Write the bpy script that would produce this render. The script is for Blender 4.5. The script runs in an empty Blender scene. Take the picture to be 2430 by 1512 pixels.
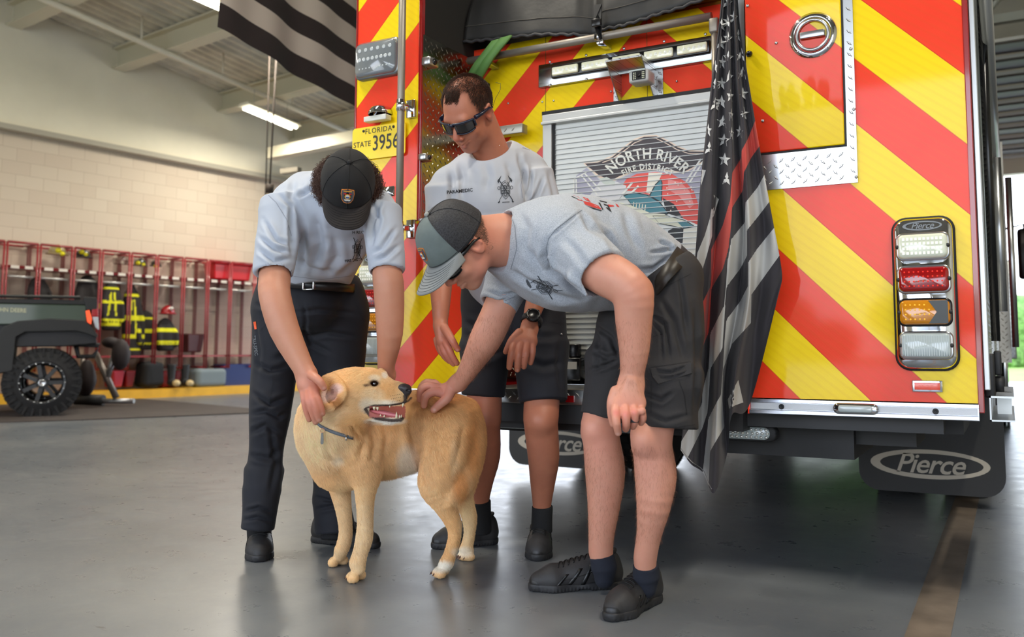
import bpy, bmesh, math, random
import numpy as np
from mathutils import Vector, Matrix
random.seed(7)
RNG = np.random.default_rng(7)
SC = bpy.context.scene
COL = SC.collection
# ---------------------------------------------------------------- camera maths (pixels of the 2430x1512 frame)
F=2054.;PX=1310.;PY=651.;PITCH=math.atan(177/2054);YAW=math.radians(27.8);H=.79
cp,sp=math.cos(PITCH),math.sin(PITCH);cy,sy=math.cos(YAW),math.sin(YAW)
O=np.array([0,0,H])
def ray(px,py):
    x=(px-PX)/F; y=-(py-PY)/F
    f=cp-y*sp; z=sp+y*cp
    return np.array([x*cy-f*sy, x*sy+f*cy, z]), f
def PD(px,py,d):
    r,f=ray(px,py); return O+r*(d/f)
def PYY(px,py,Y):
    r,f=ray(px,py); return O+r*(Y/r[1])
def PXX(px,py,X):
    r,f=ray(px,py); return O+r*(X/r[0])
def PZ(px,py,z=0):
    r,f=ray(px,py); return O+r*((z-H)/r[2])
RIGHT=np.array([cy,sy,0.]); UP=np.array([0,0,1.]); TOW=np.array([sy,-cy,0.])   # towards the camera
def CV(r,u,t):
    v=RIGHT*r+UP*u+TOW*t; return v/np.linalg.norm(v)
def PR(r,d): return r*d/2062.
def nrm(v):
    v=np.array(v,float); return v/np.linalg.norm(v)
# ---------------------------------------------------------------- materials
def srgb(r,g,b):
    o=[]
    for c in (r,g,b):
        c/=255.; o.append(c/12.92 if c<=.04045 else ((c+.055)/1.055)**2.4)
    return (*o,1.)
class NT:
    def __init__(s,name):
        s.m=bpy.data.materials.new(name); s.m.use_nodes=True
        s.t=s.m.node_tree; s.n=s.t.nodes; s.p=s.n['Principled BSDF']
    def node(s,ty,**k):
        n=s.n.new(ty)
        for a,b in k.items():
            if a in n.inputs: n.inputs[a].default_value=b
            else: setattr(n,a,b)
        return n
    def link(s,a,b): s.t.links.new(a,b)
    def set(s,**k):
        for a,b in k.items(): s.p.inputs[a.replace('_',' ')].default_value=b
        return s
    def math(s,op,a,b=None,c=None):
        n=s.n.new('ShaderNodeMath'); n.operation=op
        for i,v in enumerate((a,b,c)):
            if v is None: continue
            if hasattr(v,'node'): s.link(v,n.inputs[i])
            else: n.inputs[i].default_value=v
        return n.outputs[0]
    def coord(s,kind='Object'):
        return s.node('ShaderNodeTexCoord').outputs[kind]
    def noise(s,scale,detail=3,vec=None,rough=.55,kind='Object'):
        n=s.node('ShaderNodeTexNoise'); n.inputs['Scale'].default_value=scale; n.inputs['Detail'].default_value=detail; n.inputs['Roughness'].default_value=rough
        s.link(vec if vec is not None else s.coord(kind),n.inputs['Vector']); return n.outputs['Fac']
    def ramp(s,fac,stops):
        n=s.node('ShaderNodeValToRGB'); e=n.color_ramp.elements
        while len(e)<len(stops): e.new(.5)
        for el,(p,c) in zip(e,stops): el.position=p; el.color=c
        s.link(fac,n.inputs[0]); return n.outputs[0]
    def mix(s,fac,a,b,mode='MIX'):
        n=s.n.new('ShaderNodeMix'); n.data_type='RGBA'; n.blend_type=mode
        for i,v in ((0,fac),(6,a),(7,b)):
            if hasattr(v,'node'): s.link(v,n.inputs[i])
            else: n.inputs[i].default_value=v
        return n.outputs[2]
    def bump(s,h,strength=.3,dist=.002):
        n=s.node('ShaderNodeBump'); n.inputs['Strength'].default_value=strength; n.inputs['Distance'].default_value=dist
        s.link(h,n.inputs['Height']); s.link(n.outputs[0],s.p.inputs['Normal']); return n
    def scaled(s,sc,kind='Object',rot=(0,0,0)):
        n=s.node('ShaderNodeMapping'); n.inputs['Scale'].default_value=sc; n.inputs['Rotation'].default_value=rot
        s.link(s.coord(kind),n.inputs['Vector']); return n.outputs[0]
MATS={}
def mat(name,col,rough=.5,metal=0.,bump=None,var=.0,vscale=6.,coat=0.,emit=None,estr=0.,trans=0.,spec=None,sheen=0.,alpha=1.):
    if name in MATS: return MATS[name]
    t=NT(name); c=srgb(*col); t.set(Base_Color=c,Roughness=rough,Metallic=metal)
    if coat: t.set(Coat_Weight=coat,Coat_Roughness=.06)
    if emit: t.set(Emission_Color=srgb(*emit),Emission_Strength=estr)
    if trans: t.set(Transmission_Weight=trans)
    if spec is not None: t.p.inputs['Specular IOR Level'].default_value=spec
    if sheen: t.set(Sheen_Weight=sheen)
    if alpha<1: t.set(Alpha=alpha)
    if var:
        f=t.noise(vscale,4)
        d=tuple(x*(1-var) for x in c[:3])+(1,); l=tuple(min(1,x*(1+var)) for x in c[:3])+(1,)
        t.link(t.ramp(f,[(.3,d),(.7,l)]),t.p.inputs['Base Color'])
    if bump:
        t.bump(t.noise(bump[0],3),bump[1],bump[2] if len(bump)>2 else .002)
    MATS[name]=t.m; return t.m
# ---------------------------------------------------------------- objects
def link(o,parent=None):
    COL.objects.link(o)
    if parent is not None: o.parent=parent
    return o
def tag(o,label=None,cat=None,group=None,kind=None):
    if label: o['label']=label
    if cat: o['category']=cat
    if group: o['group']=group
    if kind: o['kind']=kind
    return o
def thing(name,label,cat,loc=(0,0,0),rz=0,group=None):
    o=bpy.data.objects.new(name,None); o.location=loc; o.rotation_euler=(0,0,rz); o.empty_display_size=.1
    COL.objects.link(o); tag(o,label,cat,group); return o
def toworld(parent):
    # matrix of a thing (Empties are only ever moved / turned about z)
    return Matrix.Translation(parent.location) @ parent.rotation_euler.to_matrix().to_4x4()
class MB:
    """collects geometry (world coordinates), builds one mesh object"""
    def __init__(s): s.v=[];s.f=[];s.mi=[];s.sm=[];s.uv={}
    def add(s,vs,fs,mi=0,smooth=False):
        b=len(s.v); s.v.extend([tuple(map(float,v)) for v in vs])
        for f in fs: s.f.append(tuple(b+i for i in f)); s.mi.append(mi); s.sm.append(smooth)
        return b
    def obox(s,c,ax,ay,az,mi=0):
        """box: centre and three half-axis vectors"""
        c=np.array(c,float);ax=np.array(ax,float);ay=np.array(ay,float);az=np.array(az,float)
        vs=[c+sx*ax+sy_*ay+sz*az for sz in (-1,1) for sy_ in (-1,1) for sx in (-1,1)]
        fs=[(0,2,3,1),(4,5,7,6),(0,1,5,4),(2,6,7,3),(0,4,6,2),(1,3,7,5)]
        if np.dot(np.cross(ax,ay),az)<0: fs=[f[::-1] for f in fs]
        s.add(vs,fs,mi)
    def box(s,x0,x1,y0,y1,z0,z1,mi=0):
        s.obox(((x0+x1)/2,(y0+y1)/2,(z0+z1)/2),((x1-x0)/2,0,0),(0,(y1-y0)/2,0),(0,0,(z1-z0)/2),mi)
    def bbox(s,x0,x1,y0,y1,z0,z1,b=.004,mi=0):
        """box with chamfered edges"""
        bm=bmesh.new(); bmesh.ops.create_cube(bm,size=1)
        bmesh.ops.scale(bm,vec=(x1-x0,y1-y0,z1-z0),verts=bm.verts); bmesh.ops.translate(bm,vec=((x0+x1)/2,(y0+y1)/2,(z0+z1)/2),verts=bm.verts)
        bmesh.ops.bevel(bm,geom=bm.edges[:],offset=b,segments=2,affect='EDGES',profile=.5)
        s.bm(bm,mi,True)
    def bm(s,bm,mi=0,smooth=False):
        bm.verts.index_update()
        s.add([v.co[:] for v in bm.verts],[[v.index for v in f.verts] for f in bm.faces],mi,smooth); bm.free()
    def tube(s,pts,r,n=10,mi=0,caps=True,smooth=True):
        pts=[np.array(p,float) for p in pts]
        rs=r if hasattr(r,'__len__') else [r]*len(pts)
        N=len(pts); T=[]
        for i in range(N):
            a=pts[max(0,i-1)];b=pts[min(N-1,i+1)]; T.append(nrm(b-a))
        u=np.cross(T[0],(0,0,1)); 
        if np.linalg.norm(u)<.01: u=np.cross(T[0],(0,1,0))
        u=nrm(u); vs=[]
        for i in range(N):
            u=u-T[i]*np.dot(u,T[i]); u=nrm(u); w=np.cross(T[i],u)
            for k in range(n):
                a=2*math.pi*k/n; vs.append(pts[i]+rs[i]*(math.cos(a)*u+math.sin(a)*w))
        fs=[(i*n+k,i*n+(k+1)%n,(i+1)*n+(k+1)%n,(i+1)*n+k) for i in range(N-1) for k in range(n)]
        b=s.add(vs,fs,mi,smooth)
        if caps:
            s.f.append(tuple(b+k for k in range(n))[::-1]);s.mi.append(mi);s.sm.append(False)
            s.f.append(tuple(b+(N-1)*n+k for k in range(n)));s.mi.append(mi);s.sm.append(False)
    def cyl(s,a,b,r,n=20,mi=0): s.tube([a,b],r,n,mi)
    def lathe(s,c,axis,prof,n=32,mi=0,up=None,smooth=True,close=False):
        """prof: (radius, offset along axis)"""
        axis=nrm(axis); u=np.cross(axis,(0,0,1) if abs(axis[2])<.9 else (1,0,0)); u=nrm(u); w=np.cross(axis,u); c=np.array(c,float)
        vs=[]
        for (r,h) in prof:
            for k in range(n):
                a=2*math.pi*k/n; vs.append(c+axis*h+r*(math.cos(a)*u+math.sin(a)*w))
        M=len(prof)
        fs=[(i*n+k,(i+1)*n+k,(i+1)*n+(k+1)%n,i*n+(k+1)%n) for i in range(M-1) for k in range(n)]
        if close: fs+= [((M-1)*n+k,k,(k+1)%n,(M-1)*n+(k+1)%n) for k in range(n)]
        s.add(vs,fs,mi,smooth)
    def prism(s,poly,off,mi=0,smooth=False):
        """poly: list of 3d points, off: extrusion vector"""
        n=len(poly); off=np.array(off,float); P=[np.array(p,float) for p in poly]
        b=s.add(P+[p+off for p in P],[tuple(range(n)),tuple(range(2*n-1,n-1,-1))],mi)
        for i in range(n):
            j=(i+1)%n; s.f.append((b+j,b+i,b+n+i,b+n+j)); s.mi.append(mi); s.sm.append(smooth)
    def grid(s,G,mi=0,smooth=True,thick=0,uv=None,wrap=False):
        """G[i][j] = 3d points"""
        G=np.array(G,float); a,b_=G.shape[:2]
        vs=list(G.reshape(-1,3)); W=b_ if not wrap else b_
        fs=[]
        for i in range(a-1):
            for j in range(b_-1 if not wrap else b_):
                j2=(j+1)%b_; fs.append((i*b_+j,i*b_+j2,(i+1)*b_+j2,(i+1)*b_+j))
        base=s.add(vs,fs,mi,smooth)
        if uv is not None:
            U=np.array(uv,float).reshape(-1,uv[0][0].__len__() if hasattr(uv[0][0],'__len__') else 2)
            for k in range(len(vs)): s.uv[base+k]=tuple(U[k])
        return base
    def build(s,name,mats,parent=None,smooth=None,recalc=True,bevel=None,world=True,solid=None,uvs=False):
        me=bpy.data.meshes.new(name)
        V=s.v
        inv=None
        if parent is not None and world:
            P=parent
            M=Matrix.Identity(4); chain=[]
            while P is not None: chain.append(P); P=P.parent
            for P in reversed(chain): M=M@(Matrix.Translation(P.location)@P.rotation_euler.to_matrix().to_4x4())
            inv=M.inverted()
            A=np.array(inv); Vn=np.array(V); Vn=Vn@A[:3,:3].T+A[:3,3]; V=[tuple(v) for v in Vn]
        me.from_pydata(V,[],s.f); me.update()
        if not isinstance(mats,(list,tuple)): mats=[mats]
        for m in mats: me.materials.append(m)
        me.polygons.foreach_set('material_index',s.mi)
        me.polygons.foreach_set('use_smooth',[ (smooth if smooth is not None else x) for x in s.sm])
        if s.uv:
            l=me.uv_layers.new(name='UVMap')
            idx=np.zeros(len(me.loops),dtype=np.int32); me.loops.foreach_get('vertex_index',idx)
            arr=np.array([s.uv.get(i,(0,0)) for i in range(len(V))],dtype=np.float32)
            l.data.foreach_set('uv',arr[idx].ravel())
        if recalc:
            bm=bmesh.new(); bm.from_mesh(me); bmesh.ops.recalc_face_normals(bm,faces=bm.faces); bm.to_mesh(me); bm.free()
        o=bpy.data.objects.new(name,me); link(o,parent)
        if bevel:
            m=o.modifiers.new('b','BEVEL'); m.width=bevel; m.segments=2; m.limit_method='ANGLE'; m.angle_limit=math.radians(40)
        if solid:
            m=o.modifiers.new('s','SOLIDIFY'); m.thickness=solid; m.offset=0
        return o
def structure(o,label=None): o['kind']='structure'; return o
FONTCACHE={}
def lozenges(m,o,e1,e2,w,h,p=.0285,ht=.0022,inside=None):
    o=np.array(o,float);e1=nrm(e1);e2=nrm(e2);n=np.cross(e1,e2); k=p*.7071; R_=int((w+h)/k)+2
    for i in range(-R_,R_):
        for j in range(-R_,R_):
            u=(i+j+1)*k; v=(i-j)*k
            if u<.010 or v<.010 or u>w-.010 or v>h-.010: continue
            if inside and not inside(u,v): continue
            d1=nrm(e1+e2) if (i+j)%2 else nrm(e1-e2); d2=np.cross(n,d1); c=o+e1*u+e2*v
            vs=[c+d1*.0125,c+d2*.004,c-d1*.0125,c-d2*.004,c+d1*.007+n*ht,c+d2*.0015+n*ht,c-d1*.007+n*ht,c-d2*.0015+n*ht]
            m.add(vs,[(0,1,5,4),(1,2,6,5),(2,3,7,6),(3,0,4,7),(4,5,6,7)])
def text_polys(txt,size=1.,extr=0.,shear=0.,bold=0.,spacing=1.,res=3):
    """mesh of a text (built-in vector font), centred on its middle: (verts, faces)"""
    key=(txt,size,extr,shear,bold,spacing,res)
    if key in FONTCACHE: return FONTCACHE[key]
    c=bpy.data.curves.new('lettering','FONT'); c.body=txt; c.size=size; c.extrude=extr; c.shear=shear; c.offset=bold; c.align_x='CENTER'; c.align_y='CENTER'; c.space_character=spacing; c.resolution_u=res
    o=bpy.data.objects.new('lettering',c); COL.objects.link(o)
    bpy.context.view_layer.update()
    dg=bpy.context.evaluated_depsgraph_get(); me=o.evaluated_get(dg).to_mesh()
    v=np.array([x.co[:] for x in me.vertices]) if len(me.vertices) else np.zeros((0,3)); f=[tuple(p.vertices) for p in me.polygons]
    o.evaluated_get(dg).to_mesh_clear(); bpy.data.objects.remove(o); bpy.data.curves.remove(c)
    FONTCACHE[key]=(v,f); return v,f
def put_text(mb,txt,size,c,xdir,ydir,mi=0,extr=.0006,xs=1.,warp=None,fn=None,**k):
    v,f=text_polys(txt,1.,0,**k)
    if len(v)==0: return
    x=v[:,0]*size*xs; y=v[:,1]*size
    if fn is not None: P=[np.array(fn(a,b)) for a,b in zip(x,y)]
    else:
        if warp: x,y=warp(x,y)
        nv=np.cross(nrm(xdir),nrm(ydir))
        P=[np.array(c)+a*nrm(xdir)+b*nrm(ydir)+nv*extr for a,b in zip(x,y)]
    mb.add(P,f,mi)
# ---------------------------------------------------------------- implicit surfaces -> meshes
def orth(fwd,up):
    f=nrm(fwd); u=np.array(up,float); u=nrm(u-f*np.dot(u,f)); s=np.cross(u,f); return s,u,f
import os
HQ=1.0
class SDF:
    def __init__(s): s.items=[]; s.disp=None
    def _p(s,kind,c,R,k,op,data): s.items.append((kind,np.array(c,np.float32),float(R),float(k),op,data)); return s
    def cone(s,a,b,ra,rb,k=.02,op='u',flat=None):
        a=np.array(a,float);b=np.array(b,float)
        c=(a+b)/2; R=np.linalg.norm(b-a)/2+max(ra,rb)*(1 if not flat else max(1,flat[1]))
        return s._p('cone',c,R,k,op,(a,b,ra,rb,flat))
    def ell(s,c,r,k=.02,op='u',M=None):
        """M rows: axes of the ellipsoid"""
        return s._p('ell',c,max(r),k,op,(np.array(c,float),np.array(r,float),None if M is None else np.array(M,float)))
    def box(s,c,h,rd,k=.01,op='u',M=None):
        return s._p('box',c,float(np.linalg.norm(h))+rd,k,op,(np.array(c,float),np.array(h,float),rd,None if M is None else np.array(M,float)))
    def capc(s,a,b,ra,rb,k=.01,op='u',rd=.004,flat=None):
        """cone with flat ends"""
        a=np.array(a,float);b=np.array(b,float)
        return s._p('capc',(a+b)/2,np.linalg.norm(b-a)/2+max(ra,rb)*(1 if not flat else max(1,flat[1]))+rd,k,op,(a,b,ra,rb,rd,flat))
    def plane(s,p,n,k=.004,op='s'):
        """removes the half space on the side n points to"""
        return s._p('plane',p,1e3,k,op,(np.array(p,float),nrm(n)))
    def chain(s,pts,k=.02,flat=None,op='u',first=True):
        P=[np.array(p[0],float) for p in pts]; R=[float(p[1]) for p in pts]
        if len(P)>2:                                   # Catmull-Rom between the given joints
            Q=[];S=[]
            for i in range(len(P)-1):
                p0=P[max(0,i-1)];p1=P[i];p2=P[i+1];p3=P[min(len(P)-1,i+2)]; r0=R[max(0,i-1)];r1=R[i];r2=R[i+1];r3=R[min(len(P)-1,i+2)]
                for t in (0,.34,.67):
                    h=lambda a,b,c,d:.5*((2*b)+(-a+c)*t+(2*a-5*b+4*c-d)*t*t+(-a+3*b-3*c+d)*t**3)
                    Q.append(h(p0,p1,p2,p3)); S.append(float(h(r0,r1,r2,r3)))
            Q.append(P[-1]);S.append(R[-1]); P,R=Q,S
        segs=[(P[i],P[i+1],R[i],R[i+1],flat) for i in range(len(P)-1)]
        A=np.array(P); c=(A.min(0)+A.max(0))/2; rad=max(np.linalg.norm(p-c)+r*(1 if not flat else max(1,flat[1])) for p,r in zip(P,R))
        return s._p('chain',c,rad,k,op,segs)
    def pchain(s,pts,k=.02,flat=None,op='u'):
        """pts: (px,py,depth,radius in px)"""
        return s.chain([(PD(x,y,d),PR(r,d)) for x,y,d,r in pts],k,flat,op)
    @staticmethod
    def _dist(kind,data,P):
        if kind=='chain':
            d=None
            for sg in data:
                e=SDF._dist('cone',sg,P); d=e if d is None else np.minimum(d,e)
            return d
        if kind=='cone' or kind=='capc':
            if kind=='cone': a,b,ra,rb,flat=data
            else: a,b,ra,rb,rd,flat=data
            a=a.astype(np.float32);b=b.astype(np.float32)
            ba=b-a; pa=P-a
            if flat is not None:
                n=np.array(flat[0],np.float32); n=n/np.linalg.norm(n); g=flat[1]
                pa=pa-np.outer(pa@n,n)*(1-1/g)          # stretch body by g along n
                bn=ba-n*(ba@n)*(1-1/g); ba=bn
            L2=float(ba@ba)+1e-12; h=(pa@ba)/L2
            if kind=='cone':
                # project with slant correction
                hc=np.clip(h,0,1)
                q=pa-np.outer(hc,ba)
                d=np.sqrt((q*q).sum(1))-(ra+(rb-ra)*hc)
            else:
                L=math.sqrt(L2); r=ra+(rb-ra)*np.clip(h,0,1)
                q=pa-np.outer(h,ba); dr=np.sqrt((q*q).sum(1))-r+rd; dz=np.abs(h-.5)*L-L/2+rd
                d=np.minimum(np.maximum(dr,dz),0)+np.sqrt(np.maximum(dr,0)**2+np.maximum(dz,0)**2)-rd
            return d
        if kind=='ell':
            c,r,M=data; q=P-c.astype(np.float32)
            if M is not None: q=q@M.T.astype(np.float32)
            r=r.astype(np.float32)
            k0=np.sqrt(((q/r)**2).sum(1)); k1=np.sqrt(((q/(r*r))**2).sum(1))
            return k0*(k0-1)/np.maximum(k1,1e-6)
        if kind=='box':
            c,h,rd,M=data; q=P-c.astype(np.float32)
            if M is not None: q=q@M.T.astype(np.float32)
            q=np.abs(q)-(h-rd).astype(np.float32)
            return np.sqrt((np.maximum(q,0)**2).sum(1))+np.minimum(q.max(1),0)-rd
        if kind=='plane':
            p,n=data; return -((P-p.astype(np.float32))@n.astype(np.float32))
    def eval(s,P,items=None):
        d=np.full(len(P),1.,np.float32)
        for kind,c,R,k,op,data in (s.items if items is None else items):
            e=s._dist(kind,data,P).astype(np.float32)
            if op=='u':
                if k>0:
                    h=np.clip(.5+.5*(d-e)/k,0,1); d=d*(1-h)+e*h-k*h*(1-h)
                else: d=np.minimum(d,e)
            elif op=='s':
                e=-e
                h=np.clip(.5-.5*(d-e)/k,0,1); d=d*(1-h)+e*h+k*h*(1-h)
            elif op=='i':
                h=np.clip(.5-.5*(d-e)/k,0,1); d=d*(1-h)+e*h+k*h*(1-h)
        if s.disp is not None:
            nb_=np.abs(d)<.03
            if nb_.any():
                d=d.copy(); d[nb_]+=s.disp(P[nb_])
        return d
    def mesh(s,*a,**k):
        return s._mesh(*a,**k)
    def _mesh(s,h=.004,n=16,margin=.012):
        h=h*HQ
        us=[it for it in s.items if it[4]=='u']
        lo=np.min([it[1]-it[2]-it[3] for it in us],0)-margin; hi=np.max([it[1]+it[2]+it[3] for it in us],0)+margin
        B=h*n; nb=np.ceil((hi-lo)/B).astype(int); OFF=1<<20
        br=B*.5*math.sqrt(3)
        ar=np.arange(-1,n+2,dtype=np.float32)
        gx,gy,gz=np.meshgrid(ar,ar,ar,indexing='ij'); G=np.stack([gx.ravel(),gy.ravel(),gz.ravel()],1)*h
        m=n+3
        keys=[];poss=[];quads=[]
        allc=np.array([it[1] for it in s.items]); allR=np.array([it[2] for it in s.items]); allk=np.array([it[3] for it in s.items]); isU=np.array([it[4]=='u' for it in s.items]); isP=np.array([it[0]=='plane' for it in s.items])
        SLICE={};segs=[]
        for i,I_ in enumerate(s.items):
            if I_[0]=='chain' : l_=[(g_[0],g_[1],g_[2],g_[3],g_[4]) for g_ in I_[5]]
            elif I_[0]=='cone': l_=[I_[5]]
            elif I_[0]=='capc': l_=[(I_[5][0],I_[5][1],I_[5][2]*1.2+.01,I_[5][3]*1.2+.01,I_[5][5])]
            else: continue
            SLICE[i]=(len(segs),len(segs)+len(l_)); segs+=l_
        if not segs: segs=[(np.zeros(3),np.ones(3),.1,.1,None)]
        SA=np.array([g_[0] for g_ in segs]); SBA=np.array([g_[1] for g_ in segs])-SA; SL2=(SBA**2).sum(1)+1e-12; SR0=np.array([g_[2] for g_ in segs]); SR1=np.array([g_[3] for g_ in segs]); SG=np.array([1 if g_[4] is None else max(1,g_[4][1]) for g_ in segs])
        for bx in range(nb[0]):
            for by in range(nb[1]):
                for bz in range(nb[2]):
                    o=lo+np.array([bx,by,bz])*B; c=o+B/2
                    dist=np.linalg.norm(allc-c,axis=1)-allR-allk*1.5
                    near=(dist<br*1.2+margin)|isP
                    if not (near&isU).any(): continue
                    C1=np.array([c],np.float32)
                    pa=c-SA; hh=np.clip((pa*SBA).sum(1)/SL2,0,1); sd=np.linalg.norm(pa-SBA*hh[:,None],axis=1)-(SR0+(SR1-SR0)*hh)*SG
                    it=[]
                    for i in np.nonzero(near)[0]:
                        I_=s.items[i]; sl=SLICE.get(i)
                        if sl is not None:
                            ds=sd[sl[0]:sl[1]]; mn=ds.min()
                            if mn>br*1.05+I_[3]*1.2+margin: continue
                            if I_[0]=='chain':
                                I_=I_[:5]+([I_[5][j] for j in np.nonzero(ds<mn+2.1*br)[0]],)
                        it.append(I_)
                    if not any(I_[4]=='u' for I_ in it): continue
                    dc=s.eval(C1,it)[0]
                    if abs(dc)>br*1.35+margin: continue
                    D=s.eval((G+o).astype(np.float32),it).reshape(m,m,m)
                    if D.min()>0 or D.max()<0: continue
                    I=(D<0)
                    # cells index range 0..n (cell i spans grid i..i+1 in padded coords); active cells
                    cs=I[:-1,:-1,:-1].astype(np.int8)
                    for dx,dy,dz in ((1,0,0),(0,1,0),(0,0,1),(1,1,0),(1,0,1),(0,1,1),(1,1,1)):
                        cs=cs+I[dx:m-1+dx,dy:m-1+dy,dz:m-1+dz]
                    act=(cs>0)&(cs<8)
                    act_=act.copy(); 
                    ii=np.argwhere(act_[1:n+1,1:n+1,1:n+1])+1
                    base=np.array([bx,by,bz])*n
                    if len(ii):
                        acc=np.zeros((len(ii),3));cnt=np.zeros(len(ii))
                        cor=[(0,0,0),(1,0,0),(0,1,0),(1,1,0),(0,0,1),(1,0,1),(0,1,1),(1,1,1)]
                        ed=[(0,1),(2,3),(4,5),(6,7),(0,2),(1,3),(4,6),(5,7),(0,4),(1,5),(2,6),(3,7)]
                        dv=[D[ii[:,0]+c_[0],ii[:,1]+c_[1],ii[:,2]+c_[2]] for c_ in cor]
                        for a,b in ed:
                            da,db=dv[a],dv[b]; x=(da<0)!=(db<0)
                            t=np.where(x,da/(da-db+1e-20),0)
                            pa=np.array(cor[a]);pb=np.array(cor[b])
                            acc+=x[:,None]*(pa+(pb-pa)*t[:,None]); cnt+=x
                        pos=(ii-1+acc/cnt[:,None])*h+o
                        g=ii-1+base
                        keys.append((g[:,0].astype(np.int64)*OFF+g[:,1])*OFF+g[:,2]); poss.append(pos)
                    for ax in range(3):
                        sl0=[slice(1,n+1)]*3; sl1=list(sl0); sl1[ax]=slice(2,n+2)
                        A=I[tuple(sl0)];Bq=I[tuple(sl1)]
                        e=np.argwhere(A!=Bq)
                        if not len(e): continue
                        inside=A[e[:,0],e[:,1],e[:,2]]
                        g=e+base
                        u=[1,2,0][ax];v=[2,0,1][ax]
                        def K(du,dv_):
                            q=g.copy(); q[:,u]-=du; q[:,v]-=dv_
                            return (q[:,0].astype(np.int64)*OFF+q[:,1])*OFF+q[:,2]
                        Q=np.stack([K(1,1),K(0,1),K(0,0),K(1,0)],1)
                        Q[~inside]=Q[~inside][:,::-1]
                        quads.append(Q)
        keys=np.concatenate(keys);pos=np.concatenate(poss);quads=np.concatenate(quads)
        ordr=np.argsort(keys);ks=keys[ordr];pos=pos[ordr]
        idx=np.searchsorted(ks,quads); idx=np.clip(idx,0,len(ks)-1)
        ok=(ks[idx]==quads).all(1); idx=idx[ok]
        return pos.astype(np.float32),idx.astype(np.int32)
def project(P):
    v=P-O; xr=v[:,0]*cy+v[:,1]*sy; f=-v[:,0]*sy+v[:,1]*cy; z=v[:,2]
    zc=f*cp+z*sp; yc=-f*sp+z*cp
    return PX+F*xr/zc, PY-F*yc/zc
def vert_normals(pos,quads):
    a,b,c,d=[pos[quads[:,i]] for i in range(4)]; n=np.cross(c-a,d-b); out=np.zeros_like(pos)
    for i in range(4):
        for k in range(3): out[:,k]+=np.bincount(quads[:,i],n[:,k],len(pos))
    return out/np.maximum(np.linalg.norm(out,axis=1),1e-9)[:,None]
def crease(pos,quads,lst):
    """sewn and draped folds: lst of (polyline, half width px, depth m); valleys pressed into the cloth, ridges for negative depth"""
    n=vert_normals(pos,quads); x,y=project(pos.astype(float)); 
    view=(O-pos); view/=np.linalg.norm(view,axis=1)[:,None]; face=np.clip(((n*view).sum(1))*2,0,1)
    disp=np.zeros(len(pos))
    for L,w,dep in lst:
        L=[np.array(p,float) for p in L]; best=np.full(len(pos),1e9); tt=np.zeros(len(pos)); tot=sum(np.linalg.norm(b-a) for a,b in zip(L[:-1],L[1:])); acc=0
        for a,b in zip(L[:-1],L[1:]):
            d=b-a; l2=d@d; t=np.clip(((x-a[0])*d[0]+(y-a[1])*d[1])/l2,0,1)
            q=np.hypot(x-a[0]-t*d[0],y-a[1]-t*d[1]); m=q<best; best=np.where(m,q,best); tt=np.where(m,(acc+t*math.sqrt(l2))/tot,tt); acc+=math.sqrt(l2)
        fade=np.clip(np.minimum(tt,1-tt)*4,.12,1)
        g=np.exp(-(best/w)**2)-.45*np.exp(-((best-w*2)/(w*1.1))**2)
        disp-=1.35*dep*g*fade
    return (pos+n*(disp*face)[:,None]).astype(np.float32)
def mesh_object(name,pos,quads,mats,parent=None,colors=None,smooth=True,relax=0,midx=None):
    if relax:
        e=np.concatenate([quads[:,[0,1]],quads[:,[1,2]],quads[:,[2,3]],quads[:,[3,0]]]); n=len(pos)
        for _ in range(relax):
            acc=np.zeros((n,3));cnt=np.zeros(n)
            for a,b in ((0,1),(1,0)):
                for c in range(3): acc[:,c]+=np.bincount(e[:,a],pos[e[:,b],c],n)
                cnt+=np.bincount(e[:,a],minlength=n)
            pos=(pos*.4+.6*acc/np.maximum(cnt,1)[:,None]).astype(np.float32)
    P=pos
    if parent is not None:
        M=Matrix.Identity(4); chain=[];Q=parent
        while Q is not None: chain.append(Q);Q=Q.parent
        for Q in reversed(chain): M=M@(Matrix.Translation(Q.location)@Q.rotation_euler.to_matrix().to_4x4())
        A=np.array(M.inverted()); P=pos@A[:3,:3].T+A[:3,3]
    me=bpy.data.meshes.new(name); nq=len(quads)
    me.vertices.add(len(P)); me.vertices.foreach_set('co',P.astype(np.float32).ravel())
    me.loops.add(nq*4); me.loops.foreach_set('vertex_index',quads.ravel())
    me.polygons.add(nq); me.polygons.foreach_set('loop_start',np.arange(0,nq*4,4,dtype=np.int32)); 
    me.update(calc_edges=True); me.validate()
    me.polygons.foreach_set('use_smooth',np.ones(len(me.polygons),bool))
    if not isinstance(mats,(list,tuple)): mats=[mats]
    for m in mats: me.materials.append(m)
    if midx is not None and len(midx)==len(me.polygons): me.polygons.foreach_set('material_index',midx.astype(np.int32))
    if colors is not None:
        at=me.color_attributes.new('Col','FLOAT_COLOR','POINT')
        c=np.ones((len(pos),4),np.float32); c[:,:3]=colors; at.data.foreach_set('color',c.ravel())
    o=bpy.data.objects.new(name,me); link(o,parent); return o
def vnoise(P,scale,seed=0,oct=3):
    """cheap smooth noise in about -1..1 built from sines"""
    r=np.random.default_rng(seed); out=0;amp=1;tot=0
    for o_ in range(oct):
        A=r.normal(size=(5,3)); A=A/np.linalg.norm(A,axis=1)[:,None]*scale*(1.9**o_)*2*math.pi*.35; ph=r.uniform(0,6.28,5)
        v=np.sin(P@A.T.astype(np.float32)+ph.astype(np.float32)); v=v.sum(1)/2.6
        out=out+amp*v; tot+=amp; amp*=.5
    return out/tot
def lin(c): return np.array(srgb(*c)[:3],np.float32)
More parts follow.
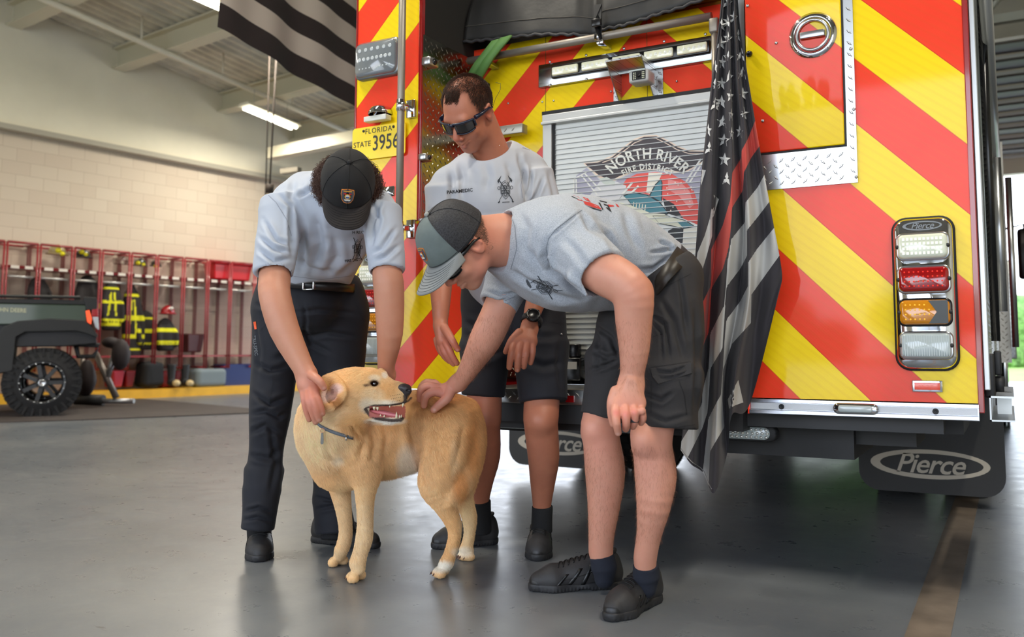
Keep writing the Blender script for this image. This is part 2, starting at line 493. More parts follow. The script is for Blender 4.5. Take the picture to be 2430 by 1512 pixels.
# ================================================================ camera, light, room
cam=bpy.data.cameras.new('camera'); co=bpy.data.objects.new('camera',cam); COL.objects.link(co); SC.camera=co
co.location=(0,0,H); co.rotation_euler=(math.pi/2+PITCH,0,YAW)
cam.sensor_width=36; cam.lens=F/2430*36; cam.shift_x=(1215-PX)/2430; cam.shift_y=(PY-756)/2430; cam.clip_end=500
cam.dof.use_dof=True; cam.dof.focus_distance=3.05; cam.dof.aperture_fstop=2.8
SC.view_settings.view_transform='Standard'; SC.view_settings.look='None'; SC.view_settings.gamma=1; SC.view_settings.exposure=0.16
try: SC.view_settings.use_curve_mapping=False
except Exception: pass
SC.cycles.use_denoising=True
try: SC.cycles.denoiser='OPENIMAGEDENOISE'
except Exception: pass
SC.cycles.use_adaptive_sampling=True; SC.cycles.adaptive_threshold=.035; SC.cycles.max_bounces=8; SC.cycles.diffuse_bounces=4; SC.cycles.glossy_bounces=4; SC.cycles.transparent_max_bounces=8; SC.cycles.caustics_reflective=False; SC.cycles.caustics_refractive=False
SC.cycles.sample_clamp_indirect=6
W=bpy.data.worlds.new('sky'); SC.world=W; W.use_nodes=True
wn=W.node_tree.nodes; wl=W.node_tree.links; bg=wn['Background']
tc=wn.new('ShaderNodeTexCoord'); sx=wn.new('ShaderNodeSeparateXYZ'); wl.new(tc.outputs['Generated'],sx.inputs[0])
rp=wn.new('ShaderNodeValToRGB'); e=rp.color_ramp.elements
e[0].position=0.0; e[0].color=(.95,.97,1,1); e[1].position=.55; e[1].color=(.50,.68,1,1)
wl.new(sx.outputs[2],rp.inputs[0]); wl.new(rp.outputs[0],bg.inputs[0]); bg.inputs[1].default_value=5.2
sun=bpy.data.lights.new('sun','SUN'); sun.energy=6; sun.angle=.02; sun.color=(1,.95,.85)
so=bpy.data.objects.new('sun',sun); COL.objects.link(so); so.rotation_euler=(math.radians(20),math.radians(12),0)
def portal(x0,x1,y,z1,face):
    l=bpy.data.lights.new('daylight_portal','AREA'); l.shape='RECTANGLE'; l.size=x1-x0; l.size_y=z1
    l.cycles.is_portal=True
    o=bpy.data.objects.new('daylight_portal',l); COL.objects.link(o); o.location=((x0+x1)/2,y,z1/2)
    o.rotation_euler=(math.pi/2 if face>0 else -math.pi/2,0,0) if False else Vector((0,face,0)).to_track_quat('-Z','Z').to_euler()
# wall frame
wd=np.array([.124,.992,0]); wd=wd/np.linalg.norm(wd); wn_=np.array([wd[1],-wd[0],0])
W0=PZ(500,938)
def WP(s,z,off=0): return W0+wd*s+wn_*(off-.6)+np.array([0,0,z])
def roofz(s): return 5.12-.14*s
def PROOF(px,py,dz=0):
    r,f=ray(px,py)
    # plane z = 5.12-.14*s+dz , s=(P-W0).wd
    a=r[2]+.14*(r@wd); b=5.12+dz-.14*((O-W0)@wd)-O[2]
    return O+r*(b/a)
# floor
t=NT('floor_epoxy'); t.set(Roughness=.3)
n1=t.noise(.9,5); n2=t.noise(7,6,rough=.7); n3=t.noise(30,4,rough=.7)
c=t.ramp(n1,[(.3,srgb(98,104,111)),(.7,srgb(126,129,131))])
sp1=t.ramp(t.noise(2.2,7,vec=t.scaled((1.2,5,1),rot=(0,0,.45)),rough=.75),[(.655,(0,0,0,1)),(.70,(1,1,1,1))])
c=t.mix(t.math('MULTIPLY',sp1,.55),c,srgb(62,52,44))
sp2=t.ramp(n2,[(.60,(0,0,0,1)),(.72,(1,1,1,1))]); c=t.mix(t.math('MULTIPLY',sp2,.25),c,srgb(150,145,135))
t.link(c,t.p.inputs['Base Color'])
t.link(t.math('ADD',t.math('MULTIPLY',n2,.30),.16),t.p.inputs['Roughness'])
t.bump(t.math('ADD',t.math('MULTIPLY',n3,.4),t.noise(2.0,3)),.12,.004); t.p.inputs['Specular IOR Level'].default_value=.38
FLOORM=t.m
m=MB(); m.box(-16,8,-5.6,16,-.2,0); structure(m.build('floor',FLOORM))
xl=(PZ(2258,1207)[0]+PZ(2146,1509)[0])/2; xr=(PZ(2319,1207)[0]+PZ(2256,1509)[0])/2
m=MB(); m.box(xl,xr,-1,13,0,.0015); structure(m.build('floor_stripe',mat('stripe_paint',(118,106,94),.45,bump=(20,.2),var=.25,vscale=9)))
pts=[PZ(*q,0.0) for q in [(-260,1012),(200,998),(400,990),(612,981),(606,972),(500,962),(335,948),(-260,948)]]
m=MB(); m.prism(pts,(0,0,.012)); tag(m.build('rubber_floor_mat',mat('rubber_mat',(66,58,54),.75,bump=(30,.4),var=.2,vscale=3)),'dark worn rubber mat lying on the floor under the green utility vehicle','mat')
# left wall: block wall, upper plaster, ledge, curb
t=NT('block_wall'); t.set(Roughness=.75)
br=t.node('ShaderNodeTexBrick'); br.inputs['Scale'].default_value=1; br.offset=.5
br.inputs['Color1'].default_value=srgb(212,198,180); br.inputs['Color2'].default_value=srgb(206,190,172); br.inputs['Mortar'].default_value=srgb(190,174,155)
br.inputs['Mortar Size'].default_value=.0045; br.inputs['Brick Width'].default_value=.4; br.inputs['Row Height'].default_value=.2
mp=t.node('ShaderNodeMapping'); uvn=t.node('ShaderNodeUVMap'); t.link(uvn.outputs[0],br.inputs['Vector'])
t.link(br.outputs['Color'],t.p.inputs['Base Color']); t.bump(t.math('SUBTRACT',1,br.outputs['Fac']),.5,.004)
def uvwall(name,s0,s1,z0,z1a,z1b,off,thick,mt):
    m=MB(); A=[WP(s0,z0,off),WP(s1,z0,off),WP(s1,z1b,off),WP(s0,z1a,off)]; B=[p-wn_*thick for p in A]
    b=m.add(A+B,[(0,1,2,3),(7,6,5,4),(0,4,5,1),(1,5,6,2),(2,6,7,3),(3,7,4,0)])
    U=[(s0,z0),(s1,z0),(s1,z1b),(s0,z1a)]
    for i in range(4): m.uv[b+i]=U[i]; m.uv[b+4+i]=U[i]
    return structure(m.build(name,mt))
S0,S1=-16.2,4.6
uvwall('wall_left',S0,S1,0,4.55,3.97,0,.3,t.m)
plaster=mat('plaster',(236,229,208),.85,bump=(60,.15),var=.05,vscale=1.2)
uvwall('wall_left_upper',S0,S1,4.09,roofz(S0)+.45,roofz(S1)+.45,.14,.44,plaster)
m=MB(); m.prism([WP(S0,4.02,0),WP(S0,4.02,.2),WP(S0,4.10,.2),WP(S0,4.10,0)],wd*(S1-S0)); structure(m.build('trim_1',mat('ledge_paint',(176,170,155),.7)))
m=MB(); m.prism([WP(S0,0,0),WP(S0,0,.6),WP(S0,.14,.6),WP(S0,.14,0)],wd*(S1-S0)); structure(m.build('trim_2',mat('curb_yellow',(236,178,38),.5,var=.1,vscale=4)))
# rear walls
backp=mat('rear_wall_paint',(214,206,186),.85,var=.04,vscale=1)
m=MB(); m.box(-13.6,-11.5,14.9,15.1,0,6.5); m.box(-11.5,-5.2,14.9,15.1,3.05,6.5); m.box(-5.2,-4.4,14.9,15.1,0,6.5); structure(m.build('wall_rear',backp))
m=MB(); m.box(-4.4,8,15.9,16.1,3.65,6.6); m.box(-4.5,-4.15,15.1,16.1,0,6.6); structure(m.build('wall_rear_header',backp))
m=MB(); m.box(1.5,8,15.9,16.1,0,3.65); structure(m.build('wall_rear_right',backp))
m=MB(); m.box(6,6.2,-5.6,16,0,7.2); structure(m.build('wall_right',backp))
# front wall behind the camera with three door openings
m=MB()
for x0,x1 in ((-16,-12.2),(-6.6,-4.6),(1.9,2.9),(5.8,6.2)): m.box(x0,x1,-5.7,-5.5,0,4.2)
m.box(-16,6.2,-5.7,-5.5,4.2,7.6); structure(m.build('wall_front',backp))
portal(-12.2,-6.6,-5.45,4.2,1); portal(-4.6,1.9,-5.45,4.2,1); portal(2.9,5.8,-5.45,4.2,1); portal(-4.1,1.5,15.85,3.65,-1); portal(-11.5,-5.2,14.85,3.05,-1)
# roof deck, corrugated, with joists
deck=mat('roof_deck',(212,208,190),.6,.2,bump=(3,.2),var=.18,vscale=2.5)
m=MB(); G=[];pitch=.05;n=int(8.8/pitch)
rowA=[];rowB=[]
prof=[0,0,.045,.045]
for i in range(n):
    off=-.2+i*pitch; dz=prof[i%4]
    rowA.append(WP(S0,roofz(S0)+.36+dz,off)); rowB.append(WP(S1,roofz(S1)+.36+dz,off))
m.grid([rowA,rowB],smooth=False); structure(m.build('ceiling',deck))
joist=mat('joist_paint',(208,202,178),.6)
for i,s in enumerate([3.55,1.95,.35,-1.6,-3.2,-4.85,-6.5,-8.15,-9.8,-11.5,-13.2,-14.9]):
    m=MB(); z=roofz(s)
    for (w,z0,z1) in ((.11,0,.03),(.012,.03,.33),(.11,.33,.36)):
        m.obox((WP(s,z+(z0+z1)/2,4.2)),wd*w,wn_*4.3,(0,0,(z1-z0)/2))
    structure(m.build('ceiling_beam',joist))
for s in (-16.0,4.4):
    pass
# higher ceiling over the fire truck bay
dk=mat('dark_deck',(120,114,104),.8,var=.2,vscale=2)
m=MB(); m.box(-6.4,6.2,-5.6,16.1,6.6,6.75); structure(m.build('ceiling_truck_bay',dk))
m=MB(); m.box(-6.4,-6.3,-5.6,15,6.2,6.75); structure(m.build('ceiling_fascia',plaster))
# white steel roof truss and raised sectional door seen beyond the right edge of the truck
tm=mat('truss_paint',(205,205,190),.6)
def truss(Y,name='roof_truss',label=''):
    m=MB(); zb,zt=5.35,6.5
    m.box(-2,6,Y-.06,Y+.06,zb,zb+.12); m.box(-2,6,Y-.06,Y+.06,zt-.12,zt)
    x=-2.0;k=0
    while x<6:
        a=(x,Y,zb+.06) if k%2==0 else (x,Y,zt-.06); b=(x+.9,Y,zt-.06) if k%2==0 else (x+.9,Y,zb+.06)
        m.tube([a,b],.04,6); x+=.9;k+=1
    o=m.build(name,tm); tag(o,label,'truss'); return o
truss(9.2,label='nearer white steel roof truss beyond the right side of the fire truck')
truss(13.4,label='farther white steel roof truss near the rear door of the fire truck bay')
rd=thing('raised_garage_door','dark sectional garage door raised flat under the roof at the rear opening','door',(-1.3,13,3.9))
m=MB()
for k in range(9):
    y=15.5-k*.52; z=3.95+.05*k
    m.obox((-1.3,y,z),(2.8,0,0),(0,.25,.02),(0,0,.02))
m.build('door_panel',mat('raised_door',(84,80,74),.7),rd)
m=MB()
for k in range(10):
    y=15.76-k*.52; z=3.93+.05*k; m.obox((-1.3,y,z-.02),(2.8,0,0),(0,.012,.0),(0,0,.02))
m.build('panel_rib',mat('rib_white',(212,212,206),.5),rd)
m=MB(); m.tube([(1.4,15.8,3.9),(1.45,11,4.45)],.03,8); m.tube([(-4.0,15.8,3.9),(-4.0,11,4.45)],.03,8); m.build('door_track',mat('galv',(170,170,165),.4,.7),rd)
# outside
m=MB(); m.box(-60,60,-40,-5.6,-.25,-.02); m.box(-60,60,16,24,-.25,-.02); structure(m.build('ground_concrete',mat('apron',(196,192,182),.8,var=.08,vscale=.5)))
m=MB(); m.box(-80,80,24,90,-.25,-.02); m.box(-80,80,-90,-40,-.25,-.02); structure(m.build('lawn',mat('lawn_grass',(112,140,62),.95,var=.3,vscale=1)))
def hedge(cx,cy,n,w,h,label):
    s=SDF()
    for i in range(n):
        s.ell((cx+RNG.uniform(-w,w),cy+RNG.uniform(-1,1),RNG.uniform(.3,h)),(1.6,1.4,1.3),.5)
    s.disp=lambda P:.18*vnoise(P,1.6,3)
    p,q=s.mesh(.18,16,.3); p[:,2]=np.maximum(p[:,2],-.02)
    tag(mesh_object('hedge',p,q,mat('hedge_leaf',(88,122,58),.9,bump=(4,1,.2),var=.5,vscale=2.5)),label,'hedge')
hedge(-1,44,16,9,2.4,'green hedge far outside behind the rear opening')
hedge(0,-46,24,16,3.2,'green hedge across the yard behind the camera')
# interior ceiling lamps; all but the first are unseen and added for brightness
def lampfix(p0,p1,label,power):
    t_=thing('fluorescent_light_fixture',label,'light fixture',tuple((p0+p1)/2))
    d=nrm(p1-p0); L=np.linalg.norm(p1-p0); c_=(p0+p1)/2; side=np.cross(d,(0,0,1))
    m=MB(); m.prism([p0+side*.11+np.array([0,0,.05]),p0+side*.16-np.array([0,0,.0]),p0-side*.16,p0-side*.11+np.array([0,0,.05])],d*L); m.build('housing',mat('fixture_white',(225,222,205),.5),t_)
    for k in (-.07,.07):
        m=MB(); m.tube([p0+side*k+d*.05-np.array([0,0,.03]),p1+side*k-d*.05-np.array([0,0,.03])],.019,10); m.build('tube_lamp',mat('tube_emit',(255,252,225),.5,emit=(255,250,225),estr=9),t_)
    m=MB()
    for q in (p0+d*.2,p1-d*.2): m.tube([q+np.array([0,0,.05]),q+np.array([0,0,.34])],.004,6)
    m.build('hanger_chain',mat('galv',(170,170,165)),t_)
    l=bpy.data.lights.new('lamp_glow','AREA'); l.shape='RECTANGLE'; l.size=L; l.size_y=.2; l.energy=power; l.color=(1,.93,.8)
    o=bpy.data.objects.new('lamp_glow',l); COL.objects.link(o); o.location=c_-np.array([0,0,.08]); o.rotation_euler=(0,0,math.atan2(d[1],d[0]))
a=PROOF(578,250,-.42); b=PROOF(703,303,-.42)
lampfix(a,b,'fluorescent strip light hanging under the joists above the block wall',110)
for k,s in enumerate((-3.4,-9.5)):  # out-of-view strip lights added to brighten the left bay
    lampfix(WP(s,roofz(s)-.4,4.4 if k==0 else 3.5),WP(s+2.0,roofz(s)-.55,4.4 if k==0 else 3.5),['fluorescent strip light hanging over the green utility vehicle bay','fluorescent strip light hanging near the front doors'][k],150)
for k,(x,y) in enumerate(((-3.6,0.5),(1.5,0.5))):  # out-of-view strip lights added to brighten the truck bay
    lampfix(np.array([x,y,5.95]),np.array([x,y+2.4,5.95]),['fluorescent strip light above the left side of the fire truck bay','fluorescent strip light above the right side of the fire truck bay'][k],170)
# sprinkler pipe under the joists with its branch, and two hanging cables
g=PROOF(107,0,-.05); h_=PROOF(837,318,-.05); d=nrm(h_-g)
pm=mat('pipe_white',(224,218,198),.5)
t_=thing('sprinkler_pipe','long white pipe running under the roof joists','pipe',tuple(g))
m=MB(); m.tube([g-d*3,h_+d*.6],.045,12); m.build('pipe',pm,t_)
m=MB()
for q in np.linspace(0,1,5): 
    c_=g+(h_-g)*q; m.tube([c_,c_+np.array([0,0,.4])],.015,6)
m.build('pipe_hanger',pm,t_)
a=PD(641,366,15.6); b=PD(846,325,14.6)
m=MB(); m.obox((a+b)/2,(b-a)/2,(0,.1,0),(0,0,.1)); tag(m.build('steel_tie_beam',joist),'horizontal cream steel beam crossing in front of the rear wall','beam')
cb=mat('cable_black',(58,46,38),.7)
m=MB(); m.tube([PD(640,110,11.5),PD(630,468,11.5)],.009,8); tag(m.build('hanging_cable',cb),'left thin dark cable hanging from the roof beside the black and white striped flag','cable')
m=MB(); m.tube([PD(657,110,11.3),PD(640,446,11.3)],.012,8); m.tube([PD(640,438,11.3),PD(639,458,11.3)],.055,10); tag(m.build('hanging_cable',cb),'right dark cable hanging from the roof ending in a black pull weight','cable')
m=MB(); p=PD(690,405,14.6); m.obox(p,(.2,0,0),(0,.05,0),(0,0,.04)); tag(m.build('wall_bracket',mat('wall_box',(110,104,92),.6)),'small grey fitting on the rear wall above the left man','bracket')
# ================================================================ fire truck
YF=3.03; YR=3.45; XC=-1.35
TR=thing('fire_truck','red and yellow chevron striped fire truck seen from behind','fire truck',(XC,YF,0))
def T(px,py,Y=YF): return PYY(px,py,Y)
def X_(px,py,Y=YF): return PYY(px,py,Y)[0]
def Z_(px,py,Y=YF): return PYY(px,py,Y)[2]
# materials
def chevron():
    t=NT('chevron_sheeting'); x=t.node('ShaderNodeSeparateXYZ'); t.link(t.coord('Object'),x.inputs[0])
    s=t.math('ADD',t.math('SUBTRACT',t.math('ABSOLUTE',x.outputs[0]),1.35+.207),x.outputs[2])
    q=t.math('DIVIDE',s,.456); fr=t.math('FRACT',t.math('ADD',q,20))
    isy=t.math('GREATER_THAN',fr,.5)
    # fine prismatic hatch of the reflective sheet
    hx=t.math('SINE',t.math('MULTIPLY',x.outputs[0],620)); hz=t.math('SINE',t.math('MULTIPLY',x.outputs[2],620))
    hatch=t.math('MULTIPLY',hx,hz)
    wide=t.math('SINE',t.math('MULTIPLY',t.math('ADD',x.outputs[0],t.math('MULTIPLY',x.outputs[2],1.3)),150))
    n=t.noise(5,3)
    red=t.mix(n,srgb(240,52,24),srgb(250,70,36)); yel=t.mix(n,srgb(255,212,0),srgb(255,224,0))
    c=t.mix(isy,red,yel)
    c=t.mix(t.math('MULTIPLY',t.math('MAXIMUM',wide,0),.07),c,(.55,.12,.0,1))
    # thin edge line of each applied strip
    e1=t.math('LESS_THAN',t.math('ABSOLUTE',t.math('SUBTRACT',fr,.5)),.006); e2=t.math('LESS_THAN',fr,.010)
    c=t.mix(t.math('MULTIPLY',t.math('MAXIMUM',e1,e2),.55),c,srgb(205,60,20))
    t.link(c,t.p.inputs['Base Color']); t.set(Roughness=.5,Coat_Weight=.42,Coat_Roughness=.06); t.p.inputs['Specular IOR Level'].default_value=.2
    t.bump(t.math('ADD',t.math('MULTIPLY',hatch,.5),wide),.06,.001)
    return t.m
CHEV=chevron()
def diamond(name,a,b,col=(176,178,178),p=.0285,rough=.32):
    """tread plate: lozenges alternately turned, in the object's axes a,b"""
    t=NT(name); x=t.node('ShaderNodeSeparateXYZ'); t.link(t.coord('Object'),x.inputs[0])
    u=t.math('DIVIDE',x.outputs[a],p); v=t.math('DIVIDE',x.outputs[b],p)
    A=t.math('ADD',u,v); B=t.math('SUBTRACT',u,v)
    A=t.math('MULTIPLY',A,.7071); B=t.math('MULTIPLY',B,.7071)
    fa=t.math('FLOOR',A); fb=t.math('FLOOR',B)
    par=t.math('MODULO',t.math('ADD',t.math('ADD',fa,fb),200),2)
    la=t.math('SUBTRACT',t.math('SUBTRACT',A,fa),.5); lb=t.math('SUBTRACT',t.math('SUBTRACT',B,fb),.5)
    def el(l1,l2): return t.math('ADD',t.math('ABSOLUTE',t.math('DIVIDE',l1,.46)),t.math('ABSOLUTE',t.math('DIVIDE',l2,.15)))
    e1=el(la,lb); e2=el(lb,la)
    d=t.math('ADD',t.math('MULTIPLY',e1,par),t.math('MULTIPLY',e2,t.math('SUBTRACT',1,par)))
    h=t.math('SUBTRACT',1,t.math('MINIMUM',d,1)); h=t.math('MINIMUM',t.math('MULTIPLY',h,2.2),1)
    ring=t.math('LESS_THAN',t.math('ABSOLUTE',t.math('SUBTRACT',d,1.0)),.22); c0=t.mix(h,srgb(*col),srgb(*[min(255,c+30) for c in col]))  # ring paints the shadow edge around each raised lozenge into the colour
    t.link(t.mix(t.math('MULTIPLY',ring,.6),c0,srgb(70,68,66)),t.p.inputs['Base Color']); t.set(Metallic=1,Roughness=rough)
    t.bump(h,1.0,.006); return t.m
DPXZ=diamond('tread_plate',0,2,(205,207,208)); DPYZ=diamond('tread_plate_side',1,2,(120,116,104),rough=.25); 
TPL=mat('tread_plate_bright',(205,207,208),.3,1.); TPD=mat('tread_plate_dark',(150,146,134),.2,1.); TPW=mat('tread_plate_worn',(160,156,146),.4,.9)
RED=mat('truck_red',(150,12,16),.25,coat=1.); CHROME=mat('chrome',(215,218,222),.08,1.); STEEL=mat('brushed_steel',(188,190,192),.28,1.); ALU=mat('aluminium',(190,192,192),.38,.9)
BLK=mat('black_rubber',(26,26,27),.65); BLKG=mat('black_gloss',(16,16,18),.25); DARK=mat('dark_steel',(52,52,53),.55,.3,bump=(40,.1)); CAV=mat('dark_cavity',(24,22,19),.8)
PIPE=mat('knurled_rail',(150,142,132),.45,.6,bump=(300,.3,.001)); WHITEP=mat('white_print',(235,235,225),.5)
TOP=3.0
xr=-.083; xl=-2.617; xin=-2.25; xri=-.81; zb=.60
# shell
m=MB()
m.box(xri,xr+.004,YF+.012,11.2,.62,TOP); m.box(xl-.004,xin,YF+.012,11.2,.62,TOP)
m.box(xin,-1.96,YF+.012,YR+.6,.62,1.345); m.box(xin,xri,YR+.6,11.2,.66,2.2); m.box(xin,xri,YR+2.5,11.2,2.2,TOP)
m.box(xin,xri,YR+.02,YR+.62,.66,2.2)
m.build('body',RED,TR,bevel=.004)
zd0=Z_(1810,365); xd0=-.80; xd1=X_(2009,300)      # side door of the right locker
xs0=X_(1998,0); xs1=X_(2023,0); zs=Z_(2040,433)
m=MB(); m.box(xri,xr,YF,YF+.014,zb+.02,TOP); m.build('rear_panel',CHEV,TR)
m=MB(); m.box(xl,xin-.01,YF,YF+.014,zb+.02,TOP); m.box(xin-.01,-1.96,YF,YF+.014,zb+.02,1.345); m.build('rear_panel',CHEV,TR)
for q_ in ((xr-.012,xr+.006,YF-.004,YF+.03,zb-.01,TOP),(xin-.012,xin+.004,YF-.006,YF+.02,1.345,TOP),(xl-.006,xl+.004,YF-.004,YF+.03,zb,TOP)):
    m=MB(); m.box(*q_); m.build('corner_trim',RED,TR,bevel=.003)
# tread plate trim beside and below the door
m=MB(); m.box(xs0,xs1,YF-.006,YF-.001,zs,TOP); m.box(xri+.005,xs0,YF-.006,YF-.001,zs,zd0-.004); lozenges(m,(xs0,YF-.006,zs),(1,0,0),(0,0,1),xs1-xs0,TOP-zs); lozenges(m,(xri+.005,YF-.006,zs),(1,0,0),(0,0,1),xs0-xri-.005,zd0-.004-zs); m.build('tread_plate_trim',TPL,TR)
dr_=MB(); dr_.bbox(xd0,xd1-.006,YF-.016,YF-.004,zd0,TOP,.004); door=dr_.build('door',CHEV,TR)
m=MB(); e=.006
m.box(xd0,xd1,YF-.01,YF-.003,zd0-e,zd0); m.box(xd1-.006,xd1,YF-.012,YF-.003,zd0-e,TOP); m.build('gasket',BLK,door)
c=T(1929,84,YF-.016); R=(X_(1986,84)-X_(1873,84))/2
m=MB(); m.lathe(c,(0,-1,0),[(R,0),(R,.004),(R*.86,.006),(R*.80,.009),(R*.76,.004),(R*.70,-.012),(R*.60,-.018),(R*.3,-.02),(.0001,-.02)],48); 
for a in (45,135,225,315): m.lathe(c+np.array([math.cos(math.radians(a))*R*.9,-.005,math.sin(math.radians(a))*R*.9]),(0,-1,0),[(.005,0),(.004,.003),(.0001,.004)],10)
lt=m.build('latch_bowl',CHROME,door)
m=MB(); m.lathe(c,(0,-1,0),[(R*.72,.006),(R*.72,.012),(R*.66,.014),(R*.60,.012),(R*.58,.004)],40); m.bbox(c[0]-R*.52,c[0]+R*.52,c[1]-.018,c[1]-.004,c[2]-.012,c[2]+.012,.003); m.build('latch_ring',STEEL,door)
# side hinge strip left of the door + ball knob
m=MB(); m.box(xri-.015,xri+.006,YF-.012,YF+.02,1.75,TOP); m.build('hinge_strip',STEEL,TR)
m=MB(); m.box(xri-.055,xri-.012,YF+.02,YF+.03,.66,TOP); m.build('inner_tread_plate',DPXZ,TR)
m=MB(); p=T(1778,128,YF-.03); m.lathe(p,(0,-1,0),[(.0001,.014),(.008,.011),(.012,0),(.008,-.009),(.005,-.014),(.005,-.026)],16); m.build('ball_knob',BLKG,TR)
def screws(lst,Y,r=.0045,name='screw',par=TR,mt=STEEL):
    for q in lst:
        m=MB(); p=T(q[0],q[1],Y); m.lathe(p,(0,-1,0),[(r*1.3,0),(r*1.2,.002),(r*.8,.0035),(.0001,.004)],12); m.build(name,mt,par)
screws([(1774,14),(1842,102),(1810,287)],YF-.017,par=door); screws([(2019,116),(2026,259),(2032,420)],YF-.007)
# ---- centre recess
zc=Z_(1150,150,YR); ztop=2.235
hx0=X_(1295,275,YR); hz=Z_(1295,275,YR); hx1=-.848
rx0,rx1,rz0,rz1=hx0,hx1,.66,hz
m=MB(); m.box(xin,rx0,YR,YR+.014,1.345,ztop); m.box(rx0,rx1,YR,YR+.014,rz1,ztop); m.box(rx1,xri,YR,YR+.014,.66,ztop); m.box(-1.96,rx0,YR,YR+.014,.66,1.345)
m.build('centre_panel',CHEV,TR)
m=MB()
for q in [(1288,-30),(1531,200)]: pass
m.box(rx0-.0015,rx0+.0005,YR-.0015,YR,rz1,ztop); m.box(XC-.001,XC+.001,YR-.0015,YR,rz1,ztop); m.build('panel_seam',mat('seam',(120,90,20),.6),TR)
screws([(1314,239),(1287,242),(1450,217),(1606,193),(1206,245),(1173,330)],YR-.001,.004)
m=MB(); m.box(rx0-.004,rx1,YR-.03,YR,rz1-.006,rz1+.012); m.build('drip_seal',BLK,TR)
# left inner wall of the recess: tread plate below, dark liner above
def PL(px,py): return PXX(px,py,xin+.004)
tA=PL(1001,80);tB=PL(1113,138)
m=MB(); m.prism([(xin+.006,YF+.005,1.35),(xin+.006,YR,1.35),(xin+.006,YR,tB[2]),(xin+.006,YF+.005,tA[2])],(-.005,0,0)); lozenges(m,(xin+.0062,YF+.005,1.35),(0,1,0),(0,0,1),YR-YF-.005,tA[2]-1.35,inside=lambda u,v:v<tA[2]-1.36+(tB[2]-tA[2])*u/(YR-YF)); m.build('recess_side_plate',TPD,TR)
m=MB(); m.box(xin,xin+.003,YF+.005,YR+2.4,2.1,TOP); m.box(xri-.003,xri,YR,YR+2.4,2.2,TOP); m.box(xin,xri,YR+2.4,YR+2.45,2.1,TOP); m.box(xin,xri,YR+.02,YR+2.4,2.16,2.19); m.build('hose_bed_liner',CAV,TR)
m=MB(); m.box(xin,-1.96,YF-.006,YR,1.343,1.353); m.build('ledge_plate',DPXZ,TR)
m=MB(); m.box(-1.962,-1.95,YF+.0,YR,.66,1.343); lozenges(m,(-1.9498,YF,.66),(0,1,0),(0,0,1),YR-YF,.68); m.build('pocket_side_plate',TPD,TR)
# lamp and fittings on that wall
def lamp_on_wall(px,py,s,name):
    p=PXX(px,py,xin+.02); m=MB(); m.bbox(p[0]-.016,p[0]+.03*s,p[1]-.035*s,p[1]+.035*s,p[2]-.018*s,p[2]+.02*s,.006); m.build(name,STEEL,TR)
    m=MB(); m.lathe((p[0]+.03*s,p[1],p[2]),(1,0,0),[(.014*s,0),(.012*s,.006),(.0001,.008)],16); m.build(name+'_lens',BLKG,TR)
lamp_on_wall(1018,150,1.0,'step_lamp'); lamp_on_wall(1008,375,.8,'step_lamp')
# folding step of tread plate across the corner
a=T(1027,282,YR-.05);b=T(1252,318,YR-.05)
m=MB(); m.bbox(a[0],b[0],YR-.10,YR-.05,b[2]-.004,b[2]+.040,.003); lozenges(m,(a[0],YR-.10,b[2]-.004),(1,0,0),(0,0,1),b[0]-a[0],.044); m.build('folding_step',TPW,TR)
p=T(1148,205,YR-.01); m=MB(); m.bbox(p[0]-.04,p[0]+.03,YR-.02,YR,p[2]-.01,p[2]+.012,.002); m.build('catch_plate',DARK,TR)
# roller shutter
fw=.045
m=MB()
def hb(x0,x1,z0,z1,y0,y1): m.box(x0,x1,y0,y1,z0,z1)
hb(rx0,rx1,rz1-.04,rz1-.006,YR-.035,YR); hb(rx0-.002,rx1+.002,rz1-.052,rz1-.04,YR-.045,YR); hb(rx0,rx0+fw,rz0,rz1-.05,YR-.03,YR); hb(rx1-fw,rx1,rz0,rz1-.05,YR-.03,YR)
shf=m.build('shutter_frame',mat('shutter_frame_grey',(198,198,194),.35,.35),TR,bevel=.002)
yc=YR+.0; 
SH=mat('shutter_slat',(214,216,212),.4,.25)
m=MB(); m.box(rx0+fw,rx1-fw,yc-.012,yc+.0,rz0,rz1-.05); sht=m.build('roller_shutter',SH,TR)
m=MB(); pit=.0232; z=rz1-.075
while z>rz0+.03:
    m.prism([(rx0+fw,yc-.012,z+.0025),(rx0+fw,yc-.0165,z+.001),(rx0+fw,yc-.0165,z-.0015),(rx0+fw,yc-.012,z-.0035)],(rx1-rx0-2*fw,0,0)); z-=pit
m.build('slat_rib',mat('rib_grey',(190,192,190),.35,.4),sht)
m=MB(); m.box(rx0+fw,rx0+fw+.012,yc-.02,yc,rz0,rz1-.05); m.build('brush_seal',BLK,sht)
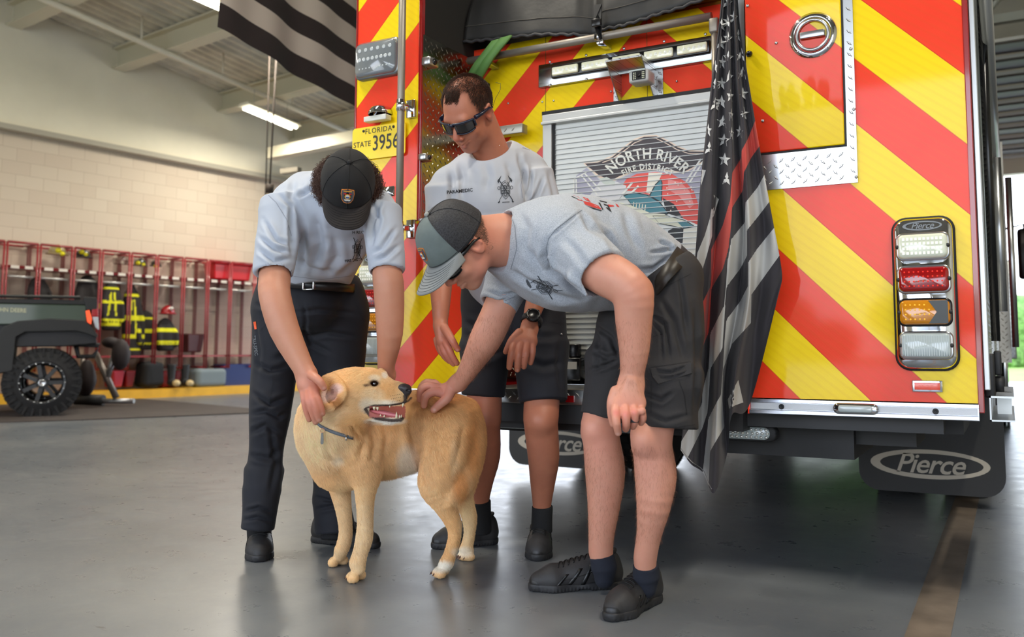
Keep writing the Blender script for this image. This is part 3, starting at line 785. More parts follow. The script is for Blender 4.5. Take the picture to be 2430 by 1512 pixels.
# printed emblem (generic artwork: banner, helmet dome, shark)
def E_(q,dy): return T(1380+q[0]/4.877,310+q[1]/4.877,yc-.0125-dy)
def art(poly,col,layer,name='emblem_print'):
    m=MB(); m.add([E_(q,.0004*layer) for q in poly],[tuple(range(len(poly)))]); return m
ART=[
 ([(-60,520),(60,430),(200,560),(350,620),(430,560),(600,490),(900,470),(1180,500),(1300,420),(1420,300),(1500,330),(1500,1050),(1300,1000),(1200,800),(900,600),(500,680),(100,760),(-80,700)],(176,174,192),1),
 ([(20,375),(180,358),(350,292),(480,192),(600,100),(720,55),(870,50),(1000,110),(1120,180),(1250,228),(1500,232),(1500,300),(1330,420),(1180,500),(900,455),(600,480),(430,550),(350,600),(200,545),(60,420)],(240,218,198),2),
 ([(40,382),(180,372),(352,308),(485,208),(603,118),(722,72),(868,66),(992,125),(1115,196),(1248,242),(1500,246),(1500,288),(1322,406),(1176,482),(900,438),(602,462),(432,530),(352,576),(205,520),(75,415)],(70,62,66),3),
 ([(240,365),(355,325),(492,228),(612,138),(728,92),(862,86),(982,143),(1105,214),(1242,262),(1490,266),(1490,272),(1240,270),(1100,223),(978,152),(860,94),(730,100),(616,146),(496,238),(358,334),(243,374)],(240,218,198),4),
 ([(430,690),(520,560),(640,500),(860,478),(1050,505),(1200,590),(1300,700),(1350,850),(1345,1090),(1180,1020),(1100,900),(1000,850),(930,800),(770,740),(600,700)],(238,92,82),5),
 ([(1000,560),(1150,600),(1250,700),(1300,860),(1250,900),(1130,760),(1000,680)],(246,150,146),6),
 ([(775,488),(938,486),(885,600),(808,735),(748,722)],(238,232,216),6),
 ([(100,745),(230,560),(380,580),(520,640),(500,700),(430,800),(330,830),(200,800)],(222,222,224),6),
 ([(200,560),(290,535),(390,590),(380,640),(260,620)],(206,214,206),7),
 ([(940,780),(1070,850),(1175,1015),(1000,960),(960,870)],(32,30,34),7),
 ([(480,752),(600,710),(765,742),(905,822),(1012,955),(985,975),(800,962),(600,890),(535,805)],(30,40,46),7),
 ([(490,760),(600,720),(760,752),(898,832),(996,952),(800,952),(600,880),(540,800)],(74,134,148),8),
 ([(430,825),(560,862),(700,915),(800,955),(960,965),(1010,1010),(900,1080),(700,1000),(520,900)],(226,226,206),9),
 ([(782,750),(850,622),(918,555),(936,600),(930,835),(866,805)],(30,40,46),9),
 ([(795,752),(858,632),(916,572),(926,604),(920,818),(870,795)],(74,134,148),10),
 ([(820,985),(1000,985),(1200,1035),(1318,1108),(1180,1140),(1060,1110),(900,1080)],(30,40,46),9),
 ([(830,990),(1000,992),(1190,1042),(1300,1108),(1180,1130),(1060,1100),(900,1074)],(222,224,202),10),
 ([(1100,1050),(1200,1050),(1300,1108),(1180,1128)],(74,134,148),11),
 ([(1000,1160),(1060,1130),(1180,1135),(1170,1300),(1080,1330),(1010,1240)],(34,36,40),9),
 ([(1170,1140),(1340,1120),(1330,1700),(900,1700),(1060,1360),(1150,1300)],(232,232,220),8)]
for k in range(5): ART.append(([(600+k*34,825+k*8),(610+k*34,827+k*8),(602+k*34,900+k*8),(590+k*34,895+k*8)],(226,226,206),12))
for (a,b,w_) in (((-90,560),(-90,900),14),((-60,560),(-60,900),14),((-90,560),(60,480),12),((0,520),(180,740),16),((40,500),(230,700),16),((1420,340),(1250,600),20),((1380,330),(1210,590),20),((590,600),(470,740),22),((660,640),(500,790),22)):
    d_=np.array(b,float)-a; n_=np.array([-d_[1],d_[0]])/np.linalg.norm(d_)*w_/2
    ART.append(([tuple(np.array(a)+n_),tuple(np.array(b)+n_),tuple(np.array(b)-n_),tuple(np.array(a)-n_)],(238,238,232),7))
r_=np.random.default_rng(3)
for k in range(14):
    x0=r_.uniform(960,1290); y0=r_.uniform(560,1000); rr=r_.uniform(5,9); ART.append(([(x0+rr*math.cos(a),y0+rr*math.sin(a)) for a in np.linspace(0,6.28,8)[:-1]],(244,230,214),12))
m=MB(); cols=[]
for poly,colr,layer in ART:
    if colr not in cols: cols.append(colr)
    m.add([E_(q,.00022*layer) for q in poly],[tuple(range(len(poly)))],cols.index(colr))
em=m.build('emblem',[mat('print_%d_%d_%d'%c_,c_,.45) for c_ in cols],sht,recalc=False)
def arch(txt,size,cx,cy,R0,mat_,bold=.01,name='lettering',sp=1.05):
    # glyphs laid on an arc: local coordinates in crop pixels
    v,f=text_polys(txt,1.,0,bold=bold,spacing=sp)
    m=MB(); P=[]
    for a,b_ in v[:,:2]:
        th=a*size/R0; r=R0+b_*size*1.15
        P.append(E_((cx+r*math.sin(th),cy+R0-r*math.cos(th)),.0034))
    m.add(P,f); m.build(name,mat_,em,recalc=False)
arch('NORTH RIVER',152,765,270,620,WHITEP,.018,sp=1.06); arch('FIRE DISTRICT',82,765,418,560,WHITEP,.022,sp=1.2)
# lower shutter latch bar
p=T(1364,865,yc-.03)
m=MB(); m.box(rx0+fw,rx1-fw,yc-.04,yc-.01,p[2]-.10,p[2]-.085); m.box(rx0+fw,rx1-fw,yc-.03,yc-.01,p[2]+.02,p[2]+.03); m.build('lift_bar',STEEL,sht)
m=MB(); m.bbox(p[0]-.045,p[0]+.045,yc-.07,yc-.02,p[2]-.07,p[2]+.03,.006); m.bbox(p[0]-.02,p[0]+.03,yc-.05,yc-.02,p[2]+.03,p[2]+.09,.006); m.build('shutter_latch',BLKG,sht)
m=MB(); m.box(p[0]-.035,p[0]+.03,yc-.072,yc-.069,p[2]-.02,p[2]+.012); m.build('latch_label',mat('latch_label',(190,186,178),.5),sht)
# light bar: plate + five lamps
a=T(1278,155,YR-.02); lb0=a[0]; lb1=-1.045; zt=a[2]; zbm=Z_(1281,208,YR-.02)
m=MB(); m.bbox(lb0,lb1,YR-.022,YR-.002,zbm,zt,.003); plate=m.build('light_bar_plate',mat('polished_plate',(178,180,182),.16,1.),TR)
screws([(1305,147),(1391,131),(1481,115),(1576,98),(1674,81),(1305,202),(1391,188)],YR-.024,.005,'rivet',plate)
lx0=X_(1310,170,YR-.03); lx1=X_(1686,108,YR-.03); lz0=Z_(1312,187,YR-.03); lz1=Z_(1310,160,YR-.03)
m=MB(); m.bbox(lx0,lx1,YR-.04,YR-.02,lz0,lz1,.004); m.build('lamp_housing',BLKG,plate)
wl_=(lx1-lx0)/5
LENS=mat('clear_led_lens',(236,236,206),.12,.0,emit=(255,250,215),estr=.12,coat=1)
for k in range(5):
    m=MB(); x0=lx0+wl_*k+.008; x1=lx0+wl_*(k+1)-.010; m.bbox(x0,x1,YR-.052,YR-.038,lz0+.007,lz1-.007,.006)
    l_=m.build('led_lamp',LENS,plate)
    m=MB()
    for j in range(6): m.lathe((x0+(x1-x0)*(j+.5)/6,YR-.0515,(lz0+lz1)/2),(0,-1,0),[((x1-x0)/15,0),((x1-x0)/20,.0012),(.0001,.002)],12)
    m.build('led_cell',mat('led_cell',(250,250,235),.2,coat=1),l_)
# camera under a tread-plate hood
p0=T(1470,178,YR-.02);p1=T(1548,160,YR-.02); zt_=Z_(1550,152,YR-.02); zl=Z_(1584,224,YR-.02)
m=MB(); hx0_=p0[0];hx1_=X_(1552,170,YR-.02); yo=YR-.17
m.prism([(hx0_,YR,zt_),(hx0_,yo,zt_-.004),(hx0_,yo,zt_-.012),(hx0_,YR,zt_-.012)],(hx1_-hx0_,0,0))
for xx in (hx0_,hx1_):
    m.prism([(xx-.002,YR,zt_),(xx-.002,yo,zt_-.004),(xx-.002,YR-.03,zl),(xx-.002,YR,zl)],(.004,0,0)); s_=1 if xx==hx1_ else -1
    m.box(min(xx,xx+s_*.035),max(xx,xx+s_*.035),YR-.006,YR-.001,zl,zt_)
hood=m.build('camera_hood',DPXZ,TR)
c=T(1521,184,YR-.10); m=MB(); m.bbox(c[0]-.045,c[0]+.045,YR-.13,YR-.05,c[2]-.026,c[2]+.026,.008); cb_=m.build('camera_body',mat('cam_grey',(196,196,192),.4),TR)
m=MB(); m.box(c[0]-.027,c[0]+.033,YR-.1325,YR-.129,c[2]-.018,c[2]+.02); m.build('camera_window',BLKG,cb_)
m=MB()
for sx_ in (-1,1):
    for j in range(4):
        for i in range(2): m.lathe((c[0]+.003+sx_*(.016+.007*i),YR-.1326,c[2]-.012+.008*j),(0,-1,0),[(.0024,0),(.0001,.0015)],8)
m.build('infrared_led',LENS,cb_)
m=MB(); m.lathe((c[0]+.003,YR-.1326,c[2]),(0,-1,0),[(.009,0),(.008,.003),(.0001,.005)],16); m.build('camera_lens',BLKG,cb_)
# grab rails
def rail(pts,r,name,mt=PIPE,par=TR):
    m=MB(); m.tube(pts,r,14,caps=True); return m.build(name,mt,par)
gy=YR-.09
gp=[T(1152,160,gy),T(1155,158,gy),T(1300,112,gy),T(1410,88,gy),T(1560,60,gy),T(1712,38,gy)]
zr_=np.mean([q[2] for q in gp[2:]])
g0=T(1150,160,gy); 
gr=rail([(xin+.03,gy,zr_),(xri-.22,gy,zr_)],.0175,'cross_grab_rail')
for px_ in (1155,1424):
    p=T(px_,100,gy); m=MB(); m.bbox(p[0]-.016,p[0]+.016,gy-.005,YR,zr_-.032,zr_-.012,.003); m.tube([(p[0]-.018,gy,zr_),(p[0]+.018,gy,zr_)],.023,14); m.build('rail_bracket',CHROME,gr)
p=T(1696,80,gy); m=MB(); m.tube([(p[0],gy,zr_-.03),(p[0],gy,1.55)],.015,12); m.bbox(p[0]-.02,p[0]+.02,gy-.02,gy+.02,zr_-.075,zr_-.012,.008); m.build('corner_upright_rail',PIPE,TR)
lp0=T(957,0,YF-.075); lp1=T(945,560,YF-.075)
lx=(lp0[0]+lp1[0])/2
lr=rail([(lx,YF-.075,.95),(lx,YF-.075,TOP)],.0165,'upright_grab_rail')
for py_ in (262,545):
    p=T(970,py_,YF); m=MB(); m.tube([(lx,YF-.075,p[2]-.025),(lx,YF-.075,p[2]+.025)],.021,14); m.bbox(lx,p[0]+.02,YF-.075,YF-.055,p[2]-.012,p[2]+.012,.004); m.bbox(p[0]-.0,p[0]+.045,YF-.02,YF-.0,p[2]-.04,p[2]+.04,.003); m.bbox(p[0]+.005,p[0]+.03,YF-.07,YF-.01,p[2]-.012,p[2]+.012,.003); m.build('rail_bracket',CHROME,lr)
# flasher lamp, plate lamp, number plate, small badge (left column)
def rr(cx,cz,w,h,r,n=6):
    P=[]
    for (sx_,sz_,a0) in ((1,1,0),(-1,1,90),(-1,-1,180),(1,-1,270)):
        for k in range(n+1):
            a=math.radians(a0+90*k/n); P.append((cx+sx_*(w/2-r)+r*math.cos(a),cz+sz_*(h/2-r)+r*math.sin(a)))
    return P
def rplate(m,cx,cz,w,h,r,y0,y1,mi=0): m.prism([(x,y0,z) for x,z in rr(cx,cz,w,h,r)],(0,y1-y0,0),mi)
def stack(m,cx,cz,w,h,r,prof,mi=0):
    """rounded-rectangle lathe: prof list of (inset, y)"""
    rings=[[ (x,y,z) for x,z in rr(cx,cz,w-2*i,h-2*i,max(r-i,.001))] for i,y in prof]
    n=len(rings[0]); vs=[p for rg in rings for p in rg]
    fs=[(i*n+k,(i+1)*n+k,(i+1)*n+(k+1)%n,i*n+(k+1)%n) for i in range(len(rings)-1) for k in range(n)]
    fs.append(tuple((len(rings)-1)*n+k for k in range(n))); m.add(vs,fs,mi,True)
a=T(849,182,YF-.02);b=T(945,98,YF-.02)
cx=(X_(847,140,YF-.02)+X_(946,140,YF-.02))/2; cz=(Z_(895,98,YF-.02)+Z_(895,182,YF-.02))/2; w=X_(946,140,YF-.02)-X_(847,140,YF-.02); h=Z_(895,98,YF-.02)-Z_(895,182,YF-.02)-.004
m=MB(); stack(m,cx,cz,w+.012,h+.012,.03,[(0,YF),(0,YF-.02),(.006,YF-.026)]); fl=m.build('flasher_bezel',mat('flasher_bezel',(120,124,126),.3,.6),TR)
m=MB(); stack(m,cx,cz,w-.006,h-.006,.028,[(0,YF-.02),(0,YF-.034),(.008,YF-.042)]); m.build('flasher_lens',mat('smoke_lens',(118,124,128),.15,coat=1),fl)
m=MB()
for row,(n_,z_) in enumerate(((6,.045),(8,0.0),(10,-.045))):
    for k in range(n_):
        xx=cx-w*.36+w*.72*k/(n_-1); m.lathe((xx,YF-.0425,cz+z_*h/.17),(0,-1,0),[(.0095,-.001),(.008,.001),(.005,.0005),(.0001,.0005)] if row<2 else [(.005,-.001),(.0001,.001)],12)
m.build('flasher_led',mat('led_white',(196,202,204),.2,coat=1),fl)
p=T(903,268,YF-.02); m=MB(); m.lathe(p,(0,0,1),[(.055,-.01),(.055,.0),(.045,.02),(.02,.032),(.0001,.034)],28); m.v=[(x,min(y,YF),z) for x,y,z in m.v]; pl=m.build('plate_lamp',CHROME,TR)
m=MB(); p=T(900,283,YF-.03); m.bbox(p[0]-.065,p[0]+.06,YF-.06,YF-.02,p[2]-.012,p[2]+.012,.003); m.build('plate_lamp_lens',mat('lens_white',(225,225,215),.25),pl)
px0,pz1=T(841,308)[[0,2]]; px1=T(966,289)[0]; pw=px1-px0; ph=pw*.5; pcx=(px0+px1)/2; pcz=pz1-ph/2
m=MB(); rplate(m,pcx,pcz,pw,ph,.018,YF-.012,YF-.008); lpl=m.build('number_plate',mat('plate_yellow',(255,220,10),.35,coat=.15),TR)
PB=mat('plate_black',(30,26,16),.4)
m=MB(); xd=(1,0,0);yd=(0,0,1)
put_text(m,'FLORIDA',.034,(pcx,YF-.0125,pcz+.053),xd,yd,spacing=1.15,bold=.003); put_text(m,'STATE',.036,(pcx-.092,YF-.0125,pcz-.004),xd,yd,bold=.003); put_text(m,'3956',.098,(pcx+.042,YF-.0125,pcz-.008),xd,yd,xs=.78,bold=.006)
m.build('plate_lettering',PB,lpl,recalc=False)
for dx_ in (-.085,.085):
    m=MB(); m.lathe((pcx+dx_,YF-.012,pcz+.058),(0,-1,0),[(.007,0),(.006,.003),(.0001,.004)],10); m.build('plate_bolt',DARK,lpl)
p=T(921,455); m=MB(); stack(m,p[0],p[2],.075,.045,.006,[(0,YF),(0,YF-.004)]); bd=m.build('maker_badge',CHROME,TR)
# lamp clusters
tx0=X_(2121,700);tx1=X_(2273,700); tz1=Z_(2195,515); tz0=Z_(2200,880)
def oval(cx,cz,a,b,n=40): return [(cx+a*math.cos(2*math.pi*k/n),cz+b*math.sin(2*math.pi*k/n)) for k in range(n)]
def script_logo(m,cx,y,cz,w,mi=0,ring=True,extr=0.0006):
    a=w/2;b=w*.125*1.05
    if ring:
        A=oval(cx,cz,a,b*1.0);B=oval(cx+a*.03,cz,a*.86,b*.72)
        n=len(A); m.add([(x,y-extr,z) for x,z in A]+[(x,y-extr,z) for x,z in B],[(k,(k+1)%n,n+(k+1)%n,n+k) for k in range(n)],mi)
    put_text(m,'Pierce',w*.245,(cx,y,cz-w*.005),(1,0,0),(0,0,1),mi,extr,shear=.35,bold=.012,spacing=.93)
LWC=mat('lens_clear',(222,226,205),.12,coat=1); LRED=mat('lens_red',(150,8,14),.12,coat=1); LAMB=mat('lens_amber',(205,130,20),.12,coat=1); LREV=mat('lens_reverse',(176,186,186),.15,coat=1)
def cluster(mirror):
    f=(lambda x:-2.7-x) if mirror else (lambda x:x)
    x0,x1=sorted((f(tx0),f(tx1))); cx=(x0+x1)/2; cz=(tz0+tz1)/2; w=x1-x0; h=tz1-tz0
    r_=thing  # keep
    m=MB(); stack(m,cx,cz,w,h,.045,[(0,YF),(0,YF-.012),(.006,YF-.014)]); base=m.build('lamp_gasket',BLK,TR)
    m=MB(); stack(m,cx,cz,w-.014,h-.014,.04,[(0,YF-.01),(0,YF-.022),(.008,YF-.03)]); bz=m.build('lamp_cluster_bezel',CHROME,TR)
    m=MB(); script_logo(m,cx,YF-.0305,tz1-.032,w*.62); m.build('bezel_logo',mat('logo_grey',(120,124,128),.4),bz,recalc=False)
    cz4=[tz1-.052-.048-k*(h-.075)/4.0 for k in range(4)]
    for k,(zc_,mt) in enumerate(zip(cz4,(LWC,LRED,LAMB,LREV))):
        lh=(h-.075)/4*.86; lw=w-.03
        m=MB(); stack(m,cx,zc_,lw,lh,.022,[(0,YF-.028),(0,YF-.040),(.004,YF-.043)]); lf=m.build('lamp_rim',STEEL if k!=2 else BLKG,bz)
        m=MB(); stack(m,cx,zc_,lw-.012,lh-.012,.018,[(0,YF-.04),(.001,YF-.052),(.008,YF-.058)]); m.build('lamp_lens',mt,bz)
        for s_ in (-1,1):
            m=MB(); m.lathe((cx+s_*(lw/2-.006),YF-.05,zc_),(0,-1,0),[(.007,-.008),(.006,.004),(.0001,.005)],10); m.build('lamp_screw',DARK,bz)
        m=MB()
        if k in (0,1,2):
            n_=9 if k else 10; rows=4
            for i in range(n_):
                for j in range(rows):
                    xx=cx+(i/(n_-1)-.5)*(lw-.05); zz=zc_+(j/(rows-1)-.5)*(lh*.5)
                    if k==2 and ((xx-cx)*(1 if not mirror else -1))>.022-abs(zz-zc_)*.9+.012: continue
                    if k==0: m.box(xx-.0038,xx+.0038,YF-.0592,YF-.0575,zz-.0045,zz+.0045)
                    else: m.lathe((xx,YF-.0582,zz),(0,-1,0),[(.0028,0),(.0001,.0015)],8)
            m.build('led_grid',{0:mat('led_c',(250,250,235),.2),1:mat('led_r',(225,40,30),.3,emit=(255,60,40),estr=.25),2:mat('led_a',(250,190,60),.3,emit=(255,180,50),estr=.25)}[k],bz)
            if k==2:
                m=MB(); s_=1 if not mirror else -1
                pl_=[(cx+s_*(lw/2-.012),zc_+lh*.40),(cx+s_*.012,zc_+lh*.40),(cx+s_*.036,zc_),(cx+s_*.012,zc_-lh*.40),(cx+s_*(lw/2-.012),zc_-lh*.40)]
                m.prism([(x,YF-.0588,z) for x,z in pl_],(0,.003,0)); m.build('arrow_mask',BLKG,bz)
        else:
            for i in range(20): m.box(cx-lw*.42+i*lw*.84/19-.0008,cx-lw*.42+i*lw*.84/19+.0008,YF-.0588,YF-.057,zc_-lh*.36,zc_+lh*.36)
            m.build('lens_flute',mat('flute',(196,204,204),.2),bz)
cluster(False); cluster(True)
# marker reflector
a=T(2165,901);b=T(2238,934)
m=MB(); m.bbox(a[0],b[0],YF-.012,YF,b[2]+.004,a[2]-.002,.002); mk=m.build('reflector_frame',CHROME,TR)
m=MB(); m.bbox(a[0]+.007,b[0]-.007,YF-.015,YF-.008,b[2]+.011,a[2]-.009,.001); m.build('side_reflector',mat('reflector_red',(245,74,40),.25,bump=(300,.6,.001),coat=1),mk)
# rub rail
rz1_=.617;rz0_=.566
def rubrail(x0,x1):
    m=MB(); y=YF
    prof=[(y,rz1_),(y-.022,rz1_),(y-.024,rz1_-.010),(y-.014,rz1_-.012),(y-.014,rz0_+.016),(y-.026,rz0_+.014),(y-.026,rz0_+.003),(y-.02,rz0_),(y,rz0_)]
    m.prism([(x0,a_,b_) for a_,b_ in prof],(x1-x0,0,0)); r1=m.build('rub_rail',mat('rail_bright',(206,208,216),.2,.9),TR)
    m=MB(); m.box(x0+.004,x1-.004,y-.0155,y-.014,rz0_+.017,rz1_-.013); m.build('reflective_tape',mat('tape_white',(232,234,238),.35,bump=(400,.5,.001)),r1); return r1
rb=rubrail(xri,xr-.01); rubrail(xl,-1.95)
for q in ((1857,962),(2221,973)):
    p=T(*q); m=MB(); m.lathe((p[0],YF-.0155,(rz0_+rz1_)/2+.001),(0,-1,0),[(.0095,0),(.009,.003),(.005,.0035),(.004,.001),(.0001,.001)],16); m.build('rail_bolt',DARK,rb)
a=T(1980,968);b=T(2087,968); m=MB(); stack(m,(a[0]+b[0])/2,(rz0_+rz1_)/2+.002,b[0]-a[0],.036,.018,[(0,YF-.012),(0,YF-.028),(.006,YF-.032)]); ml=m.build('marker_lamp_base',CHROME,rb)
m=MB(); stack(m,(a[0]+b[0])/2,(rz0_+rz1_)/2+.002,b[0]-a[0]-.036,.022,.008,[(0,YF-.03),(0,YF-.038),(.003,YF-.04)]); m.build('marker_lamp_lens',LREV,rb)
m=MB(); m.box(xri-.006,xri-.0,YF-.02,YF-.005,rz0_,rz1_-.008); m.build('edge_reflector',mat('edge_red',(240,60,40),.3,emit=(255,60,30),estr=.3),rb)
# rear step (tailboard)
m=MB(); m.bbox(-1.94,xri-.03,YF-.02,YR,.574,.634,.004); lozenges(m,(-1.94,YF-.02,.574),(1,0,0),(0,0,1),xri-.03+1.94,.06); st=m.build('tailboard',TPL,TR)
p=T(1355,942,YF-.02); m=MB(); m.box(p[0]-.02,p[0]+.015,YF-.026,YF-.019,.585,.61); m.build('step_reflector',LRED,st)
m=MB(); m.box(-1.94,xri-.03,YF+.0,YR,.50,.573); m.box(xri-.03,-.20,YF+.06,YF+.16,.515,.562); m.box(-1.90,-1.2,YF+.05,YF+.25,.47,.50); m.build('rear_cross_member',DARK,TR)
# oval reversing lamps
for (q0,q1,yy) in (((1715,1025),(1843,1030),YF+.10),((1175,1003),(1285,1006),YF+.10)):
    a=T(*q0,yy);b=T(*q1,yy); cx=(a[0]+b[0])/2; cz=(a[2]+b[2])/2; w=b[0]-a[0]
    m=MB(); stack(m,cx,cz,w,.062,.031,[(0,yy+.04),(0,yy),(.006,yy-.004)]); r0=m.build('reversing_lamp_housing',BLK,TR)
    m=MB(); stack(m,cx-.008,cz,w-.03,.044,.022,[(0,yy-.002),(0,yy-.008),(.004,yy-.011)]); m.build('reversing_lamp_lens',LREV,r0)
    m=MB()
    for i in range(9):
        for j in range(3): m.lathe((cx-.008-w*.36+w*.72*i/8+(.004 if j%2 else 0),yy-.011,cz+(j-1)*.013),(0,-1,0),[(.0065,-.001),(.005,.003),(.0001,.004)],10)
    m.build('lamp_reflector_cup',mat('cup',(214,216,210),.15,.5,coat=1),r0)
# under-body
m=MB(); m.box(-1.85,-1.72,YR,12.5,.55,.80); m.box(-.98,-.85,YR,12.5,.55,.80); m.box(-1.85,-.85,3.9,4.05,.55,.75); m.box(-2.4,-.3,YF+.25,YF+.6,.45,.60); m.box(-.55,-.15,YF+.25,3.75,.50,.62); m.box(-1.0,-.5,YF+.2,3.7,.40,.55); m.box(-2.1,-.6,6.3,9.4,.35,.75)
m.tube([(-2.3,5.4,.50),(-.4,5.4,.50)],.09,14); m.lathe((-1.35,5.4,.5),(0,1,0),[(.0001,-.24),(.15,-.17),(.2,0),(.15,.17),(.0001,.24)],24); m.tube([(-1.35,5.5,.52),(-1.35,9,.6)],.05,10)
m.build('chassis',mat('chassis_black',(24,24,25),.6),TR)
TYRE=mat('tyre_rubber',(30,30,31),.8,bump=(60,.3))
def wheel(xc,wd_,yc_,R=.52,side=1):
    m=MB(); prof=[]
    for a,b in ((-.5,.60),(-.5,.86),(-.42,.97),(-.3,1.0),(.3,1.0),(.42,.97),(.5,.86),(.5,.60),(.5,.58),(-.5,.58)): prof.append((R*b,a*wd_))
    m.lathe((xc,yc_,R),(1,0,0),prof,56)
    for k in range(56):
        a=2*math.pi*k/56; ca,sa=math.cos(a),math.sin(a)
        for j,xo in enumerate((-.33,-.11,.11,.33)):
            c_=(xc+xo*wd_,yc_+sa*(R+.0),R-ca*(R+.0)) ; rad=np.array([0,sa,-ca]); tan=np.array([0,ca,sa])
            m.obox(np.array(c_)+rad*.002,(wd_*.095,0,0),tan*(R*.046),rad*.008)
    t_=m.build('tyre',TYRE,TR)
    m=MB(); m.lathe((xc+side*wd_*.2,yc_,R),(1,0,0),[(R*.6,-side*.0),(R*.56,.04*side),(R*.5,-.04*side),(R*.3,-.06*side),(R*.25,.03*side),(.0001,.04*side)],32); m.build('wheel_rim',ALU,t_)
for xc,s_ in ((-.235,1),(-.585,1),(-2.465,-1),(-2.115,-1)): wheel(xc,.27,5.46,.50,s_)
wheel(-.20,.32,10.3,.52,1); wheel(-2.5,.32,10.3,.52,-1)
# mud flaps
fy=4.82
def flap(x0,x1,ztop_,zbot,y,lx,lw,name='mud_flap'):
    P=[]; r=.10
    P=[(x0,ztop_),(x0,zbot+r)]+[(x0+r-r*math.cos(a),zbot+r-r*math.sin(a)) for a in np.linspace(.2,math.pi/2,6)]+[(x1-r+r*math.sin(a),zbot+r-r*math.cos(a)) for a in np.linspace(0,math.pi/2,7)]+[(x1,ztop_)]
    m=MB(); m.prism([(x,y,z) for x,z in P],(0,.012,0)); f_=m.build(name,mat('flap_rubber',(40,40,41),.6,bump=(15,.15)),TR)
    m=MB(); script_logo(m,lx,y-.0005,Z_(2204,1102,y),lw); m.build('maker_logo',mat('logo_cream',(186,178,164),.6),f_,recalc=False)
fx0=X_(2038,1100,fy); fx1=X_(2386,1100,fy); fzb=Z_(2200,1171,fy)
lx_=X_(2204,1102,fy); lw_=X_(2346,1102,fy)-X_(2062,1102,fy)
flap(fx0,fx1,.66,fzb,fy,lx_,lw_); _sx=X_(1208,1050,fy)-(-2.7-fx1); flap(-2.7-fx1+_sx,-2.7-fx0+_sx,.66,fzb,fy,-2.7-lx_+_sx,lw_)
# cover of black vinyl over the hose bed, strap and hoses
VN=mat('vinyl_black',(40,38,36),.52,bump=(12,.25,.01),var=.12,vscale=5)
yt=YR-.05
bot=[(1113,106),(1165,101),(1225,96),(1290,89),(1360,90),(1412,88),(1450,75),(1500,66),(1560,46),(1620,27),(1700,2)]
G=[];UVs=[]
for i in range(26):
    v=i/25; row=[]
    for j in range(81):
        u=j/80; x=u*(len(bot)-1); k=min(int(x),len(bot)-2); f=x-k
        bx_=bot[k][0]*(1-f)+bot[k+1][0]*f; by_=bot[k][1]*(1-f)+bot[k+1][1]*f
        p=T(bx_,by_,yt); zt2=TOP-.15; xx=p[0]+(.09*(v) if j<8 else 0)*(1-j/8)
        z=p[2]+(zt2-p[2])*v
        wr=.009*math.sin(u*23+v*5)+.010*math.sin(u*9-v*11+1)+.006*math.sin(u*51+3*v)*(1-v)
        pull=.05*math.exp(-((u-.50)/.05)**2)*(1-v)**2
        yy=yt-.05+wr*(.35+.65*v)+.25*v*v+pull
        row.append((xx,yy,z))
    G.append(row)
m=MB(); m.grid(G); cov=m.build('hose_bed_cover',VN,TR,solid=.006)
m=MB()
for zz in (3,11):
    m.tube([np.array(G[zz][j])-np.array([0,.005,0]) for j in range(0,81,2)],.0016,5)
m.build('cover_stitching',mat('stitch',(84,78,70),.7),cov)
m=MB(); m.tube([np.array(G[0][j])+np.array([0,-.002,-.002+.004*math.sin(j*1.7)]) for j in range(0,81)],.007,8); m.build('cover_hem',mat('hem',(52,50,52),.6),cov)
p=T(1422,60,yt-.09); m=MB(); m.prism([(p[0]-.017,yt-.10,p[2]+.09),(p[0]-.019,yt-.115,p[2]),(p[0]-.012,gy-.02,zr_-.02),(p[0]-.0,gy-.024,zr_-.02),(p[0]+.019,yt-.115,p[2]),(p[0]+.017,yt-.10,p[2]+.09)],(0,.004,0)); sp_=m.build('tie_strap',mat('webbing',(18,18,20),.6),cov)
m=MB(); m.bbox(p[0]-.022,p[0]+.022,yt-.126,yt-.108,p[2]-.015,p[2]+.02,.004); m.build('strap_buckle',BLKG,sp_)
HG=mat('hose_green',(96,140,72),.6,bump=(200,.3,.001)); HG2=mat('hose_bright_green',(96,180,40),.5); HY=mat('hose_ochre',(176,132,20),.6)
hp0=T(1192,92,gy-.045); hp1=T(1150,145,gy-.045); hp2=T(1120,195,gy-.02)
wv=np.array([.052,0,.006])
m=MB(); m.grid([[p_-wv,p_-wv*.95+(0,-.008,0),p_-wv*.2+(0,-.010,0),p_-wv*.1+(0,-.006,0),p_+(0,-.010,0),p_+wv*.95+(0,-.008,0),p_+wv] for p_ in (hp0,(hp0+hp1)/2,hp1,hp2)]); tl=m.build('hose_tail',HG,TR,solid=.008)
m=MB()
for (q,w_) in (((1103,50),.02),):
    p=T(*q,YR+.15); m.grid([[ (p[0]-.03,YR+.15,p[2]+.05),(p[0]+.04,YR+.12,p[2]+.08)],[(p[0]-.01,YR+.15,p[2]-.05),(p[0]+.03,YR+.12,p[2]-.07)]])
m.build('folded_hose',HG2,TR,solid=.02)
m=MB()
for k in range(4):
    p=T(1190+k*6,118+k*3,YR+.1); m.tube([(p[0]-.05,YR+.12,p[2]+.012*k),(p[0]+.08,YR+.12,p[2]+.01*k)],.018,10)
m.build('folded_hose',mat('hose_dark_green',(40,90,24),.6),TR)
m=MB()
for k in range(5):
    m.bbox(-1.95+.14*k,xri-.1,YR+.05,YR+.6,2.22+.028*k,2.245+.028*k,.008)
m.build('folded_hose',HY,TR)
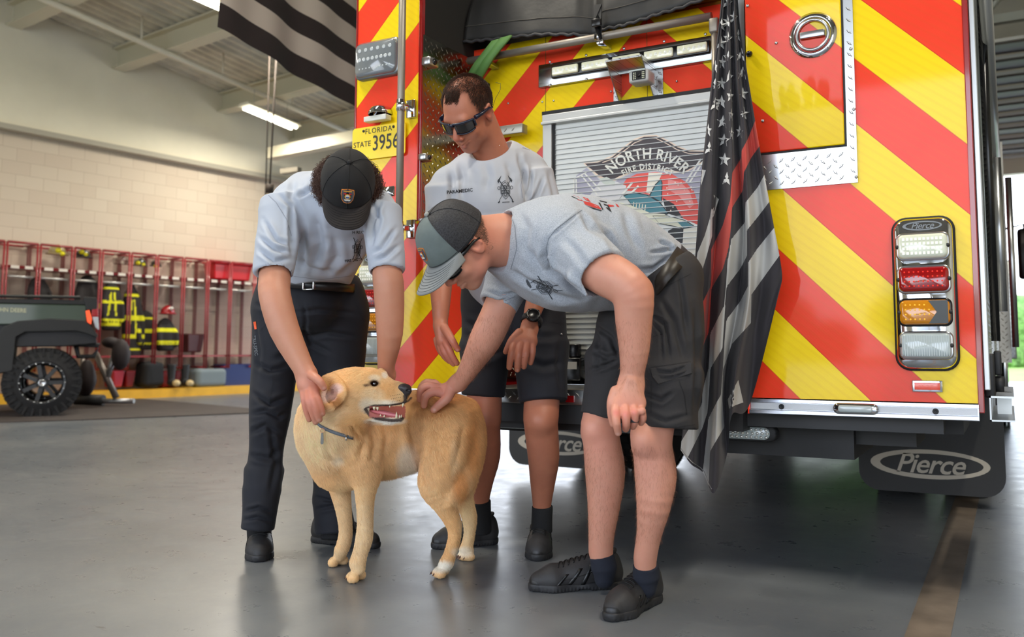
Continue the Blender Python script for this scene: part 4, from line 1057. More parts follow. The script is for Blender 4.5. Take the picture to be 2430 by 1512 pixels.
# ---- right flank of the truck (seen at a grazing angle)
xs=xr+.006
m=MB(); m.box(xs,xs+.018,YF+.03,YF+.09,.66,TOP); m.box(xs,xs+.018,YF+1.25,YF+1.32,.66,TOP); m.box(xs,xs+.03,YF+.04,YF+4.0,2.62,2.68); m.box(xs,xs+.02,YF+2.9,YF+2.97,.66,TOP); m.build('side_shutter_frame',ALU,TR,bevel=.003)
m=MB(); z=.70
m.box(xs-.002,xs+.006,YF+.09,YF+2.9,.70,2.62); sd=m.build('side_roller_shutter',SH,TR)
m=MB()
while z<2.6: m.prism([(xs+.006,YF+.09,z+.0025),(xs+.010,YF+.09,z+.001),(xs+.010,YF+.09,z-.0015),(xs+.006,YF+.09,z-.0035)],(0,2.8,0)); z+=pit
m.build('slat_rib',mat('rib_grey',(176,178,176)),sd)
a=T(2330,0,3.25); m=MB(); m.tube([(xs+.05,3.15,a[2]+.02),(xs+.05,6.8,a[2]+.0)],.022,12); m.tube([(xs,3.2,a[2]),(xs+.05,3.2,a[2])],.012,8); m.build('side_gutter_rail',ALU,TR)
m=MB(); m.tube([(xs+.055,4.2,.95),(xs+.055,4.2,1.62)],.02,12); m.tube([(xs,4.2,.98),(xs+.055,4.2,.98)],.014,8); m.tube([(xs,4.2,1.6),(xs+.055,4.2,1.6)],.014,8); m.build('side_grab_rail',STEEL,TR)
m=MB(); m.tube([(xs+.03,3.75,.82),(xs+.03,3.75,2.3)],.016,10); m.build('side_edge_tube',BLKG,TR)
a=T(2343,940,3.10); b=T(2374,935,3.10)
m=MB(); zt3=a[2]; zb3=T(2343,1000,3.10)[2]
for (z0,z1) in ((zt3-.006,zt3),(zb3,zb3+.005)): m.box(xs+.012,xs+.082,3.10,3.9,z0,z1)
m.box(xs+.012,xs+.017,3.10,3.9,zb3,zt3); m.box(xs+.03,xs+.075,3.4,3.44,zb3,zt3); m.build('side_step_extrusion',ALU,TR)
p=T(2352,905,3.2); m=MB(); m.bbox(xs,xs+.03,3.12,3.34,p[2]-.05,p[2]+.09,.006); m.tube([(xs+.03,3.22,p[2]-.01),(xs+.055,3.22,p[2]-.01)],.026,18); m.bbox(xs+.028,xs+.05,3.2,3.3,p[2]+.02,p[2]+.10,.006); m.build('side_latch',DARK,TR)
zp_=PYY(2390,335,6.4)[2]
m=MB(); m.box(xs-.3,xs+.085,6.4,8.9,.7,zp_); lozenges(m,(xs-.06,6.4,.7),(1,0,0),(0,0,1),.145,zp_-.7); m.build('pump_panel',TPW,TR)
m=MB(); m.tube([(xs+.11,6.3,.8),(xs+.11,6.3,1.9)],.02,10); m.build('panel_handrail',STEEL,TR)
m=MB(); m.bbox(xs-.4,xs+.03,9.0,12.6,.75,2.95,.1); m.box(xl,xs,9.0,12.6,.7,3.0); m.build('cab',RED,TR)
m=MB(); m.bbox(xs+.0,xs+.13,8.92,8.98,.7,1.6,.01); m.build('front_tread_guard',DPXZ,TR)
mr=MB(); mr.tube([(xs,11.6,2.2),(xs+.28,11.5,2.25),(xs+.30,11.5,1.7)],.02,8); mr.bbox(xs+.2,xs+.44,11.45,11.6,1.6,2.2,.04); mr.build('side_mirror',BLKG,TR)
m=MB(); m.lathe((xs+.02,10.3,.62),(1,0,0),[(.70,0),(.70,.03),(.62,.03),(.62,0)],48); m.build('wheel_arch',CHROME,TR)
# ================================================================ people
from mathutils.bvhtree import BVHTree
def bvh_of(o):
    me=o.data; M=Matrix.Identity(4); chain=[];Q=o.parent
    while Q is not None: chain.append(Q);Q=Q.parent
    for Q in reversed(chain): M=M@(Matrix.Translation(Q.location)@Q.rotation_euler.to_matrix().to_4x4())
    n=len(me.vertices); a=np.zeros(n*3,np.float32); me.vertices.foreach_get('co',a); a=a.reshape(-1,3)
    A=np.array(M); a=a@A[:3,:3].T+A[:3,3]
    return BVHTree.FromPolygons([tuple(v) for v in a],[tuple(p.vertices) for p in me.polygons])
def drape(bv,px,py,off=.0015):
    r,f=ray(px,py); d=Vector(r).normalized()
    h=bv.ray_cast(Vector(O),d,12)
    if h[0] is None: return None
    return np.array(h[0])-np.array(d)*off
def drape_polys(bv,polys,name,mt,parent,off=.0015,sub=True):
    m=MB()
    for poly in polys:
        P=[drape(bv,x,y,off) for x,y in poly]
        if any(p is None for p in P): continue
        if max(np.linalg.norm(P[i]-P[i-1]) for i in range(len(P)))>.06: continue
        m.add(P,[tuple(range(len(P)))])
    if m.v: return m.build(name,mt,parent,recalc=False)
def lines_px(lines,w):
    """polylines in px -> thin quads"""
    out=[]
    for L in lines:
        for a,b in zip(L[:-1],L[1:]):
            a=np.array(a,float);b=np.array(b,float); d=b-a; l=np.linalg.norm(d)
            if l<1e-6: continue
            n=np.array([-d[1],d[0]])/l*w/2; k=max(1,int(l/6))
            for i in range(k):
                p=a+d*i/k;q=a+d*(i+1)/k; out.append([tuple(p+n),tuple(q+n),tuple(q-n),tuple(p-n)])
    return out
def text_px(txt,c,size,ang=0,xs=1.,bold=.01,arc=None):
    v,f=text_polys(txt,1.,0,bold=bold,res=2); out=[]
    ca,sa=math.cos(ang),math.sin(ang)
    def mp(x,y):
        x*=size*xs;y*=size
        if arc: th=x/arc; r=arc+y; x=r*math.sin(th); y=r*math.cos(th)-arc
        return (c[0]+x*ca+y*sa, c[1]+x*sa-y*ca)
    Pm=[mp(a,b) for a,b in v[:,:2]]
    for q in f: out.append([Pm[i] for i in q])
    return out
# ---- skin
def skinmat(name,c1,c2,c3,rough=.48):
    t=NT(name)
    at=t.node('ShaderNodeVertexColor'); at.layer_name='Col'
    n=t.noise(28,4); n2=t.noise(220,3)
    c=t.mix(t.math('MULTIPLY',n,.45),at.outputs[0],srgb(*c3)); c=t.mix(t.math('MULTIPLY',n2,.22),c,srgb(*c2))
    t.link(c,t.p.inputs['Base Color']); t.set(Roughness=rough,Subsurface_Weight=.14,Subsurface_Scale=.012); t.p.inputs['Subsurface Radius'].default_value=(1,.35,.2)
    t.bump(t.math('ADD',n2,t.noise(600,2)),.12,.0012); return t.m
def skin_colors(pos,base,spots=(),seed=1):
    """spots: (centre, radius, colour, strength)"""
    c=np.tile(lin(base),(len(pos),1)).astype(np.float32)
    c*= (1+.10*vnoise(pos,9,seed))[:,None]
    for ce,r,colr,st in spots:
        d=np.linalg.norm(pos-np.array(ce,np.float32),axis=1)/r; w=np.clip(1.25-d,0,1)*st; w=np.clip(w,0,1)[:,None]
        c=c*(1-w)+lin(colr)*w
    return np.clip(c,0,1)
def folds(amp,sc,seed,an=(1,1,1),sharp=.5):
    an=np.array(an,np.float32)
    def f(P):
        n=vnoise(P*an,sc,seed,2); m=vnoise(P*an[::-1],sc*.6,seed+5,2)
        return (amp*(np.abs(n+.5*m)*2-sharp)).astype(np.float32)
    return f
def add_finger(s,pts,k=.0022):
    """pts (px,py,d,rpx)"""
    s.pchain(pts,k)
def head_prims(s,c,f,u,sc=1.,neck=None,smile=False,ear_k=1.):
    S_,U_,F_=orth(f,u); M=np.array([S_,U_,F_])
    L=lambda x,y,z: np.array(c)+(S_*x+U_*y+F_*z)*sc
    E=lambda x,y,z,rx,ry,rz,k=.02,op='u': s.ell(L(x,y,z),(rx*sc,ry*sc,rz*sc),k,op,M)
    E(0,.040,-.018,.076,.088,.098); E(0,-.01,.028,.067,.088,.066,.03); E(0,-.064,.028,.060,.046,.058,.03)
    E(0,-.100,.062,.030,.020,.022,.024)
    s.cone(L(-.036,.026,.078),L(.036,.026,.078),.011*sc,.011*sc,.018)
    s.cone(L(0,.022,.086),L(0,-.028,.112),.0075*sc,.0125*sc,.010)
    for e in (-1,1):
        E(e*.0135,-.034,.101,.0095,.0085,.011,.006); E(e*.040,-.026,.068,.022,.020,.018,.02)
        E(e*.031,.006,.094,.018,.012,.012,.012,'s'); E(e*.031,.006,.079,.0125,.0125,.0125,.003)
        # ear
        E(e*.078,-.002,-.012,.0075,.033,.020,.008); E(e*.084,.006,-.006,.006,.020,.011,.005,'s'); s.cone(L(e*.083,.024,-.022),L(e*.085,-.008,-.028),.0045*sc,.0045*sc,.006); s.cone(L(e*.083,.024,-.022),L(e*.083,.022,.0),.0042*sc,.0038*sc,.006)
    dy=.010 if smile else 0; lw_=.031 if smile else .024
    s.cone(L(-lw_,-.060+dy,.080),L(0,-.0615,.0945),.004*sc,.0065*sc,.005); s.cone(L(lw_,-.060+dy,.080),L(0,-.0615,.0945),.004*sc,.0065*sc,.005)
    s.cone(L(-lw_*.85,-.067+dy*.8,.082),L(0,-.0735,.093),.004*sc,.008*sc,.005); s.cone(L(lw_*.85,-.067+dy*.8,.082),L(0,-.0735,.093),.004*sc,.008*sc,.005)
    s.cone(L(-lw_*1.1,-.0625+dy*1.2,.085),L(0,-.0675,.1010),.0018,.0028,.002,'s'); s.cone(L(lw_*1.1,-.0625+dy*1.2,.085),L(0,-.0675,.1010),.0018,.0028,.002,'s')
    if smile:
        for e in (-1,1): s.cone(L(e*.019,-.030,.101),L(e*.040,-.064,.085),.0026,.0026,.006,'s')
    return L,M
def hair_cap(name,L,M,sc,mt,parent,cut,thick=.005,amp=.002,extra=None,h=.003):
    """close-cropped hair as a thin layer on the skull; cut: (point, outward normal) planes that stay bare"""
    s=SDF(); s.ell(L(0,.040,-.018),np.array((.076,.088,.098))*sc+thick,.02,'u',M)
    if extra: extra(s)
    for p,n in cut: s.plane(p,n,.004)
    if amp: s.disp=lambda P: amp*vnoise(P,60,5,2)
    p,q=s.mesh(h); return mesh_object(name,p,q,mt,parent)
# ---- hair strands
def strands(name,pos,quads,mask,N,length,radius,mt,parent,lean=(0,0,-1),leanw=.5,seed=1,npt=4,curl=0,colors=None,jit=.3,lenf=None):
    """pos/quads in world coordinates -> Curves object"""
    r=np.random.default_rng(seed)
    a,b,c,d=[pos[quads[:,i]] for i in range(4)]
    nrmv=np.cross(c-a,d-b); ar=np.linalg.norm(nrmv,axis=1)*.5; nv=nrmv/np.maximum(ar*2,1e-12)[:,None]
    w=ar*(mask[quads].mean(1)); idx=r.choice(len(quads),N,p=w/w.sum())
    u=r.random((N,1));v=r.random((N,1))
    P=(a[idx]*(1-u)+b[idx]*u)*(1-v)+(d[idx]*(1-u)+c[idx]*u)*v
    Nn=nv[idx]
    ln=np.array(lean,float) if not callable(lean) else lean(P)
    ln=np.broadcast_to(ln,P.shape)
    D=Nn*(1-leanw)+(ln-Nn*(ln*Nn).sum(1,keepdims=True))*leanw+r.normal(size=P.shape)*jit*.5
    D/=np.linalg.norm(D,axis=1)[:,None]
    Ls=length*r.uniform(.6,1.25,(N,1))
    if lenf is not None: Ls=Ls*lenf(P)[:,None]
    pts=np.zeros((N,npt,3),np.float32)
    if curl:
        sx=np.cross(D,Nn+r.normal(size=P.shape)*.1); sx/=np.linalg.norm(sx,axis=1)[:,None]+1e-9; sy_=np.cross(D,sx); ph=r.uniform(0,6.28,(N,1)); fr=r.uniform(1.2,2.2,(N,1))
    for k in range(npt):
        t_=k/(npt-1)
        q=P+D*Ls*t_*(1 if not curl else .75)+ln*Ls*(t_**2)*.25
        if curl:
            an=ph+fr*t_*6.28; q=q+(sx*np.cos(an)+sy_*np.sin(an)-sx*np.cos(ph)-sy_*np.sin(ph))*curl*min(1,t_*2)
        pts[:,k]=q
    if parent is not None:
        M=Matrix.Identity(4); chain=[];Q=parent
        while Q is not None: chain.append(Q);Q=Q.parent
        for Q in reversed(chain): M=M@(Matrix.Translation(Q.location)@Q.rotation_euler.to_matrix().to_4x4())
        A=np.array(M.inverted()); pts=pts@A[:3,:3].T.astype(np.float32)+A[:3,3].astype(np.float32)
    cu=bpy.data.hair_curves.new(name); cu.add_curves([npt]*N)
    cu.attributes['position'].data.foreach_set('vector',pts.astype(np.float32).ravel())
    ra=cu.attributes.get('radius') or cu.attributes.new('radius','FLOAT','POINT')
    rr_=np.tile(radius*np.linspace(1,.35,npt),N).astype(np.float32); ra.data.foreach_set('value',rr_)
    if colors is not None:
        cc=colors(P) if callable(colors) else colors
        at=cu.attributes.new('Col','FLOAT_COLOR','POINT'); full=np.ones((N,npt,4),np.float32); full[:,:,:3]=cc[:,None,:]; at.data.foreach_set('color',full.ravel())
    cu.materials.append(mt)
    o=bpy.data.objects.new(name,cu); link(o,parent); return o
def hairmat(name,col,attr=False,rough=.5):
    t=NT(name); t.set(Roughness=rough,Base_Color=srgb(*col))
    if attr:
        a=t.node('ShaderNodeAttribute'); a.attribute_name='Col'; t.link(a.outputs['Color'],t.p.inputs['Base Color'])
    return t.m
# ---- shoes
SHOE=mat('shoe_fabric',(46,45,46),.6,bump=(260,.35,.001),var=.15,vscale=30); SOLE=mat('shoe_sole',(38,38,40),.55,bump=(120,.3)); OVER=mat('shoe_overlay',(26,25,26),.4); LACE=mat('shoe_lace',(14,14,15),.6)
def shoe(parent,heel,toe,name='shoe',w=.052,hgt=.115,sockcol=None):
    heel=np.array(heel,float);toe=np.array(toe,float); heel[2]=toe[2]=0
    l=nrm(toe-heel); L=np.linalg.norm(toe-heel); s_=np.array([-l[1],l[0],0]); u=np.array([0,0,1.])
    g=lambda a,b,c: heel+l*a*L+s_*b+u*c
    s=SDF(); fl=(u,.62)
    s.cone(g(.13,0,.055),g(.16,0,.085),.036,.036,.03); s.cone(g(.13,0,.04),g(.45,0,.045),.037,.038,.03); s.cone(g(.45,0,.045),g(.72,0,.036),.038,.043,.03,'u'); s.cone(g(.72,0,.034),g(.87,0,.030),.042,.030,.03)
    s.cone(g(.14,0,.08),g(.22,0,.10),.034,.030,.02); s.cone(g(.28,0,.085),g(.55,0,.055),.028,.030,.03)
    s.cone(g(.19,0,.10),g(.19,0,.16),.028,.034,.006,'s'); s.plane(g(0,0,.014),(0,0,-1),.004)
    for k in range(3): pass
    s.disp=lambda P:.0012*vnoise(P,26,3,2)
    p,q=s.mesh(.0028); sh=mesh_object(name,p,q,SHOE,parent)
    s=SDF()
    for a,r in ((.12,.039),(.35,.038),(.55,.041),(.72,.047),(.86,.036)): pass
    pts=[(g(.12,0,.014),.040),(g(.4,0,.012),.037),(g(.72,0,.012),.048),(g(.88,0,.016),.032)]
    for (a,ra),(b,rb_) in zip(pts[:-1],pts[1:]): s.capc(a+u*-.0,b,ra,rb_,.01) if False else s.cone(a,b,ra,rb_,.02)
    s.plane(g(0,0,.026),u,.004); s.plane(g(0,0,.001),-u,.002); s.box(g(.42,0,.0),(.02,.06,.006),.002,.004,'s',np.array([l,s_,u]))
    s.disp=lambda P:.0008*np.sin((P@l.astype(np.float32))*520)*(P[:,2]<.012)
    p,q=s.mesh(.0028); mesh_object('sole',p,q,SOLE,sh)
    # heel counter, padded collar, side panels
    s=SDF(); s.cone(g(.12,0,.045),g(.14,0,.082),.0385,.0375,.02); s.plane(g(.24,0,0),l,.002); s.plane(g(0,0,.075),u,.004); s.plane(g(0,0,.02),-u,.002); p,q=s.mesh(.003); mesh_object('heel_counter',p,q,OVER,sh)
    bvp=bvh_of(sh); m=MB()
    for e in (-1,1):
        for (a0,z0,a1,z1,wd2) in ((.34,.088,.44,.022,.007),(.46,.075,.58,.022,.007),(.60,.058,.70,.022,.006),(.20,.10,.36,.060,.004),(.36,.060,.62,.040,.004)):
            A=[];Bq=[]
            for t_ in np.linspace(0,1,8):
                aa=a0+(a1-a0)*t_; zz=z0+(z1-z0)*t_
                for da,lst in ((-wd2/L,A),(wd2/L,Bq)):
                    h=bvp.ray_cast(Vector(g(aa+da,e*.12,zz)),Vector(-s_*e),.2); lst.append(np.array(h[0])+s_*e*.0012 if h[0] is not None else None)
            if all(x is not None for x in A+Bq): m.grid([A,Bq])
    if m.v: m.build('side_panel',mat('shoe_panel',(20,20,21),.35),sh,solid=.0015)
    m=MB(); ringp=[]
    for a_ in np.linspace(0,2*math.pi,25)[:-1]:
        ringp.append(g(.19,0,.112)+l*math.cos(a_)*.036+s_*math.sin(a_)*.031+u*(.006*math.cos(a_)**2-.004*math.cos(a_)))
    m.tube(ringp+[ringp[0],ringp[1]],.0055,8,caps=False); m.build('collar_padding',mat('shoe_lining',(28,28,30),.85),sh)
    # toe cap, overlays, laces
    s=SDF(); s.cone(g(.78,0,.030),g(.87,0,.027),.0425,.0315,.03); s.plane(g(.76,0,0),-l,.002); s.plane(g(0,0,.046),u,.006); s.plane(g(0,0,.02),-u,.002); p,q=s.mesh(.003); mesh_object('toe_cap',p,q,OVER,sh)
    bv=bvh_of(sh); m=MB()
    def on(a,b):
        h=bv.ray_cast(Vector(g(a,b,.3)),Vector((0,0,-1)),.4); return np.array(h[0])+u*.0015 if h[0] is not None else None
    for k in range(6):
        a=.36+.055*k; w_=.020+.0015*k
        P=[on(a,x) for x in np.linspace(-w_,w_,7)]; P2=[on(a+.04*(1 if k%2 else 1),x) for x in np.linspace(-w_,w_,7)]
        if all(x is not None for x in P): m.tube(P,.0022,6)
        Z=[on(a+.05*t_,x) for t_,x in zip(np.linspace(0,1,7),np.linspace(-w_,w_,7))]
        if all(x is not None for x in Z): m.tube(Z,.0018,6)
    m.build('lace',LACE,sh)
    return sh
# ---- caps
def cap_mesh(parent,L,M,sc,matf,matb,matbrim,patch=None,button=None,rows=24,tr=False,openback=True,gs=1.0,blen=.078):
    S_,U_,F_=M; m=MB(); G=[];N_=72
    cx=L(0,.035,-.015)
    def pt(th,ph,ex=0):
        # th: azimuth from forward, ph: 0 top .. 1 rim
        a=ph*math.pi*.5
        rx,rz,ry=.086*gs+ex,.106*gs+ex,.098*gs+ex
        hgt=math.cos(a)**.9; rad=math.sin(a)**.82
        front=max(0,math.cos(th)); 
        y=.040+ (ry*hgt)*(1+.06*front) -.012*(ph**3)*(1-front)
        return L(rx*math.sin(th)*rad, y, -.014+rz*math.cos(th)*rad)
    for i in range(rows+1):
        ph=.02+.98*i/rows; G.append([pt(2*math.pi*j/N_,ph) for j in range(N_)])
    b=m.grid(G,wrap=True); nf=len(m.f)
    for k,f in enumerate(m.f):
        j=k%N_; th=2*math.pi*(j+.5)/N_; c_=math.cos(th)
        if tr: m.mi[k]=0 if c_>.52 else 1
    m.f.append(tuple(range(b,b+N_))); m.mi.append(0); m.sm.append(True)
    crown=m.build('cap_crown',[matf,matb],parent,solid=.004,recalc=False)
    # seams
    m=MB()
    for th in ((0 if not tr else .0),math.pi/3,-math.pi/3,math.pi*2/3,-math.pi*2/3,math.pi):
        if tr and th==0: continue
        m.tube([pt(th,.03+.97*i/20,.0025) for i in range(21)],.0013,5,caps=False)
    m.tube([pt(2*math.pi*j/48,.97,.002) for j in range(49)],.0012,5,caps=False)
    m.build('cap_seam',matb,crown)
    m=MB(); top=pt(0,.0,.003); m.lathe(top,U_,[(.0001,.005),(.006,.004),(.008,.0),(.008,-.003)],16); m.build('cap_button',button or matf,crown)
    # brim
    m=MB(); G=[]
    nb=28
    for i in range(10):
        v=i/9; row=[]
        for j in range(nb+1):
            u=(j/nb-.5)*2; th=u*1.08
            base=pt(th,1.0,.001); bl=base-cx
            out=blen*v*(1-abs(u)**5*.9)
            drop=-.010*v-.020*(u*u)*v*1.0
            row.append(base+F_*out*sc+U_*(drop+.002)*sc)
        G.append(row)
    m.grid(G); brim=m.build('cap_brim',matbrim,crown,solid=.004)
    m=MB()
    for i in range(2,9): m.tube([p+U_*.0026 for p in G[i][1:-1]],.0007,4,caps=False)
    m.build('brim_stitching',matb if not tr else mat('stitch_grey',(70,74,74),.7),brim)
    return crown,pt,G
PATCH_O=mat('patch_orange',(236,142,60),.6);PATCH_G=mat('patch_grey',(88,88,96),.7);PATCH_R=mat('patch_red',(196,40,44),.6);PATCH_W=mat('patch_white',(228,226,220),.6);PATCH_B=mat('patch_blue',(60,96,160),.6);PATCH_Y=mat('patch_gold',(220,160,50),.6)
def patch_on(crown,pt,U0,V0,sc=1.):
    """shield patch; coordinates (u across, v down) mapped on the crown"""
    def q(x,y,e): return pt(-x*.9*sc,V0+y*.42*sc,.003+e)
    sh=[(-.28,-.30),(-.10,-.40),(.10,-.40),(.28,-.30),(.30,-.05),(.22,.22),(0,.42),(-.22,.22),(-.30,-.05)]
    sh=[(-.31,-.33),(-.16,-.37),(0,-.40),(.16,-.37),(.31,-.33),(.31,-.10),(.24,.20),(.14,.36),(0,.40),(-.14,.36),(-.24,.20),(-.31,-.10)]
    P=MB()
    for k,(s_,mi) in enumerate(((1.0,0),(.88,1))): P.add([q(x*s_,y*s_,.001*k) for x,y in sh],[tuple(range(len(sh)))],mi)
    def poly(pp,mi,k=2): P.add([q(x,y,.001*k) for x,y in pp],[tuple(range(len(pp)))],mi)
    circ=lambda cx_,cy_,r: [(cx_+r*math.cos(a),cy_+r*1.15*math.sin(a)) for a in np.linspace(0,6.28,13)[:-1]]
    poly([(-.2,-.14),(-.06,-.2),(-.08,-.08)],2); poly([(.2,-.14),(.06,-.2),(.08,-.08)],2)
    poly(circ(0,0,.13),5); poly(circ(0,0,.09),3,3); poly([(-.08,.0),(.08,.0),(.05,.07),(-.05,.07)],4,4); poly([(-.14,.14),(.14,.14),(.10,.22),(-.10,.22)],3,3); poly([(-.2,-.28),(.2,-.28),(.19,-.24),(-.19,-.24)],5)
    P.build('shield_patch',[PATCH_O,PATCH_G,PATCH_R,PATCH_W,PATCH_B,PATCH_Y],crown,recalc=False)
# ---- emblem drawn on shirts, in local units (-1..1, y down)
def emblem_lines():
    ls=[]
    sh=[(0,-.62),(.32,-.45),(.45,-.15),(.42,.35),(.15,.6),(0,.72),(-.15,.6),(-.42,.35),(-.45,-.15),(-.32,-.45),(0,-.62)]; ls.append(sh)
    ls.append([(x*.8,y*.8) for x,y in sh]); ls.append([(-.62,-.75),(.62,.8)]); ls.append([(.62,-.75),(-.62,.8)]); ls.append([(-.58,-.75),(.66,.8)])
    for c_,r in (((0,-.05),.2),((0,-.05),.12),((-.22,.2),.12),((.22,.2),.12),((0,.35),.12),((-.6,-.1),.12),((.6,-.1),.12)): ls.append([(c_[0]+r*math.cos(a),c_[1]+r*math.sin(a)) for a in np.linspace(0,6.28,9)])
    for k in range(6): ls.append([(-.4,-.3+.12*k),(-.1,-.26+.11*k),(.1,-.3+.13*k),(.4,-.25+.11*k)])
    return ls
def emblem_px(bv,c,sx_,sy_,ang,name,mt,parent,axes=True,w=1.2):
    ca,sa=math.cos(ang),math.sin(ang)
    f=lambda x,y:(c[0]+x*sx_*ca-y*sy_*sa, c[1]+x*sx_*sa+y*sy_*ca)
    P=lines_px([[f(x,y) for x,y in L] for L in emblem_lines()],w)
    if axes:
        for e in (-1,1): P.append([f(x*e,y) for x,y in ((.30,-1.0),(.50,-.82),(.72,-.62),(.62,-.45),(.5,-.6),(.42,-.75))])
        P+=lines_px([[f(-.35,.93),f(.35,.93)]],w*1.6)
        for e in (-1,1): P.append([f(e*.6,.78),f(e*.78,.95),f(e*.66,1.0),f(e*.55,.88)])
    return drape_polys(bv,P,name,mt,parent)
INK=mat('print_ink',(52,56,62),.7); INK2=mat('print_ink_black',(26,26,30),.7)
def sunglasses(parent,L,M,sc,frame,lens,wide=.072):
    S_,U_,F_=M
    g=thing_part=None
    m=MB()
    # wrap lens pair
    def wp(x,y,ex=0): 
        z=.100-.55*x*x/.072*1.0*.9+ex; return L(x,y,z)
    fr=None
    for e in (-1,1):
        G=[]
        for i in range(7):
            v=i/6; row=[]
            for j in range(13):
                u=j/12; x=e*(.008+.062*u); top=.026-.002*u; bot=-.020+.010*(1-u)**2+.012*u**3
                row.append(wp(x,bot+(top-bot)*v,.009))
            G.append(row)
        m.grid(G)
    ln=m.build('sunglass_lens',lens,parent,solid=.002)
    m=MB()
    for e in (-1,1):
        T_=[wp(e*(.004+.070*j/14),.028-.002*j/14,.011) for j in range(15)]; m.tube(T_,.0042,8)
        B_=[wp(e*(.008+.062*j/14),-.0205+.010*(1-j/14)**2+.012*(j/14)**3,.010) for j in range(15)]; m.tube(B_,.0022,8)
        m.tube([wp(e*.073,.026,.009),wp(e*.072,.0,.008)],.0045,8)
        m.tube([L(e*.073,.024,.062),L(e*.083,.020,.03),L(e*.088,.016,-.01),L(e*.086,.004,-.035)],[.008*sc,.0062*sc,.0045*sc,.003*sc],8)
    m.tube([wp(-.008,.024,.012),wp(.008,.024,.012)],.006,8)
    m.build('sunglass_frame',frame,ln); return ln
# ================================================================ flags
def cr(pts,t):
    """Catmull-Rom through rows of values, t in 0..1"""
    pts=np.array(pts,float); n=len(pts)-1; x=min(t*n,n-1e-9); i=int(x); f=x-i
    a,b,c,d=pts[max(0,i-1)],pts[i],pts[i+1],pts[min(n,i+2)]
    return .5*((2*b)+(-a+c)*f+(2*a-5*b+4*c-d)*f*f+(-a+3*b-3*c+d)*f**3)
FL=[[(1715,-40),(1705,60),(1691,170),(1677,298),(1663,425),(1652,575),(1640,750),(1625,950),(1615,1068)],
    [(1720,-40),(1711,60),(1702,170),(1694,298),(1690,420),(1690,520),(1672,700),(1650,900),(1640,1102)],
    [(1725,-40),(1719,60),(1714,170),(1712,298),(1706,420),(1700,575),(1685,750),(1675,950),(1668,1122)],
    [(1731,-40),(1729,60),(1729,170),(1733,298),(1735,420),(1733,575),(1718,750),(1705,950),(1695,1170)],
    [(1737,-40),(1737,60),(1740,170),(1746,298),(1755,420),(1763,560),(1752,720),(1722,900),(1726,1075)],
    [(1742,-40),(1745,60),(1751,170),(1762,298),(1768,420),(1776,575),(1775,720),(1748,870),(1737,985)],
    [(1746,-40),(1751,60),(1761,170),(1776,298),(1792,420),(1808,560),(1800,700),(1787,830),(1780,957)],
    [(1749,-40),(1756,60),(1773,170),(1794,298),(1815,420),(1838,545),(1852,620),(1856,660),(1850,690)]]
FD=[0,-.045,.03,-.07,.02,-.05,.03,-.01]
NU,NV=140,260
BD=[[(1840,240),(1800,275),(1792,286),(1775,329),(1760,357),(1759,375),(1738,409),(1733,476),(1715,536),(1688,591),(1687,680),(1665,723),(1655,800)],
    [(1850,290),(1804,344),(1783,373),(1765,409),(1763,452),(1737,492),(1733,556),(1728,597),(1715,640),(1688,683),(1684,771),(1682,790),(1664,832),(1650,900)],
    [(1850,370),(1816,411),(1798,444),(1769,480),(1768,528),(1735,567),(1726,620),(1723,680),(1719,727),(1685,790),(1683,850),(1681,878),(1667,929),(1666,960),(1640,1010),(1600,1075)],
    [(1860,430),(1828,476),(1800,512),(1772,546),(1773,608),(1757,638),(1727,675),(1721,687),(1719,767),(1715,828),(1685,874),(1682,937),(1679,981),(1667,1017),(1634,1082),(1625,1100)],
    [(1870,500),(1836,542),(1796,591),(1775,622),(1775,680),(1757,715),(1723,759),(1720,790),(1716,870),(1711,937),(1681,991),(1677,1033),(1669,1112),(1667,1125)],
    [(1880,565),(1846,612),(1783,699),(1782,767),(1737,816),(1715,878),(1714,950),(1719,1014),(1685,1070),(1682,1144),(1680,1180)]]
def cstripe(x,y):
    xs=[]
    for B in BD:
        Y=[p[1] for p in B]; X_b=[p[0] for p in B]
        if y<Y[0]: xs.append(X_b[0]+(Y[0]-y)*.8)
        elif y>Y[-1]: xs.append(X_b[-1]-(y-Y[-1])*.6)
        else: xs.append(float(np.interp(y,Y,X_b)))
    for k in range(6):
        if x<xs[k]:
            if k==0: return -min(1.,(xs[0]-x)/30.)
            return k-1+(x-xs[k-1])/max(xs[k]-xs[k-1],1)
    return 5+min(1.,(x-xs[5])/30.)
def yred(x): return np.interp(x,[1600,1664,1675,1690,1700,1720,1738,1750,1765,1795,1820,1860],[1080,860,790,700,625,560,480,430,375,315,280,230])
def yhalf(x): return np.interp(x,[1600,1664,1700,1735,1765,1815,1860],[95,95,92,76,66,64,64])
G=[];UVf=[]
for j in range(NV+1):
    v=j/NV; cols=[cr(f_,v) for f_ in FL]; row=[];ur=[]
    for i in range(NU+1):
        u=i/NU; xy=cr(cols,u); k=u*7; 
        dd=float(cr([(q,) for q in FD],u)[0])*(.25+.9*v)+.006*math.sin(u*60+v*7)+.004*math.sin(v*40+u*9)
        row.append(PYY(xy[0],xy[1],2.90+dd)); ur.append((cstripe(xy[0],xy[1]),u))
    G.append(row);UVf.append(ur)
t=NT('flag_cloth'); uvn=t.node('ShaderNodeUVMap'); x=t.node('ShaderNodeSeparateXYZ'); t.link(uvn.outputs[0],x.inputs[0])
c=x.outputs[0]; par=t.math('GREATER_THAN',t.math('MINIMUM',t.math('ABSOLUTE',t.math('SUBTRACT',c,2.5)),t.math('ABSOLUTE',t.math('SUBTRACT',c,4.5))),.5)
ink=srgb(52,48,52)
col_=t.mix(par,(*srgb(184,182,178)[:3],1),ink)
